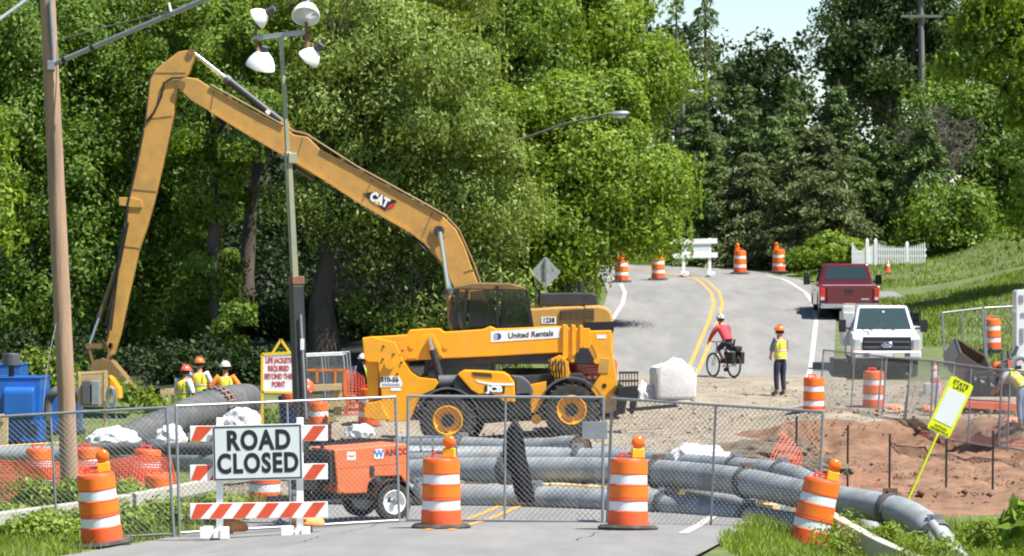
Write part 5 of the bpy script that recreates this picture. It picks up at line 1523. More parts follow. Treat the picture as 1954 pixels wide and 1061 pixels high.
M['jeans'] = mat('jeans', (0.17, 0.22, 0.32), 0.9, var=0.2, scale=8)
M['navy'] = mat('navy', (0.022, 0.028, 0.055), 0.9, var=0.2, scale=8)
M['boots'] = mat('boots', (0.20, 0.14, 0.09), 0.8, var=0.2)
M['jersey_red'] = mat('jersey_red', (0.50, 0.03, 0.05), 0.75, var=0.1)
M['hair'] = mat('hair', (0.03, 0.02, 0.015), 0.8)

def skin_obj(name, verts, edges, radii, m, parent, sub=1, root=0):
    me = bpy.data.meshes.new(name); me.from_pydata([tuple(v) for v in verts], edges, [])
    me.materials.append(m)
    o = bpy.data.objects.new(name, me); COL.objects.link(o)
    md = o.modifiers.new('skin', 'SKIN'); md.use_smooth_shade = True; md.branch_smoothing = 0.3
    for i, r in enumerate(radii):
        rr = r if isinstance(r, tuple) else (r, r)
        me.skin_vertices[0].data[i].radius = rr
        me.skin_vertices[0].data[i].use_root = (i == root)
    if sub:
        s = o.modifiers.new('sub', 'SUBSURF'); s.levels = sub; s.render_levels = sub
    dg = bpy.context.evaluated_depsgraph_get()
    ev = o.evaluated_get(dg)
    nm = bpy.data.meshes.new_from_object(ev, depsgraph=dg)
    o.modifiers.clear(); o.data = nm; nm.name = name
    if not nm.materials: nm.materials.append(m)
    bpy.data.meshes.remove(me)
    o.parent = parent
    return o

def loft(name, path, rx, ry, m, parent, n=18, lat=V((1, 0, 0)), cap=True, o=None):
    """elliptical rings along a path; lat is the sideways direction of the body"""
    vs = []; k = len(path); path = [V(p) for p in path]
    for i, p in enumerate(path):
        d = (path[min(i + 1, k - 1)] - path[max(i - 1, 0)]).normalized()
        a = (lat - d * lat.dot(d)).normalized(); b2 = d.cross(a)
        for j in range(n):
            t = 2 * PI * j / n
            vs.append(p + a * (rx[i] * math.cos(t)) + b2 * (ry[i] * math.sin(t)))
    fs = []
    for i in range(k - 1):
        for j in range(n): fs.append((i * n + j, i * n + (j + 1) % n, (i + 1) * n + (j + 1) % n, (i + 1) * n + j))
    if cap: fs += [tuple(range(n - 1, -1, -1)), tuple((k - 1) * n + j for j in range(n))]
    b = MB(); b.add(vs, fs)
    return b.build(name, m, parent, smooth=60, fixn=False)

def interp_path(P, t):
    f = t * (len(P) - 1); i = min(int(f), len(P) - 2)
    return V(P[i]) + (V(P[i + 1]) - V(P[i])) * (f - i)

def person(label, loc, rz, hat='hat_orange', vest='vest_lime', shirt='shirt_grey', trousers='navy', sleeve='long', J=None, H=1.76, helmet='hard', tail=None, group=None, stripes='vest_stripe', boots='boots', lower_bare=False, name='person'):
    """figure faces local +Y. J overrides joints"""
    j = dict(pelvis=(0, 0, .95), waist=(0, 0, 1.08), chest=(0, .01, 1.30), neck=(0, .01, 1.47), jaw=(0, .03, 1.555), head=(0, .035, 1.655), crown=(0, .025, 1.72),
             shL=(-.185, 0, 1.42), elL=(-.25, .03, 1.14), wrL=(-.22, .17, .92), shR=(.185, 0, 1.42), elR=(.25, .03, 1.14), wrR=(.22, .17, .92),
             hiL=(-.10, 0, .90), knL=(-.115, .03, .50), anL=(-.12, -.01, .09), toL=(-.14, .15, .04), hiR=(.10, 0, .90), knR=(.115, .03, .50), anR=(.12, -.01, .09), toR=(.14, .15, .04))
    if J: j.update(J)
    j = {k: V(v) for k, v in j.items()}
    t = thing(name, label, 'person', loc, rz, group)
    t.scale = (H / 1.78,) * 3
    order = ['pelvis', 'waist', 'chest', 'neck', 'jaw', 'head', 'crown', 'shL', 'elL', 'wrL', 'shR', 'elR', 'wrR', 'hiL', 'knL', 'anL', 'toL', 'hiR', 'knR', 'anR', 'toR']
    rad = dict(pelvis=(.145, .105), waist=(.135, .1), chest=(.155, .11), neck=.055, jaw=.075, head=.098, crown=.07, shL=.065, elL=.045, wrL=.032, shR=.065, elR=.045, wrR=.032,
               hiL=.085, knL=.058, anL=.042, toL=.035, hiR=.085, knR=.058, anR=.042, toR=.035)
    vs = [j[k] for k in order]; rr = [rad[k] for k in order]; ix = {k: i for i, k in enumerate(order)}
    ed = [('pelvis', 'waist'), ('waist', 'chest'), ('chest', 'neck'), ('neck', 'jaw'), ('jaw', 'head'), ('head', 'crown'), ('chest', 'shL'), ('shL', 'elL'), ('elL', 'wrL'), ('chest', 'shR'), ('shR', 'elR'), ('elR', 'wrR'),
          ('pelvis', 'hiL'), ('hiL', 'knL'), ('knL', 'anL'), ('anL', 'toL'), ('pelvis', 'hiR'), ('hiR', 'knR'), ('knR', 'anR'), ('anR', 'toR')]
    ed = [(ix[a], ix[b]) for a, b in ed]
    # hands: palm, four fingers, thumb
    for sd in 'LR':
        w = j['wr' + sd]; d = (w - j['el' + sd]).normalized(); sx = -1 if sd == 'L' else 1
        fw = V((0, 1, 0)); fw = (fw - d * fw.dot(d)).normalized(); sidev = d.cross(fw)
        pm = w + d * 0.085; vs.append(pm); rr.append((.038, .022)); pi = len(vs) - 1; ed.append((ix['wr' + sd], pi))
        for f in range(4):
            o = (f - 1.5) * 0.019; L = (0.075, 0.085, 0.08, 0.062)[f]
            p1 = pm + fw * o + d * L * 0.55; p2 = p1 + d * L * 0.5 - sidev * sx * 0.02
            vs += [p1, p2]; rr += [.0095, .008]; n0 = len(vs) - 2; ed += [(pi, n0), (n0, n0 + 1)]
        tb_ = w + d * 0.045 + fw * 0.045; tp = tb_ + d * 0.04 + fw * 0.015
        vs += [tb_, tp]; rr += [.012, .009]; n0 = len(vs) - 2; ed += [(ix['wr' + sd], n0), (n0, n0 + 1)]
    # face: nose, ears
    up = (j['crown'] - j['jaw']).normalized(); yaw = tail if tail else 0.0
    fdir = Matrix.Rotation(yaw, 3, up) @ V((0, 1, 0)); fdir = (fdir - up * fdir.dot(up)).normalized(); sd_ = fdir.cross(up)
    hc = j['head']
    for p, r, a in ((hc + fdir * .112 - up * .02, .016, 'head'), (hc + sd_ * .098 - fdir * .01 - up * .01, .018, 'head'), (hc - sd_ * .098 - fdir * .01 - up * .01, .018, 'head'), (j['jaw'] + fdir * .065 - up * .012, .036, 'jaw')):
        vs.append(p); rr.append(r); ed.append((ix[a], len(vs) - 1))
    skin_obj('body', vs, ed, rr, M['skin'], t, 1)
    # eyes and mouth
    b = MB()
    for q in (-1, 1): b.ell(hc + fdir * .093 + sd_ * (.034 * q) + up * .005, .012, 8, 5)
    b.ell(j['jaw'] + fdir * .10 + up * .012, (.022, .008, .006), 8, 5)
    tag(b.build('face_features', M['hair'], t, smooth=60, fixn=False), kind='stuff')
    b = MB(); b.ell(hc - fdir * .02 + up * .0, (.104, .108, .10), 14, 8, -0.5); b.build('hair', M['hair'], t, smooth=60, fixn=False)
    # trousers
    tv = [j['waist'] - (j['waist'] - j['pelvis']) * .2, j['pelvis']]; tr_ = [(.15, .115), (.162, .122)]; te = [(0, 1)]
    for sd in 'LR':
        n0 = len(tv)
        a = j['an' + sd] + (j['kn' + sd] - j['an' + sd]) * .06
        tv += [j['hi' + sd], (j['hi' + sd] + j['kn' + sd]) / 2, j['kn' + sd], (j['kn' + sd] + a) / 2, a]
        tr_ += [.105, .092, .075, .068, .064]
        if lower_bare: tv = tv[:-2]; tr_ = tr_[:-2]
        te.append((1, n0)); te += [(q, q + 1) for q in range(n0, len(tv) - 1)]
    skin_obj('trousers' if not lower_bare else 'shorts', tv, te, tr_, M[trousers], t, 1, 1)
    # shirt: torso and sleeves
    sp = [j['pelvis'], j['waist'], j['chest'], j['neck'] - (j['neck'] - j['chest']) * .12]
    lat = (j['shR'] - j['shL']).normalized()
    tt = [0.05, 0.2, 0.35, 0.5, 0.66, 0.8, 0.9, 0.97, 1.0]
    P = [interp_path(sp, q) for q in tt]
    loft('shirt', P, [.165, .165, .168, .178, .19, .185, .15, .09, .06], [.122, .12, .122, .126, .128, .118, .1, .075, .05], M[shirt], t, lat=lat)
    for sd in 'LR':
        e = j['wr' + sd] if sleeve == 'long' else j['el' + sd]
        q = [j['sh' + sd] + (j['chest'] - j['sh' + sd]) * .2, j['sh' + sd], (j['sh' + sd] + j['el' + sd]) / 2, j['el' + sd]] + ([(j['el' + sd] + e) / 2, e] if sleeve == 'long' else [])
        b = MB(); b.tube(q, [.07, .085, .072, .06, .053, .046][:len(q)], 12); b.build('sleeve', M[shirt], t, smooth=60, fixn=False)
    if vest:
        tt = [0.0, 0.12, 0.3, 0.5, 0.66, 0.8, 0.9, 0.97]
        P = [interp_path(sp, q) for q in tt]
        VR = [.185, .182, .18, .19, .2, .196, .162, .10]; VY = [.142, .14, .138, .14, .142, .132, .114, .088]
        ve = loft('vest', P, VR, VY, M[vest], t, lat=lat)
        def band(t0, t1, m, grow=.004):
            q = [interp_path(sp, t0), interp_path(sp, t1)]
            ra = [np.interp(x, tt, VR) + grow for x in (t0, t1)]; rb = [np.interp(x, tt, VY) + grow for x in (t0, t1)]
            loft('reflective_stripe', q, ra, rb, M[m], ve, lat=lat, cap=False)
        for z in (0.16, 0.46):
            band(z - .055, z + .055, stripes); band(z - .022, z + .022, 'vest_silver', .007)
        for sx in (-1, 1):
            for fy in (-1, 1):
                b = MB(); pts = []
                for q in (0.5, 0.62, 0.75, 0.86, 0.93):
                    c = interp_path(sp, q); rx_ = np.interp(q, tt, VR); ry_ = np.interp(q, tt, VY); xx = min(0.095, rx_ * .75)
                    d = (interp_path(sp, min(1, q + .05)) - interp_path(sp, q - .05)).normalized(); fr = lat.cross(d) * -1
                    pts.append(c + lat * (sx * xx) + fr * (-fy * (ry_ * math.sqrt(max(0.05, 1 - (xx / rx_) ** 2)) + .003)))
                for a_, c_ in zip(pts[:-1], pts[1:]): b.beam(a_, c_, 0.045, 0.01)
                b.build('reflective_stripe', M[stripes], ve)
    # boots
    for sd in 'LR':
        a = j['an' + sd]; c = j['to' + sd]; dd = (c - a); 
        b = MB(); b.tube([a + V((0, 0, .06)), a + V((0, -.01, -.02)), a + dd * .5 + V((0, 0, .0)), c, c + dd * .18], [.055, .06, .052, .046, .025], 10)
        b.build('boot', M[boots], t, smooth=60, fixn=False)
    # hat
    mt = Matrix((sd_, fdir, up)).transposed()
    e = mt.to_euler()
    if helmet == 'hard':
        b = MB(); b.ell(hc + up * .035, (.122, .142, .13), 18, 8, 0.0, e)
        b.ell(hc + up * .038 + fdir * .02, (.142, .175, .014), 18, 4, -1.0, e)
        for q in (-.05, 0, .05): b.beam(hc + up * .168 + sd_ * q - fdir * .06, hc + up * .168 + sd_ * q + fdir * .05, .012, .018)
        b.build('hard_hat', M[hat], t, smooth=50, fixn=False)
    elif helmet == 'bike':
        b = MB(); b.ell(hc + up * .03, (.115, .15, .125), 18, 8, -0.1, e); h = b.build('helmet', M[hat], t, smooth=60, fixn=False)
        b = MB()
        for q in (-.05, 0, .05): b.tube([hc + sd_ * q + up * .03 - fdir * .148, hc + sd_ * q + up * .115 - fdir * .09, hc + sd_ * q + up * .152, hc + sd_ * q + up * .13 + fdir * .07], .013, 6)
        tag(b.build('vents', M['dark_grey'], h), kind='stuff')
    return t

def stand(px, D, dz=0.0):
    x = (px - 977.0) * D / FPX
    return (x, D, gz(x, D) + 0.04 + dz)
GWk = 'workers in hi-vis vests'
person('worker standing on the road in orange hard hat and navy trousers looking left', stand(1489, 96.0, 0.06), R(38), 'hat_orange', 'vest_lime', 'shirt_grey', 'navy', 'short',
       J=dict(elL=(-.22, .10, 1.15), wrL=(-.10, .26, 1.0), elR=(.24, .06, 1.14), wrR=(.17, .2, .90), anL=(-.10, .02, .09), toL=(-.12, .17, .04)), H=1.80, tail=R(30), group=GWk)
wz = -0.30
def stand_z(px, py_top, D, H):
    p = at(px, py_top, D); return (p.x, D, p.z - H - 0.03)
person('worker in lime vest over white shirt and red hat leftmost of the three', stand_z(350, 691, 84.5, 1.82), R(-38), 'hat_red', 'vest_lime', 'shirt_white', 'jeans', 'short',
       J=dict(elR=(.28, .02, 1.15), wrR=(.22, .15, .98), neck=(0, .05, 1.46), jaw=(0, .08, 1.54), head=(0, .09, 1.64), crown=(0, .085, 1.71)), group=GWk)
person('worker with orange-red hard hat in the middle of the three by the hose', stand_z(380, 677, 85.5, 1.82), R(-6), 'hat_orange', 'vest_lime', 'shirt_white', 'navy', 'short',
       J=dict(elL=(-.27, .08, 1.16), wrL=(-.12, .24, 1.06), elR=(.27, .08, 1.16), wrR=(.12, .24, 1.06)), group=GWk)
person('worker in orange shirt and pale hat with blue jeans by the hose', stand_z(430, 684, 85.5, 1.82), R(5), 'hat_white', 'vest_lime', 'shirt_orange', 'jeans', 'short',
       J=dict(elL=(-.35, -.02, 1.17), wrL=(-.26, .14, .99), elR=(.35, -.02, 1.17), wrR=(.26, .14, .99)), group=GWk)
person('worker half hidden behind the black sheet beside the yellow machine', stand_z(693, 675, 94.5, 1.76), R(20), 'hat_white', 'vest_lime', 'shirt_blue', 'navy', 'long', group=GWk)
person('worker in lime vest and jeans bending over machinery at the right edge', stand_z(1950, 684, 84.5, 1.56), R(62), 'hat_orange', 'vest_lime', 'shirt_white', 'jeans', 'short',
       J=dict(waist=(0, .06, 1.07), chest=(0, .26, 1.22), neck=(0, .40, 1.32), jaw=(0, .49, 1.33), head=(0, .57, 1.37), crown=(0, .61, 1.41),
              shL=(-.18, .33, 1.28), elL=(-.2, .45, 1.02), wrL=(-.12, .62, .86), shR=(.18, .33, 1.28), elR=(.2, .45, 1.02), wrR=(.12, .62, .86)), group=GWk)
# operator seated in the excavator cab
op = E.p(940, 640, -0.92)
person('operator in blue shirt and lime vest seated in the excavator cab', (E.ox + op.x, E.D + op.y, E.oz + op.z - 0.80), R(90), None, 'vest_lime', 'shirt_blue', 'navy', 'short',
       J=dict(knL=(-.13, .42, .90), anL=(-.13, .44, .48), toL=(-.13, .58, .44), knR=(.13, .42, .90), anR=(.13, .44, .48), toR=(.13, .58, .44), elL=(-.25, .12, 1.16), wrL=(-.22, .34, 1.12), elR=(.25, .12, 1.16), wrR=(.22, .34, 1.12)), helmet=None)

# ---------------------------------------------------------------- cyclist and bicycle
cx = (1381 - 977) * 103 / FPX
cz = gz(cx, 103) + 0.05
hd_ = R(30)                                   # heading: away from the camera and to the left
bike = thing('bicycle', 'bicycle with black panniers ridden up the empty road', 'bicycle', (cx, 103, cz), hd_)
M['bike_white'] = mat('bike_white', (0.62, 0.62, 0.64), 0.35, coat=0.4)
M['bag_black'] = mat('bag_black', (0.012, 0.012, 0.013), 0.7, var=0.2)
def bwheel(y):
    w = bpy.data.objects.new('wheel', None); COL.objects.link(w); w.parent = bike; w.location = (0, y, 0.345)
    pts = [(0, 0.325 * math.cos(2 * PI * k / 32), 0.325 * math.sin(2 * PI * k / 32)) for k in range(32)]
    MB().tube(pts, 0.026, 8, closed=True).build('tyre', M['rubber'], w, smooth=60, fixn=False)
    pts = [(0, 0.297 * math.cos(2 * PI * k / 32), 0.297 * math.sin(2 * PI * k / 32)) for k in range(32)]
    MB().tube(pts, 0.014, 6, closed=True).build('rim', M['dark_grey'], w, smooth=60, fixn=False)
    b = MB(); b.cyl((-.05, 0, 0), (.05, 0, 0), .025, n=10)
    for k in range(20):
        a = 2 * PI * k / 20; b.tube([(0.02 if k % 2 else -0.02, 0, 0), (0, 0.295 * math.cos(a), 0.295 * math.sin(a))], 0.0018, 3, cap=False)
    tag(b.build('spokes', M['chrome'], w, fixn=False), kind='stuff')
bwheel(0.54); bwheel(-0.52)
b = MB()
bb = V((0, -.08, .29)); st_ = V((0, -.2, .80)); htp = V((0, .36, .88)); hb = V((0, .40, .72)); ra = V((0, -.52, .345)); fa = V((0, .54, .345))
for a, c, r in ((bb, st_, .018), (st_ - V((0, 0, .05)), htp, .018), (bb, hb, .021), (htp, hb, .021), (ra + V((.05, 0, 0)), bb, .01), (ra - V((.05, 0, 0)), bb, .01), (ra + V((.05, 0, 0)), st_, .009), (ra - V((.05, 0, 0)), st_, .009), (hb, fa + V((.05, 0, 0)), .013), (hb, fa - V((.05, 0, 0)), .013)):
    b.cyl(a, c, r, n=8)
b.build('frame', M['bike_white'], bike, smooth=60)
b = MB(); b.tube([(-.3, .30, 1.02), (-.12, .36, 1.0), (0, .37, .99), (.12, .36, 1.0), (.3, .30, 1.02)], .014, 8); b.cyl(htp, (0, .37, .99), .016, n=8); b.build('handlebar', M['bag_black'], bike, smooth=60)
b = MB(); b.ell((0, -.24, .94), (.075, .14, .03), 12, 6); b.cyl(st_, (0, -.23, .93), .014, n=8); b.build('saddle', M['bag_black'], bike, smooth=60)
b = MB(); b.lathe([(.09, -.004), (.09, .004)], 20, (.06, -.08, .29), Matrix.Rotation(R(90), 3, 'Y')); b.beam((.09, -.08, .29), (.09, .05, .18), .02, .025); b.box((.13, .05, .17), (.09, .09, .02)); b.beam((-.09, -.08, .29), (-.09, -.2, .40), .02, .025); b.box((-.13, -.2, .41), (.09, .09, .02))
tag(b.build('crankset', M['dark_grey'], bike), kind='stuff')
b = MB(); b.beam((0, -.3, .76), (0, -.78, .74), .12, .015); b.beam((.06, -.7, .74), (.06, -.52, .345), .012, .012); b.beam((-.06, -.7, .74), (-.06, -.52, .345), .012, .012); b.build('rack', M['bag_black'], bike)
for sx in (-1, 1):
    b = MB(); b.box((sx * .15, -.58, .56), (.13, .32, .34), top=(1.1, 1.1)); b.build('pannier', M['bag_black'], bike, bev=0.03)
b = MB(); b.box((0, -.62, .82), (.22, .34, .14)); b.box((0.05, -.45, 0.98), (.06, .06, .22), (R(20), 0, 0)); b.build('rack_bag', M['bag_black'], bike, bev=0.03)
person('cyclist in red jersey, black shorts and white helmet seen from behind', (cx, 103, cz), hd_, 'shirt_white', None, 'jersey_red', 'navy', 'long',
       J=dict(pelvis=(0, -.22, 1.03), waist=(0, -.15, 1.15), chest=(0, .0, 1.34), neck=(0, .10, 1.48), jaw=(0, .16, 1.55), head=(0, .18, 1.65), crown=(0, .17, 1.72),
              shL=(-.18, .06, 1.42), elL=(-.29, .16, 1.20), wrL=(-.30, .28, 1.05), shR=(.18, .06, 1.42), elR=(.29, .16, 1.20), wrR=(.30, .28, 1.05),
              hiL=(-.1, -.2, .98), knL=(-.12, .12, .78), anL=(-.13, -.18, .47), toL=(-.13, -.06, .44), hiR=(.1, -.2, .98), knR=(.12, .1, .62), anR=(.13, .03, .25), toR=(.13, .15, .21)),
       helmet='bike', lower_bare=True, boots='bag_black', name='person')
# ---------------------------------------------------------------- pickups
M['truck_white'] = mat('truck_white', (0.68, 0.69, 0.72), 0.25, var=0.03, coat=0.6)
M['truck_red'] = mat('truck_red', (0.105, 0.004, 0.010), 0.22, var=0.05, coat=0.8)
M['tonneau'] = mat('tonneau', (0.34, 0.35, 0.36), 0.5, var=0.1)
M['tail_red'] = mat('tail_red', (0.55, 0.015, 0.02), 0.2, coat=0.5)
M['lamp_clear'] = mat('lamp_clear', (0.55, 0.57, 0.6), 0.12, 0.3)
M['plate'] = mat('plate', (0.55, 0.52, 0.36), 0.5)
M['orange_reflector'] = mat('orange_reflector', (0.75, 0.2, 0.03), 0.35)
M['tool_box'] = mat('tool_box', (0.55, 0.55, 0.56), 0.4, 0.2, var=0.08, dirt=(0.4, 0.38, 0.34), dirt_amt=0.4)

def pickup(label, loc, rz, paint, front):
    """local +Y is the front of the truck; origin under the middle of the front axle when front else the rear"""
    t = thing('pickup_truck', label, 'pickup truck', loc, rz)
    y0 = -5.4 if front else 0.0            # rear bumper
    L = 6.1; W = 1.98
    Y = lambda q: y0 + q
    mp = M[paint]
    # lower body outline with wheel openings (side view), rear at y=0
    def arch(c, r, n=7):
        return [(Y(c - r * math.cos(PI * k / n)), 0.50 + r * math.sin(PI * k / n) * 0.95) for k in range(n + 1)]
    pl = [(Y(0.12), 0.52), (Y(0.10), 1.06), (Y(0.14), 1.14), (Y(2.05), 1.14), (Y(2.06), 1.2), (Y(4.35), 1.20), (Y(5.60), 1.10), (Y(5.92), 1.02), (Y(6.0), 0.62), (Y(5.95), 0.50)]
    pl += arch(5.0, -0.50)[0:0] + [(Y(5.0 + 0.52 * math.cos(PI * k / 8)), 0.50 + 0.46 * math.sin(PI * k / 8)) for k in range(9)]
    pl += [(Y(1.25 + 0.52 * math.cos(PI * k / 8)), 0.50 + 0.46 * math.sin(PI * k / 8)) for k in range(9)]
    MB().prism(pl, -W / 2, W / 2, 'x').build('body', mp, t, bev=0.05, seg=3)
    b = MB(); b.box((0, Y(3.1), 0.52), (1.5, 5.5, 0.28)); b.build('underbody', M['black'], t)
    # greenhouse: tapered
    zb, zt = 1.19, 1.88
    gh = [(-.93, Y(2.08)), (.93, Y(2.08)), (.93, Y(4.55)), (-.93, Y(4.55))]
    gt = [(-.74, Y(2.28)), (.74, Y(2.28)), (.74, Y(3.72)), (-.74, Y(3.72))]
    b = MB(); b.add([(p[0], p[1], zb) for p in gh] + [(p[0], p[1], zt) for p in gt], [(0, 3, 2, 1), (4, 5, 6, 7), (0, 1, 5, 4), (1, 2, 6, 5), (2, 3, 7, 6), (3, 0, 4, 7)])
    cabo = b.build('cab', mp, t, bev=0.06, seg=3)
    def quad_on(i, j, u0, u1, v0, v1, nm, off=0.012, m='glass_dark'):
        A, B2 = V((*gh[i], zb)), V((*gh[j], zb)); C, D = V((*gt[i], zt)), V((*gt[j], zt))
        nrm = (B2 - A).cross(C - A).normalized()
        def q(u, v): return (A + (B2 - A) * u) * (1 - v) + (C + (D - C) * u) * v
        P = [q(u0, v0), q(u1, v0), q(u1, v1), q(u0, v1)]
        b = MB(); b.add([p + nrm * off for p in P] + [p - nrm * 0.004 for p in P], [(0, 1, 2, 3), (7, 6, 5, 4), (0, 4, 5, 1), (1, 5, 6, 2), (2, 6, 7, 3), (3, 7, 4, 0)])
        return b.build(nm, M[m], cabo, bev=0.004)
    quad_on(2, 3, .05, .95, .08, .90, 'windshield')
    quad_on(0, 1, .09, .91, .22, .88, 'rear_window')
    for (i, j) in ((1, 2), (3, 0)):
        quad_on(i, j, .12, .44, .14, .86, 'side_window'); quad_on(i, j, .48, .86, .14, .86, 'side_window')
    # wheels
    for x in (-0.83, 0.83):
        for y in (1.25, 5.0):
            tyre_wheel(t, (0, 0, 0), 0.41, 0.27, 0.24, 'chrome', lug=False).location = (x, Y(y), 0.41)
            t.children[-1].rotation_euler = (0, 0, R(90))
    # mirrors
    for x in (-1, 1):
        b = MB(); b.box((x * 1.22, Y(4.15), 1.34), (0.22, 0.12, 0.34)); b.beam((x * .95, Y(4.15), 1.27), (x * 1.16, Y(4.15), 1.28), .06, .05); b.build('mirror', M['black'], t, bev=0.02)
        b = MB(); b.box((x * 1.003, Y(3.3), 1.0), (0.03, 0.16, 0.035)); b.build('door_handle', M['black'], t, bev=0.005)
    if front:
        b = MB(); b.box((0, Y(6.02), 0.60), (2.0, 0.22, 0.20)); b.build('bumper', mp, t, bev=0.04)
        b = MB(); b.box((0, Y(5.99), 0.40), (1.7, 0.2, 0.20)); b.build('air_dam', M['black'], t, bev=0.03)
        g_ = MB().box((0, Y(6.0), 0.87), (1.44, 0.06, 0.40)).build('grille', M['black'], t, bev=0.03)
        for z in (0.79, 0.93): MB().box((0, Y(6.035), z), (1.36, 0.02, 0.045)).build('grille_bar', M['dark_grey'], g_, bev=0.005)
        b = MB(); b.lathe([(0.001, 0.0), (0.15, 0.0), (0.17, -0.01)], 24, (0, Y(6.07), 0.86), Matrix.Rotation(R(-90), 3, 'X') @ Matrix.Diagonal((1, 0.42, 1)).to_3x3()); em = b.build('emblem', M['chrome'], g_, smooth=40)
        b = MB(); b.lathe([(0.001, 0.004), (0.135, 0.003)], 24, (0, Y(6.07), 0.86), Matrix.Rotation(R(-90), 3, 'X') @ Matrix.Diagonal((1, 0.40, 1)).to_3x3(), cap=False); b.build('emblem_field', M['decal_blue'], em)
        text('lettering', 'Ford', 0.10, M['decal_white'], em, (0, Y(6.077), 0.86), rot=(R(90), 0, R(180)), shear=0.3)
        for x in (-1, 1):
            h = MB().box((x * 0.87, Y(5.97), 0.84), (0.22, 0.1, 0.36)).build('headlight', M['lamp_clear'], t, bev=0.03)
            MB().box((x * 0.87, Y(6.02), 0.70), (0.2, 0.02, 0.07)).build('turn_lamp', M['orange_reflector'], h)
            MB().box((x * 0.6, Y(6.14), 0.60), (0.16, 0.02, 0.09)).build('fog_lamp', M['dark_grey'], t)
        MB().box((-.35, Y(6.14), 0.58), (0.3, 0.012, 0.15)).build('number_plate', M['plate'], t)
        b = MB(); b.prism([(Y(4.5), 1.205), (Y(5.6), 1.11), (Y(5.6), 1.135), (Y(5.2), 1.18), (Y(4.5), 1.235)], -.5, .5, 'x'); b.build('hood_bulge', mp, t, bev=0.03)
        for x in (-.5, -.25, 0, .25, .5): MB().box((x, Y(3.66), 1.90), (0.07, 0.05, 0.03)).build('clearance_lamp', M['orange_reflector'], cabo, bev=0.01)
        b = MB(); b.box((0, Y(4.27), 1.72), (0.06, 0.01, 0.05)); b.build('sticker', M['decal_white'], cabo)
        for x in (-.3, .35): MB().tube([(x, Y(4.62), 1.235), (x + .28, Y(4.5), 1.29)], .012, 5).build('wiper', M['black'], t)
    else:
        b = MB(); b.box((0, Y(0.06), 0.82), (1.50, 0.05, 0.58)); tg = b.build('tailgate', mp, t, bev=0.02)
        MB().box((0, Y(0.02), 0.98), (0.26, 0.03, 0.09)).build('handle', M['black'], tg, bev=0.01)
        MB().box((0.52, Y(0.03), 0.70), (0.26, 0.012, 0.05)).build('badge', M['chrome'], tg)
        b = MB(); b.box((0, Y(-0.02), 0.48), (1.92, 0.22, 0.17)); bp = b.build('bumper', M['chrome'], t, bev=0.03)
        MB().box((0, Y(-0.135), 0.49), (0.36, 0.014, 0.15)).build('number_plate', M['plate'], bp)
        for x in (-1, 1):
            tl = MB().box((x * 0.89, Y(0.08), 0.86), (0.17, 0.09, 0.42)).build('tail_lamp', M['tail_red'], t, bev=0.02)
            MB().box((x * 0.89, Y(0.032), 0.72), (0.12, 0.012, 0.09)).build('reverse_lamp', M['lamp_clear'], tl)
        MB().box((0, Y(1.08), 1.155), (1.74, 1.86, 0.03)).build('bed_cover', M['tonneau'], t, bev=0.01)
        MB().box((0, Y(2.3), 1.86), (0.4, 0.03, 0.03)).build('brake_lamp', M['tail_red'], cabo)
    return t
Dw = 103.5; xw = (1690 - 977) * Dw / FPX
wt = pickup('white pickup with black grille and tool boxes facing the works', (xw, Dw, gz(xw, Dw) + 0.03), R(180 - 2.5), 'truck_white', True)
wt.scale = (0.95, 1.0, 1.06)
for (x, y, z, sx, sy, sz, m, nm) in ((1.02, -2.6, 1.25, 0.34, 2.2, 0.9, 'tool_box', 'tool_box'), (-1.02, -2.6, 1.0, 0.34, 2.2, 0.62, 'tool_box', 'tool_box'), (1.02, -1.8, 1.70, 0.36, 0.5, 0.34, 'tool_box', 'tool_box')):
    o = MB().box((x, y, z), (sx, sy, sz)).build(nm, M[m], wt, bev=0.02)
    for q in (-.5, .4):
        MB().box((x + math.copysign(sx / 2 + .005, x), y + q * min(1, sy - .5), z), (0.02, 0.12, 0.05)).build('latch', M['black'], o)
b = MB()
for z in (1.42, 1.55, 1.68, 1.8):
    b.box((-.93, -1.9, z), (0.5, 0.04, 0.03)); b.box((-.93, -2.5, z), (0.5, 0.04, 0.03))
for x in (-1.16, -.93, -.70):
    for y in (-1.9, -2.5): b.box((x, y, 1.58), (0.03, 0.05, 0.52))
b.box((-.93, -2.2, 1.36), (0.5, 0.62, 0.05)); b.box((-.93, -2.2, 1.52), (0.42, 0.5, 0.3))
tag(b.build('crate_rack', M['black'], wt), kind='stuff')
Dr = 121.0; xr = (1621 - 977) * Dr / FPX
pickup('dark red pickup with grey bed cover seen from behind', (xr, Dr, gz(xr, Dr) + 0.03), R(-2), 'truck_red', False)

# ---------------------------------------------------------------- utility pole on the left and far poles
M['pole_wood'] = mat('pole_wood', srgb(150, 124, 102), 0.9, var=0.25, scale=7, bump=0.7, bscale=14, stretch=(1, 1, 0.12), dirt=srgb(112, 100, 90), dirt_amt=0.7, dscale=3)
M['pole_grey'] = mat('pole_grey', (0.15, 0.14, 0.13), 0.9, var=0.25, scale=7, bump=0.5, bscale=14, stretch=(1, 1, 0.12))
M['cable'] = mat('cable', (0.10, 0.10, 0.10), 0.6)
Dp = 62.5
p0 = at(134, 912, Dp); p1 = at(88, -60, Dp)
pole = thing('utility_pole', 'weathered wooden utility pole behind the left fence panel', 'utility pole', p0)
pp = p1 - p0
rp = [0.155, 0.15, 0.145, 0.138, 0.13]
MB().tube([pp * (k / 4) - V((0, 0, 0.3 if k == 0 else 0)) for k in range(5)], rp, 20).build('shaft', M['pole_wood'], pole, smooth=60, fixn=False)
a0 = at(96, 125, Dp - 0.15) - p0; a1 = at(400, -5, Dp - 1.5) - p0
arm = MB().tube([a0, a0 + (a1 - a0) * .5, a1, at(520, -50, Dp - 2) - p0], 0.045, 10).build('lamp_arm', M['galv'], pole, smooth=60)
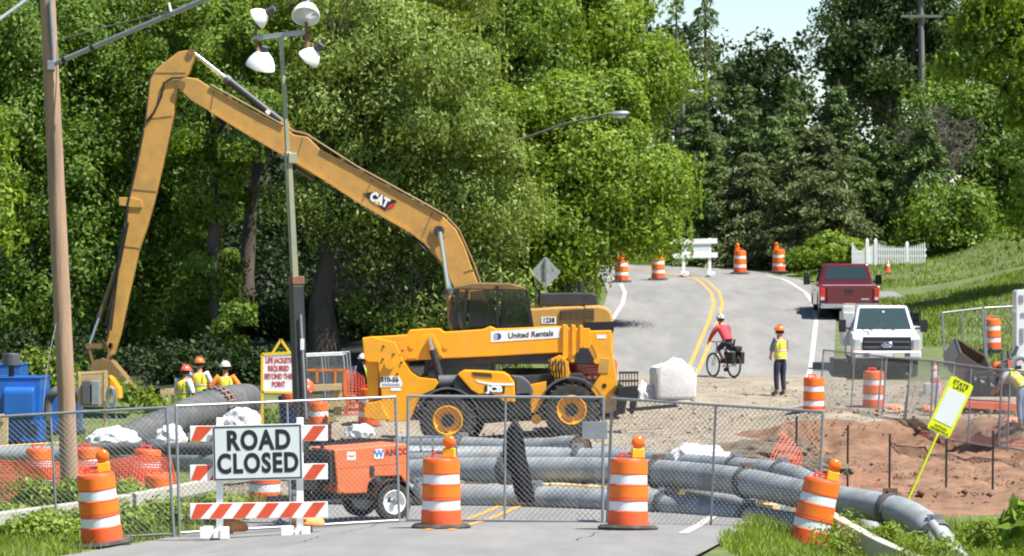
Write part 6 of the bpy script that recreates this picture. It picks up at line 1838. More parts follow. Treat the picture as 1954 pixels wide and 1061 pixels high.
for f in (0.09, 0.27):
    c = a0 + (a1 - a0) * f; d = (a1 - a0).normalized() * .03
    MB().cyl(c - d, c + d, 0.056, n=10).build('band', M['black'], arm)
b = MB(); b.box(a0 + V((0.02, -.02, 0)), (0.12, 0.2, 0.16)); b.build('bracket', M['galv'], pole, bev=0.01)
MB().tube([at(104, 78, Dp) - p0, at(200, 52, Dp - .6) - p0, at(330, 18, Dp - 1.2) - p0], 0.012, 5).build('brace_wire', M['cable'], pole)
MB().tube([at(322, 5, Dp - 1.2) - p0, at(326, 22, Dp - 1.2) - p0], 0.02, 6).build('clip', M['decal_white'], pole)
b = MB(); b.tube([at(96, 0, Dp - .16) - p0, at(101, 85, Dp - .16) - p0, at(103, 118, Dp - .17) - p0], 0.03, 6); b.build('conduit', M['galv'], pole, smooth=60)
o = MB().tube([at(-70, 85, Dp - 3), at(0, 36, Dp - 2), at(90, -30, Dp)], 0.03, 6).build('service_wire', M['galv'], None, smooth=60)
tag(o, 'pale service wire crossing the top left corner', 'wire')
o = MB().tube(smooth_path([at(107, 618, 61), at(92, 690, 60.5), at(83, 775, 60), at(86, 815, 60), at(95, 850, 60)], 6), 0.008, 5).build('hanging_wire', M['cable'], None, smooth=60)
tag(o, 'thin loose wire hanging left of the utility pole', 'wire')

def simple_pole(label, px, D, py_top, r, arms, lean=0.0):
    x = (px - 977) * D / FPX; z = gz(x, D)
    t = thing('utility_pole', label, 'utility pole', (x, D, z))
    top = at(px + lean, py_top, D) - V((x, D, z))
    MB().tube([(0, 0, -.2), tuple(top * .5), tuple(top)], [r, r * .85, r * .7], 12).build('shaft', M['pole_grey'], t, smooth=60)
    for (py, half) in arms:
        f = (at(px, py, D).z - z) / top.z; c = top * f
        o = MB().box(c + V((0, -r, 0)), (half * 2, 0.1, 0.12)).build('crossarm', M['pole_grey'], t, bev=0.01)
        for q in (-.9, -.5, .5, .9):
            MB().lathe([(.03, 0), (.05, .04), (.03, .08), (.045, .12), (.02, .15)], 8, c + V((q * half, -r, .06))).build('insulator', M['dark_grey'], o, smooth=60)
    return t
simple_pole('tall grey utility pole with crossarms on the right among the trees', 1764, 168, -60, 0.17, [(-5, 1.0), (32, 0.95)], -8)
simple_pole('short topped grey utility pole between pines at the bend', 1303, 180, 140, 0.13, [(163, 0.5)])
# street lamp reaching out of the trees
sl = thing('street_lamp', 'street lamp with long arm reaching over the road from the trees', 'street lamp', (at(880, 700, 107).x, 107, gz(at(880, 700, 107).x, 107)))
o0 = sl.location.copy()
MB().tube([V((0, 0, -.2)), at(884, 430, 107) - o0, at(880, 250, 107) - o0], [0.13, 0.12, 0.1], 10).build('shaft', M['pole_grey'], sl, smooth=60)
MB().tube([at(881, 290, 107) - o0, at(1000, 264, 106) - o0, at(1080, 236, 105) - o0, at(1165, 217, 104) - o0], 0.035, 8).build('arm', M['pole_grey'], sl, smooth=60)
h = MB().ell(at(1182, 217, 104) - o0, (0.30, 0.15, 0.085), 18, 8, rot=(0, R(-4), 0)).build('lamp_head', M['galv'], sl, smooth=60)
MB().ell(at(1184, 222, 104) - o0, (0.17, 0.11, 0.06), 14, 6).build('lens', M['lamp_clear'], h, smooth=60)

# ---------------------------------------------------------------- light tower trailer
M['wanco'] = mat('orange_paint', (0.70, 0.165, 0.055), 0.4, var=0.06, dirt=(0.7, 0.3, 0.18), dirt_amt=0.3, coat=0.15)
M['mast_green'] = mat('mast_green', srgb(140, 142, 118), 0.5, 0.2, var=0.15, scale=4)
Dt = 54.3
tc = at(683, 995, Dt)
yw = R(26)
lt = thing('light_tower', 'orange light tower trailer with tall mast behind the fence', 'light tower', (tc.x, Dt + 0.35, gz(tc.x, Dt) + 0.045), yw)
lt.scale = (0.93,) * 3
side = [(-.60, .44), (-.60, .62), (-.66, 1.15), (.60, 1.22), (.66, .80), (.66, .45), (.60, .42), (.57, .60), (.50, .70), (.05, .70), (-.06, .60), (-.09, .44)]
bd = MB().prism(side, -.52, .42).build('body', M['wanco'], lt, bev=0.02)
b = MB(); b.prism([(-.62, .86), (.655, .93), (.653, .915), (-.62, .845)], -.524, -.519); b.build('fold', M['wanco'], bd)
MB().box((.0, -.525, .80), (.07, .03, .16)).build('latch', M['dark_steel'], bd, bev=0.005)
o = MB().box((-.36, -.523, 1.04), (.15, .006, .13)).build('sticker', M['decal_white'], bd)
MB().box((-.36, -.5275, 1.04), (.11, .003, .025)).build('print', M['orange_reflector'], o)
o = MB().prism([(.05, .98), (.18, .99), (.20, 1.02), (.20, 1.12), (.17, 1.145), (.06, 1.14), (.04, 1.11), (.035, 1.0)], -.528, -.52).build('logo_plate', M['decal_white'], bd)
M['logo_blue'] = mat('logo_blue', (0.06, 0.22, 0.60), 0.4)
text('lettering', 'W', 0.15, M['logo_blue'], o, (.118, -.530, 1.063), bold=0.008)
M['logo_dark'] = mat('logo_dark', (0.22, 0.03, 0.03), 0.5)
text('lettering', 'ANCO', 0.135, M['logo_dark'], bd, (.43, -.523, 1.085), rot=(R(90), R(-3), 0), bold=0.006, space=1.1)
MB().box((-.52, -.525, .50), (.09, .012, .05)).build('side_marker', M['orange_reflector'], bd)
# open end: radiator and engine bay
b = MB(); b.box((-.68, -.05, .85), (.06, .86, .52)); eb = b.build('radiator', M['dark_steel'], lt)
for k in range(8): MB().box((-.72, -.05, .64 + k * .06), (.025, .80, .02)).build('slat', M['dark_grey'], eb)
b = MB(); b.box((-.92, -.05, .66), (.36, .5, .34)); b.cyl((-.85, -.2, .82), (-.85, .2, .82), .12, n=12); b.box((-1.0, .15, .9), (.2, .2, .3)); tag(b.build('engine', M['black'], lt, bev=0.02), kind='stuff')
b = MB(); b.beam((-.66, -.36, 1.14), (-.66, -.36, .5), .04, .04); b.build('door_post', M['wanco'], lt)
b = MB(); b.box((0, -.05, .40), (1.3, .86, .10)); b.beam((-.6, -.05, .38), (-1.6, -.05, .36), .1, .1); b.beam((.2, -.72, .34), (.2, .62, .34), .08, .08); b.build('chassis', M['black'], lt)
for y in (-.68, .60):
    w = tyre_wheel(lt, (0.28, y, 0.305), 0.305, 0.2, 0.19, 'white_paint', lug=False)
    b = MB(); sg = -1 if y < 0 else 1
    b.cyl((0, sg * .06, 0), (0, sg * .11, 0), .05, n=10); b.build('hub', M['chrome'], w, smooth=40)
    fd = MB()
    for k in range(8):
        a, c = R(10 + 20 * k), R(30 + 20 * k)
        fd.beam((.28 + .36 * math.cos(a), y, .305 + .36 * math.sin(a)), (.28 + .36 * math.cos(c), y, .305 + .36 * math.sin(c)), .22, .02)
    fd.build('mudguard', M['black'], lt)
for (x, y) in ((-1.25, -.3), (-1.25, .3), (.62, -.5), (.62, .4)):
    b = MB(); b.cyl((x, y, -.02), (x, y, .42), .035, n=8); b.box((x, y, -.015), (.16, .16, .02)); b.build('jack', M['galv'], lt)
b = MB(); b.box((-.68, -.1, 1.42), (.30, .06, .26)); b.beam((-.68, -.1, 1.15), (-.68, -.1, 1.3), .05, .05)
M['maroon'] = mat('maroon', (0.045, 0.012, 0.016), 0.5, var=0.2)
b.build('control_box', M['maroon'], lt, bev=0.01)
mi = Matrix.Translation(lt.location) @ Matrix.Rotation(yw, 4, 'Z') @ Matrix.Scale(0.93, 4); mi.invert()
def L_(px, py, d=0.0): return mi @ at(px, py, Dt + 0.55 + d)
mb_ = MB().beam(L_(580, 960), L_(565, 545), .19, .19).build('mast', M['dark_steel'], lt, bev=0.01)
MB().beam(L_(585, 800, -.12), L_(574, 600, -.12), .03, .02).build('mast_edge', M['galv'], mb_)
MB().box(L_(577, 657, -.12), (.06, .03, .18), (0, 0, -yw)).build('label', M['decal_white'], mb_)
b = MB(); b.box(L_(565, 535), (.21, .21, .13), (0, R(-2), 0)); b.tube([L_(555, 520), L_(556, 545), L_(562, 552)], .025, 6); b.build('winch', M['rust'], mb_, bev=0.01)
MB().beam(L_(564, 560), L_(549, 290), .10, .10).build('mast_section', M['mast_green'], lt, bev=0.008)
MB().box(L_(556, 302), (.15, .15, .17)).build('mast_collar', M['mast_green'], lt, bev=0.01)
MB().beam(L_(550, 310, .02), L_(536, 66, .02), .062, .062).build('mast_section', M['mast_green'], lt, bev=0.008)
MB().tube([L_(558, 520, -.09), L_(552, 380, -.08), L_(549, 300, -.08)], .008, 4).build('winch_cable', M['cable'], lt)
cbar = MB().beam(L_(484, 73), L_(584, 61), .07, .08).build('crossbar', M['galv'], lt)
for (px, py, mx, my, rot, rad) in ((494, 34, 486, 68, (R(60), 0, R(50)), .165), (584, 27, 585, 60, (R(-38), 0, R(-30)), .215), (498, 122, 488, 75, (R(24), 0, R(12)), .225), (591, 110, 584, 63, (R(44), 0, R(40)), .175)):
    lamp = bpy.data.objects.new('floodlight', None); COL.objects.link(lamp); lamp.parent = lt
    lamp.location = L_(px, py, -.1); lamp.rotation_euler = rot
    b = MB(); b.lathe([(.05, .19), (.08, .175), (.14, .12), (.19, .04), (.21, -.02), (.215, -.05), (.2, -.055), (.17, .02), (.05, .12)], 24, (0, 0, 0), Matrix.Diagonal((rad / .2,) * 3).to_3x3(), cap=False)
    b.build('reflector', M['white_paint'], lamp, smooth=50, fixn=False)
    b = MB(); b.lathe([(.205 * rad / .2, -.046 * rad / .2), (.001, -.075 * rad / .2)], 24, cap=False); b.build('lens', M['lamp_clear'], lamp, smooth=60, fixn=False)
    b = MB(); b.cyl((0, 0, .17), (0, 0, .30), .06, n=12); b.build('lamp_socket', M['dark_grey'], lamp, smooth=40)
    b = MB(); A = L_(mx, my, -.03); C = L_(px, py, -.05)
    b.beam(A, C, .05, .025); b.build('bracket', M['rust'], lt)

# ---------------------------------------------------------------- signs
M['sign_yellow'] = mat('sign_yellow', (0.72, 0.50, 0.03), 0.5, var=0.06)
M['fluoro'] = mat('fluoro', (0.78, 0.82, 0.01), 0.45, var=0.05)
M['sign_back'] = mat('sign_back', (0.36, 0.38, 0.39), 0.5, 0.3, var=0.1)
M['text_red'] = mat('text_red', (0.50, 0.04, 0.05), 0.5)
Ds = 79.0; ss = FPX / Ds
lp = at(502, 805, Ds); z0 = lp.z
lj = thing('warning_sign', 'white LIFE JACKETS sign in a yellow frame with triangle top', 'sign', lp)
def ls(px, py, d=0): return at(px, py, Ds) + V((0, d, 0)) - lp
b = MB()
b.beam(ls(500.5, 812), ls(500.5, 676), .055, .055); b.beam(ls(562, 750), ls(562, 674), .055, .055); b.beam(ls(500, 676), ls(563, 673), .055, .06); b.beam(ls(500, 748), ls(563, 749), .055, .05)
b.build('frame', M['sign_yellow'], lj)
b = MB(); b.beam(ls(520, 674), ls(536, 648), .05, .05); b.beam(ls(536, 648), ls(552, 672), .05, .05); b.build('triangle', M['sign_yellow'], lj)
pn = MB().box(ls(531.5, 712.5, -.01), (60 / ss, .012, 71 / ss)).build('panel', M['decal_white'], lj)
for i, tx in enumerate(('LIFE JACKETS', 'REQUIRED', 'BEYOND THIS', 'POINT')):
    text('lettering', tx, 0.155, M['text_red'], pn, ls(531.5, 688 + i * 15.2, -.02), bold=0.006, sx=0.62)

Dd = 111
dd = at(1040, 600, Dd)
ds = thing('diamond_sign', 'grey back of a diamond road sign behind the excavator', 'sign', (dd.x, Dd, gz(dd.x, Dd)))
c = at(1041, 520, Dd) - ds.location; hs = 29 * Dd / FPX
b = MB(); b.prism([(c.x - hs, c.z), (c.x - .03, c.z - hs), (c.x + .03, c.z - hs), (c.x + hs, c.z), (c.x + .03, c.z + hs), (c.x - .03, c.z + hs)], -.012, 0.0); b.build('sign_plate', M['sign_back'], ds, bev=0.003)
b = MB(); b.beam(V((c.x, -.04, -.2)), V((c.x, -.04, c.z + hs * .9)), .06, .05)
b.build('post', M['galv'], ds)

Dy = 54.5
yp = at(1728, 952, Dy)
ys_ = thing('crosswalk_sign', 'fluorescent yellow leaning sign with blank white panel by the red bank', 'sign', yp)
def yl(px, py, d=0): return at(px, py, Dy) + V((0, d, 0)) - yp
ang = math.atan2(1790 - 1730, 950 - 826)
MB().beam(yl(1726, 968), yl(1789, 828), .11, .03).build('post', M['fluoro'], ys_, bev=0.008)
cen = yl(1813, 776, -.03); Wp, Hp = .37, .86
def rr_poly(W, H, r, n=4):
    P = []
    for (sx, sz, a0) in ((1, 1, 0), (-1, 1, 90), (-1, -1, 180), (1, -1, 270)):
        for k in range(n + 1):
            a = R(a0 + 90 * k / n); P.append((sx * (W / 2 - r) + r * math.cos(a), sz * (H / 2 - r) + r * math.sin(a)))
    return P
plate = MB().prism(rr_poly(Wp, Hp, .04), -.008, .008).build('sign_panel', M['fluoro'], ys_, loc=cen, rot=(0, ang * 0.98, 0))
MB().prism(rr_poly(Wp * .80, Hp * .60, .008), -.012, -.0085).build('white_panel', M['decal_white'], plate, loc=(0, 0, -.01))
text('lettering', 'STATE', 0.085, M['letter_black'], plate, (0, -.0095, .365), bold=.002)
text('lettering', 'LAW', 0.085, M['letter_black'], plate, (0, -.0095, .295), bold=.002)
text('lettering', 'WITHIN', 0.055, M['letter_black'], plate, (0, -.0095, -.345), bold=.001)
text('lettering', 'CROSSWALK', 0.05, M['letter_black'], plate, (0, -.0095, -.395), bold=.001)

# ---------------------------------------------------------------- far white barricade seen from behind, cones
Db = 150.0
bx_ = at(1327, 530, Db)
fb = thing('road_barricade', 'white back of the far barricade standing across the road crest', 'barricade', (bx_.x, Db, gz(bx_.x, Db) + .05), R(2))
sb = FPX / Db
def fx(px): return (px - 1327) / sb
for px in (1304, 1354):
    MB().box((fx(px), .0, .78), (.12, .1, 1.56)).build('upright', M['white_paint'], fb, bev=0.01)
    b = MB(); b.box((fx(px), 0, .06), (.14, 1.2, .12)); b.box((fx(px), -.5, .12), (.34, .2, .14)); b.build('foot', M['white_paint'], fb, bev=0.01)
for z in (.85, 1.42):
    MB().box((0, -.07, z), (1.85, .04, .21)).build('rail', M['white_paint'], fb, bev=0.006, rot=(0, R(-1.5), 0))
MB().box((.02, -.045, 1.13), (1.15, .012, .74)).build('sign_board', M['sign_white'], fb)
def cone(label, px, D, H=0.75, rx=0, ry=0, dz=0.0, group='traffic cones'):
    x = (px - 977) * D / FPX
    t = thing('traffic_cone', label, 'traffic cone', (x, D, gz(x, D) + .05 + dz), 0, group, rot=(R(rx), R(ry), 0))
    b = MB(); b.box((0, 0, .02), (H * .5, H * .5, .04)); b.build('base', M['drum_orange'], t, bev=0.01)
    b = MB(); b.lathe([(H * .19, .04), (H * .05, H)], 18); b.build('cone_body', M['drum_orange'], t, smooth=50)
    for a, c in ((.48, .66), (.74, .84)):
        b = MB(); b.lathe([(H * (.19 - .14 * a) + .012, H * a), (H * (.19 - .14 * c) + .012, H * c)], 18, cap=False); b.build('white_collar', M['band_white'], t, smooth=50, fixn=False)
    return t
cone('traffic cone beside the white pickup leaning over its base', 1787, 97, 0.9, 0, -6)
cone('small cone in front of the white picket fence', 1694, 146, 0.55, 0, 0, 0.0)
o = MB().box((at(1778, 722, 96.5).x, 96.4, gz(at(1778, 722, 96.5).x, 96.5) + .19), (.42, .3, .36)).build('grey_box', M['tool_box'], None, bev=0.02)
tag(o, 'small pale grey box at the foot of the leaning cone', 'box')

# ---------------------------------------------------------------- white picket fence at the drive
Dk = 150.0
k0 = at(1625, 500, Dk)
pf = thing('picket_fence', 'white picket fence with swooping ends beyond the red pickup', 'picket fence', (k0.x, Dk, gz(k0.x + 1.5, Dk)))
sk = FPX / Dk
zg = pf.location.z
def kz(py): return CAMZ - (py - 530.5) / sk - zg
def kx(px): return (px - 1625) / sk
pk = None
tops = lambda px: 468 - 7 * abs((px - 1715) / 50) ** 1.6 * 0.45 + 5 - 2
for i in range(22):
    px = 1674 + i * 4.3; top = kz(464 + 9 * (1 - ((px - 1717) / 47) ** 2) - 3)
    b = MB(); w = .026
    b.prism([(-w, 0.05), (w, 0.05), (w, top - .1), (0, top), (-w, top - .1)], -.012, .012)
    b.build('picket', M['white_paint'], pf, loc=(kx(px), -.03, 0))
for z in (kz(488), kz(476)): MB().box((kx(1718), .01, z), (kx(1768) - kx(1668), .04, .09)).build('rail', M['white_paint'], pf)
for px in (1655, 1671, 1731):
    b = MB(); top = kz(462 if px < 1700 else 468); b.box((kx(px), .03, top / 2), (.13, .13, top)); b.lathe([(.09, 0), (.09, .05), (.02, .16)], 4, (kx(px), .03, top), Matrix.Rotation(R(45), 3, 'Z')); b.build('post', M['white_paint'], pf)
for i in range(8):
    px = 1627 + i * 3.6; top = kz(461 + 16 * (1 - (abs(i - 4) / 4) ** 2))
    b = MB(); b.prism([(-.03, .05), (.03, .05), (.03, top - .06), (0, top), (-.03, top - .06)], -.012, .012); b.build('picket', M['white_paint'], pf, loc=(kx(px), 0, 0))
for i in range(4):
    px = 1659 + i * 3.2; top = kz(470 - i * 2)
    b = MB(); b.prism([(-.03, .05), (.03, .05), (.03, top - .06), (0, top), (-.03, top - .06)], -.012, .012); b.build('picket', M['white_paint'], pf, loc=(kx(px), 0, 0))
for z in (kz(490), kz(480)): MB().box((kx(1640), .03, z), (kx(1656) - kx(1625), .03, .08)).build('rail', M['white_paint'], pf)

# ---------------------------------------------------------------- blue pump sets, power board
M['pump_blue'] = mat('pump_blue', (0.012, 0.115, 0.42), 0.35, var=0.08, scale=2, dirt=(0.05, 0.12, 0.28), dirt_amt=0.4, coat=0.3)
M['plywood'] = mat('plywood', srgb(176, 150, 104), 0.85, var=0.2, scale=2, stretch=(1, 1, 6))
def pump(label, px0, px1, py0, py1, D, depth, cowl=None, muf=None, group='blue pump sets'):
    a = at(px0, py1, D); s = FPX / D
    t = thing('pump_set', label, 'pump', a, 0, group)
    W = (px1 - px0) / s; H = (py1 - py0) / s
    bd = MB().box((W / 2, depth / 2, H / 2), (W, depth, H)).build('housing', M['pump_blue'], t, bev=0.02)
    MB().box((W / 2, depth / 2, H + .012), (W + .04, depth + .04, .03)).build('lid', M['pump_blue'], bd, bev=0.008)
    MB().box((W / 2, depth / 2, .05), (W + .1, depth + .1, .10)).build('skid', M['dark_steel'], t, bev=0.01)
    for k in range(6): MB().box((W - .18, -.008, H * .16 + k * .045), (.22, .02, .018)).build('louvre', M['dark_steel'], bd)
    if cowl:
        x0, x1, y0, y1 = cowl; q0 = at(x0, y1, D) - a; q1 = at(x1, y0, D) - a
        w = q1.x - q0.x; h = q1.z - q0.z; P = [(-.002, q0.z), (-.42, q0.z)]
        for k in range(7): an = PI * k / 12; P.append((-.30 - .12 * math.cos(an), q1.z - .16 + .16 * math.sin(an)))
        P.append((-.002, q1.z))
        MB().prism(P, q0.x, q1.x, 'x').build('cowl', M['pump_blue'], t, bev=0.02, seg=3)
    if muf:
        mx, m0, m1, r = muf; c = at(mx, m1, D) - a; c2 = at(mx, m0, D) - a
        mo = MB().cyl(c + V((0, .4, 0)), c2 + V((0, .4, 0)), r, n=18).build('muffler', M['dark_grey'], t, smooth=40, bev=0.01)
        MB().cyl(c + V((0, .4, -.42)), c + V((0, .4, 0)), r * .35, n=10).build('exhaust_pipe', M['black'], mo, smooth=40)
    return t
pump('blue pump set with rounded cowl and black muffler at the left edge', -60, 77, 722, 850, 81, 1.6, (12, 68, 738, 790), (17, 675, 698, .19))
pump('second blue pump set standing behind the one with the muffler', -80, 39, 697, 800, 86, 1.4)
pump('small blue machine with hose behind the utility pole', 94, 150, 745, 830, 82, 0.9)
b = MB(); b.tube(smooth_path([at(90, 800, 80), at(93, 765, 80), at(108, 745, 80), at(130, 742, 80.5), at(150, 760, 81)], 6), .10, 12)
o = b.build('suction_hose', M['hose'], None, smooth=50, fixn=False); tag(o, 'dark hose looping beside the utility pole', 'hose', 'hoses')
Dq = 77.0
qa = at(180, 800, Dq)
pb = thing('power_board', 'plywood board with two grey electrical boxes under the bucket', 'power board', qa)
def ql(px, py, d=0): return at(px, py, Dq) + V((0, d, 0)) - qa
sq = FPX / Dq
MB().box(ql(177, 742), (58 / sq, .03, 66 / sq)).build('board', M['plywood'], pb, bev=0.004)
b = MB(); b.beam(ql(200.5, 822), ql(200.5, 708), .05, .06); b.beam(ql(152, 820), ql(152, 712), .05, .06); b.beam(ql(148, 712), ql(204, 709), .04, .05); b.build('post', M['timber'], pb)
for px, m in ((166, 'dark_grey'), (184, 'steel_grey')):
    o = MB().box(ql(px, 749, -.12), (15 / sq, .18, 46 / sq)).build('electrical_box', M[m], pb, bev=0.015)
    MB().box(ql(px, 726, -.12), (.06, .06, .05)).build('conduit_cap', M['galv'], o)
b = MB()
for k in range(7):
    cx_ = 212 + (k % 3) * 2.2; pts = []
    for q in range(20):
        a = 2 * PI * q / 20; pts.append(ql(cx_ + 7.5 * math.cos(a), 757 + (14 + k) * math.sin(a), -.1 - .03 * k))
    b.tube(pts, .012, 5, closed=True)
b.tube([ql(208, 765, -.15), ql(206, 790, -.15), ql(214, 812, -.15)], .012, 5); b.tube([ql(219, 765, -.2), ql(223, 790, -.2), ql(228, 806, -.2)], .012, 5)
o = b.build('cable_coil', M['galv'], None, smooth=60, fixn=False); o.location = qa
tag(o, 'coil of cable hung on the plywood power board', 'cable coil'); 
b = MB(); b.prism([(q.x, q.z) for q in (ql(205, 716), ql(214, 724), ql(226, 742), ql(228, 762), ql(220, 764), ql(212, 748), ql(204, 740))], -.25, .25)
o = b.build('yellow_hose_reel', M['jcb'], None, bev=0.03); o.location = qa + V((0, .5, 0))
tag(o, 'yellow curved guard right of the plywood power board', 'guard')

# ---------------------------------------------------------------- timber railings and trestles
def trestle(label, beams, D, group='timber railings', w=.09, h=.16):
    a = at(*beams[0][0], D) ; o0 = V((a.x, D, a.z - 1))
    t = thing('timber_railing', label, 'railing', o0, 0, group)
    for i, (p, q) in enumerate(beams):
        hor = abs(p[1] - q[1]) < abs(p[0] - q[0])
        MB().beam(at(*p, D) - o0 + V((0, 0 if hor else .06, 0)), at(*q, D) - o0 + V((0, 0 if hor else .06, 0)), w if hor else .1, h if hor else .1).build('rail' if hor else 'post', M['timber'], t, bev=0.005)
    return t
trestle('timber railing in front of the three workers and the life jackets sign', [((306, 748), (500, 743)), ((470, 744), (470, 800)), ((492, 744), (492, 790)), ((440, 772), (520, 770)), ((330, 747), (330, 790)), ((400, 780), (400, 800))], 93)
trestle('timber railing right of the life jackets sign behind the mast', [((506, 770), (592, 768)), ((560, 742), (652, 738)), ((640, 740), (640, 800)), ((610, 772), (660, 770)), ((590, 740), (590, 796)), ((648, 738), (648, 796))], 91)
trestle('short timber frame at the left edge in front of the blue pump', [((-30, 800), (8, 797)), ((10, 795), (10, 850)), ((2, 800), (2, 850))], 78, w=.12)
b = MB(); b.beam(at(-40, 858, 77), at(125, 848, 77), .3, .12); o = b.build('timber_beam', M['timber'], None, bev=0.01); tag(o, 'long timber beam on the ground below the blue pumps', 'timber')
# orange rail and scaffold beside the fence pile
t0 = at(660, 800, 92); t = thing('orange_gate_frame', 'thin orange tubular frame by the spare wire panels', 'frame', t0)
b = MB()
def tl_(px, py): return at(px, py, 92) - t0
for p, q in (((580, 706), (658, 706)), ((605, 706), (605, 730)), ((640, 706), (640, 735)), ((657, 706), (658, 795)), ((661, 706), (662, 795))): b.beam(tl_(*p), tl_(*q), .05, .05)
b.build('tubes', M['orange_reflector'], t)
netting('orange netting tied beside the orange tubular frame', [(660, 702, 91.8), (678, 706, 91.8), (694, 716, 91.8)], [(662, 796, 91.8), (680, 796, 91.8), (696, 790, 91.8)], seed=9, cell=0.08, strip=0.02, amp=0.05)
b = MB(); b.lathe([(.30, 0), (.36, .62), (.38, .64), (.34, .64), (.30, .1)], 20)
o = b.build('dark_bin', M['decal_blue'], None, smooth=40); o.location = at(560, 800, 85); o.location.z -= .1; tag(o, 'dark blue bin at the foot of the life jackets sign', 'bin')
o = lump('red_jacket', 0.42, 0.34, 0.62, M['hat_red'], 12, cre=0.3, sub=3, loc=at(556, 772, 84.6)); tag(o, 'red life jacket heap on the dark blue bin', 'life jacket')
o = lump('red_jacket', 0.34, 0.3, 0.3, M['hat_red'], 13, cre=0.3, sub=3, loc=at(585, 748, 90)); tag(o, 'small red bundle left of the drum by the railing', 'bundle')

# ---------------------------------------------------------------- guard rails
M['guard'] = mat('guard', srgb(176, 174, 162), 0.6, 0.1, var=0.12, scale=4, dirt=srgb(140, 130, 108), dirt_amt=0.6)
def guard(label, pts, h, posts):
    w = [at(*p) for p in pts]; o0 = w[0].copy(); o0.z = gz(o0.x, o0.y)
    t = thing('guard_rail', label, 'guard rail', o0, 0, 'box beam guard rails')
    pth = [p - o0 for p in smooth_path(w, 6)]
    b = MB(); vs = []; n = len(pth)
    for i, p in enumerate(pth):
        d = (pth[min(i + 1, n - 1)] - pth[max(i - 1, 0)]).normalized(); a = d.cross(V((0, 0, 1))).normalized(); u = a.cross(d)
        for x, z in ((-.08, -h / 2), (.08, -h / 2), (.08, h / 2), (-.08, h / 2)): vs.append(p + a * x + u * z)
    fs = [(i * 4 + j, i * 4 + (j + 1) % 4, i * 4 + 4 + (j + 1) % 4, i * 4 + 4 + j) for i in range(n - 1) for j in range(4)] + [(3, 2, 1, 0), (n * 4 - 4, n * 4 - 3, n * 4 - 2, n * 4 - 1)]
    b.add(vs, fs); b.build('beam', M['guard'], t, bev=0.015)
    for f in posts:
        p = pth[int(f * (n - 1))]; zz = gz(p.x + o0.x, p.y + o0.y) - o0.z
        MB().box((p.x, p.y + .1, (p.z + zz - .2) / 2), (.08, .06, p.z - zz + .2)).build('post', M['guard'], t)
    return t
guard('pale guard rail running through the weeds on the left bank', [(-80, 1002, 52.6), (40, 985, 53.5), (180, 966, 55), (300, 945, 57), (415, 922, 59.5)], .20, (.1, .35, .6, .85))
guard('pale guard rail end dipping into the right foreground grass', [(1570, 985, 50.8), (1620, 1015, 50), (1690, 1052, 49), (1770, 1085, 48)], .24, (.3, .8))
# small yellow marker flag, rack behind the fence
fl = thing('marker_flag', 'tiny yellow marker flag below the large pipe bend', 'flag', at(1697, 1035, 50.5))
o0 = fl.location
MB().tube([V((0, 0, 0)), at(1699, 1005, 50.5) - o0], .006, 5).build('stem', M['galv'], fl)
b = MB(); b.prism([(q.x, q.z) for q in (at(1693, 1003, 50.5) - o0, at(1702, 1002, 50.5) - o0, at(1704, 1010, 50.5) - o0, at(1697, 1016, 50.5) - o0, at(1692, 1013, 50.5) - o0)], -.01, .01); b.build('flag', M['fluoro'], fl)
rk = thing('metal_rack', 'grey open metal rack behind the first drum with lamp', 'rack', at(770, 866, 62)); o0 = rk.location
b = MB()
for p, q in (((765, 835), (872, 833)), ((765, 863), (872, 861)), ((768, 835), (768, 875)), ((803, 835), (803, 862)), ((826, 835), (826, 862)), ((868, 834), (866, 880)), ((872, 834), (868, 900))): b.beam(at(*p, 62) - o0, at(*q, 62) - o0, .04, .04)
b.build('bars', M['steel_grey'], rk)

# ---------------------------------------------------------------- machinery on the right
Dm = 89.0
ma = at(1870, 812, Dm)
md_ = thing('tracked_dumper', 'tracked dumper with raised pale grey skip behind the wire fence', 'dumper', ma)
def ml(px, py, d=0): return at(px, py, Dm) + V((0, d, 0)) - ma
M['skip_grey'] = mat('skip_grey', srgb(128, 124, 120), 0.6, 0.1, var=0.12, dirt=srgb(120, 104, 84), dirt_amt=0.6)
M['skip_brown'] = mat('skip_brown', srgb(92, 70, 46), 0.9, var=0.3)
M['deck_orange'] = mat('deck_orange', (0.62, 0.13, 0.06), 0.5, var=0.15, dirt=(0.3, 0.15, 0.1), dirt_amt=0.5)
sk_ = bpy.data.objects.new('skip', None); COL.objects.link(sk_); sk_.parent = md_
sk_.location = ml(1846, 694); sk_.rotation_euler = (R(24), R(30), R(14))
W_, D_, H_ = 0.92, 1.0, 0.52
for nm, m, gx, th in (('shell', 'skip_grey', 0.0, .03), ('liner', 'skip_brown', .032, .012)):
    b = MB(); w, d = W_ / 2 - gx, D_ / 2 - gx
    b.box((0, 0, -H_ / 2 + gx), (2 * w, 2 * d, th)); b.box((-w, 0, gx / 2), (th, 2 * d, H_ - gx)); b.box((w, 0, gx / 2), (th, 2 * d, H_ - gx))
    b.box((0, -d, gx / 2 + .001), (2 * w, th, H_ - gx)); b.box((0, d, gx / 2 + .001), (2 * w, th, H_ - gx))
    tag(b.build(nm, M[m], sk_), kind='stuff')
b = MB(); z = H_ / 2
b.tube([(-W_ / 2, -D_ / 2, z), (W_ / 2, -D_ / 2, z), (W_ / 2, D_ / 2, z), (-W_ / 2, D_ / 2, z)], .03, 6, closed=True)
b.build('rim', M['dark_grey'], sk_)
b = MB(); b.prism([(q.x, q.z) for q in (ml(1838, 706), ml(1934, 706), ml(1936, 756), ml(1840, 756))], -.5, .6); b.box(ml(1870, 735, -.55), (.5, .2, .45)); b.cyl(ml(1850, 725, -.6), ml(1900, 742, -.6), .1, n=10); b.build('engine_block', M['dark_steel'], md_, bev=0.03)
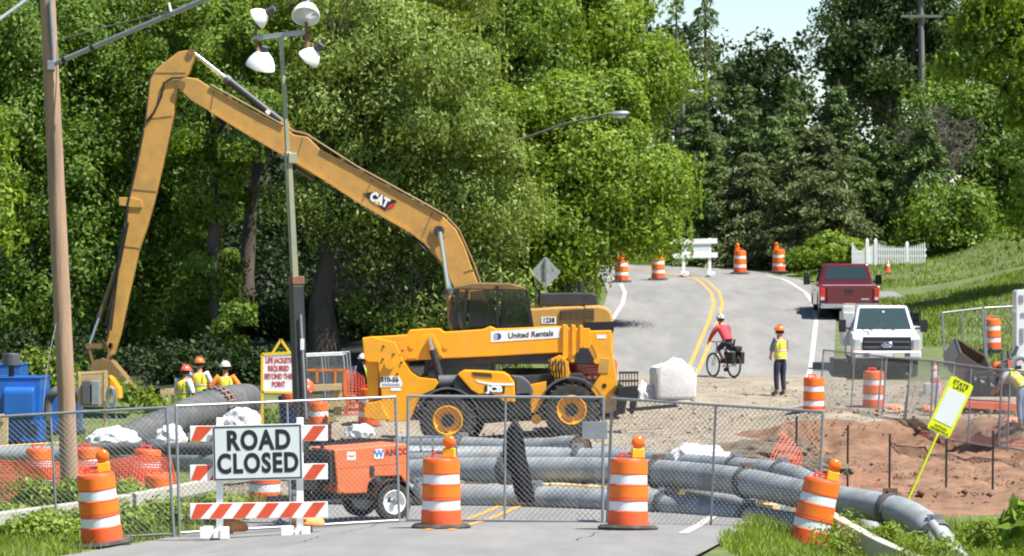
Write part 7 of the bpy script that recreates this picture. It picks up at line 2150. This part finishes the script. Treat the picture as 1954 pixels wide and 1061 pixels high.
MB().prism([(q.x, q.z) for q in (ml(1828, 762), ml(1936, 768), ml(1936, 784), ml(1830, 776))], -.75, .8).build('deck', M['deck_orange'], md_, bev=0.015)
for y in (-.75, .45):
    tr_ = MB().prism(stadium(ml(1868, 0).x, ml(1938, 0).x, ml(0, 820).z, ml(0, 784).z), y, y + .34).build('track', M['rubber'], md_, bev=0.02)
b = MB()
for k in range(5): b.cyl(ml(1843 + k * 18, 716, -.7), ml(1848 + k * 18, 752, -.66), .03, n=6)
tag(b.build('hoses', M['black'], md_, smooth=60), kind='stuff')
wa = at(1945, 712, 100)
wm = thing('white_machine', 'tall white cabinet machine cut by the right picture edge', 'machine', wa)
def wl(px, py, d=0): return at(px, py, 100) + V((0, d, 0)) - wa
bd = MB().prism([(q.x, q.z) for q in (wl(1936, 712), wl(1936, 558), wl(1940, 553), wl(1990, 553), wl(1990, 712))], -.3, .5).build('cabinet', M['truck_white'], wm, bev=0.02)
for q in ((1946, 570, .12, .2), (1947, 640, .1, .4), (1950, 600, .14, .1)): MB().box(wl(q[0], q[1], -.31), (q[2], .02, q[3])).build('panel', M['steel_grey'], bd, bev=0.005)
b = MB()
for p, q in (((1904, 690), (1940, 680)), ((1908, 672), (1912, 705)), ((1920, 668), (1924, 705)), ((1900, 705), (1945, 700)), ((1926, 690), (1938, 660))): b.cyl(wl(*p, -.4), wl(*q, -.4), .05, n=8)
b.box(wl(1914, 700, -.4), (.4, .3, .25)); tag(b.build('boom_linkage', M['dark_grey'], wm), kind='stuff')
b = MB(); b.tube([wl(1925, 702, -.5), wl(1932, 684, -.5), wl(1946, 680, -.5), wl(1960, 694, -.5)], .09, 10); b.build('hose', M['steel_grey'], wm, smooth=60)
MB().box(wl(1922, 697, -.55), (.12, .05, .3)).build('orange_cover', M['deck_orange'], wm, bev=0.01)
M['pale_orange'] = mat('pale_orange', (0.62, 0.22, 0.13), 0.8, var=0.2, scale=6)
o = hanging_cloth('black strap of plastic hanging before the drum on the grass', [(662, 1888, 1893), (680, 1886, 1895), (706, 1888, 1894)], 109, .05, 8, 'black_strap')
for (px, py, D, w, hh, sd, lb) in ((1708, 824, 88.5, 36, 12, 21, 'pale orange sack on the red bank edge at the tilted panels'), (1812, 836, 87, 34, 20, 22, 'orange bundle of netting at the foot of the yellow sign'), (1770, 822, 88, 32, 14, 23, 'pale orange heap between the leaning panels'), (1935, 850, 85, 44, 12, 24, 'low orange sack on the red bank at the right edge')):
    heap(px, py, D, w, hh, lb, sd, 'pale_orange', 'orange_bundle', 'bundle', cre=.16, sharp=.2, ground=True, group='orange bundles along the red bank')

# ---------------------------------------------------------------- weeds and near leaves
def weedpatch(name, label, cat, items, n, leaf, m, seed, D, kind=None, sig=.13, aspect=.5):
    rng = np.random.default_rng(seed)
    BL = [pxblob(px, py, rx, ry, d, .35) for (px, py, rx, ry, d) in items]
    P = clump_points(BL, n, rng, 70, sig, (.35, 1.0))
    o = leaf_obj(name, P, leaf, leaf * aspect, m, rng, None, -.2, nrm=clump_points.n)
    return tag(o, label, cat, kind=kind)
weedpatch('weeds', 'yellow-green weeds round the utility pole foot and guard rail', 'weeds', [(60, 940, 60, 28, 57), (150, 938, 60, 20, 57), (235, 940, 45, 18, 57), (20, 975, 40, 26, 55), (100, 985, 60, 24, 52.5), (60, 1010, 70, 22, 51), (130, 1005, 50, 20, 51), (250, 985, 60, 22, 53), (310, 975, 50, 18, 54), (400, 965, 60, 16, 56)], 22000, .085, LM['weed'], 91, 55, 'stuff')
weedpatch('weeds', 'tall thin weeds below the large pipe bend at right', 'weeds', [(1620, 1000, 20, 30, 50.5), (1690, 1015, 40, 26, 49.5), (1590, 1020, 40, 18, 49.5), (1780, 1040, 60, 18, 48.5), (1880, 1020, 50, 28, 49), (1930, 1010, 40, 30, 49)], 5500, .075, LM['weed'], 92, 50, 'stuff', .12, .3)
weedpatch('branch_leaves', 'dark green leafy twig reaching in at the lower right edge', 'branch', [(1945, 985, 18, 10, 40), (1938, 1015, 20, 14, 40), (1960, 960, 16, 12, 40)], 90, .22, LM['mid'], 93, 40, None, .08)
weedpatch('weeds', 'small weeds at the foot of the ribbed hose and pumps', 'weeds', [(240, 740, 30, 14, 88), (300, 760, 50, 16, 89), (500, 790, 40, 12, 90), (110, 720, 50, 40, 97), (60, 700, 60, 40, 97)], 4000, .16, LM['grass'], 94, 88, 'stuff', .2)
# low undergrowth behind the site, its leaf colour darkened to stand for shade
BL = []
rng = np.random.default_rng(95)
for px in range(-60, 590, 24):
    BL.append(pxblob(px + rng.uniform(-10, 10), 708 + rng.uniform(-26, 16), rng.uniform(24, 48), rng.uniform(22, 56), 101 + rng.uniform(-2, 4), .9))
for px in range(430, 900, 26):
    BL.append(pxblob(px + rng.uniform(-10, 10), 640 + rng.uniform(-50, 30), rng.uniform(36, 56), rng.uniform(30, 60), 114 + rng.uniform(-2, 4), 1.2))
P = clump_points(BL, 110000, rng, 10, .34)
o = leaf_obj('shade_painted_scrub', P, .13, .075, LM['under'], rng); tag(o, 'scrub with painted-in shade behind the workers and the leaning panels', 'scrub', kind='stuff')
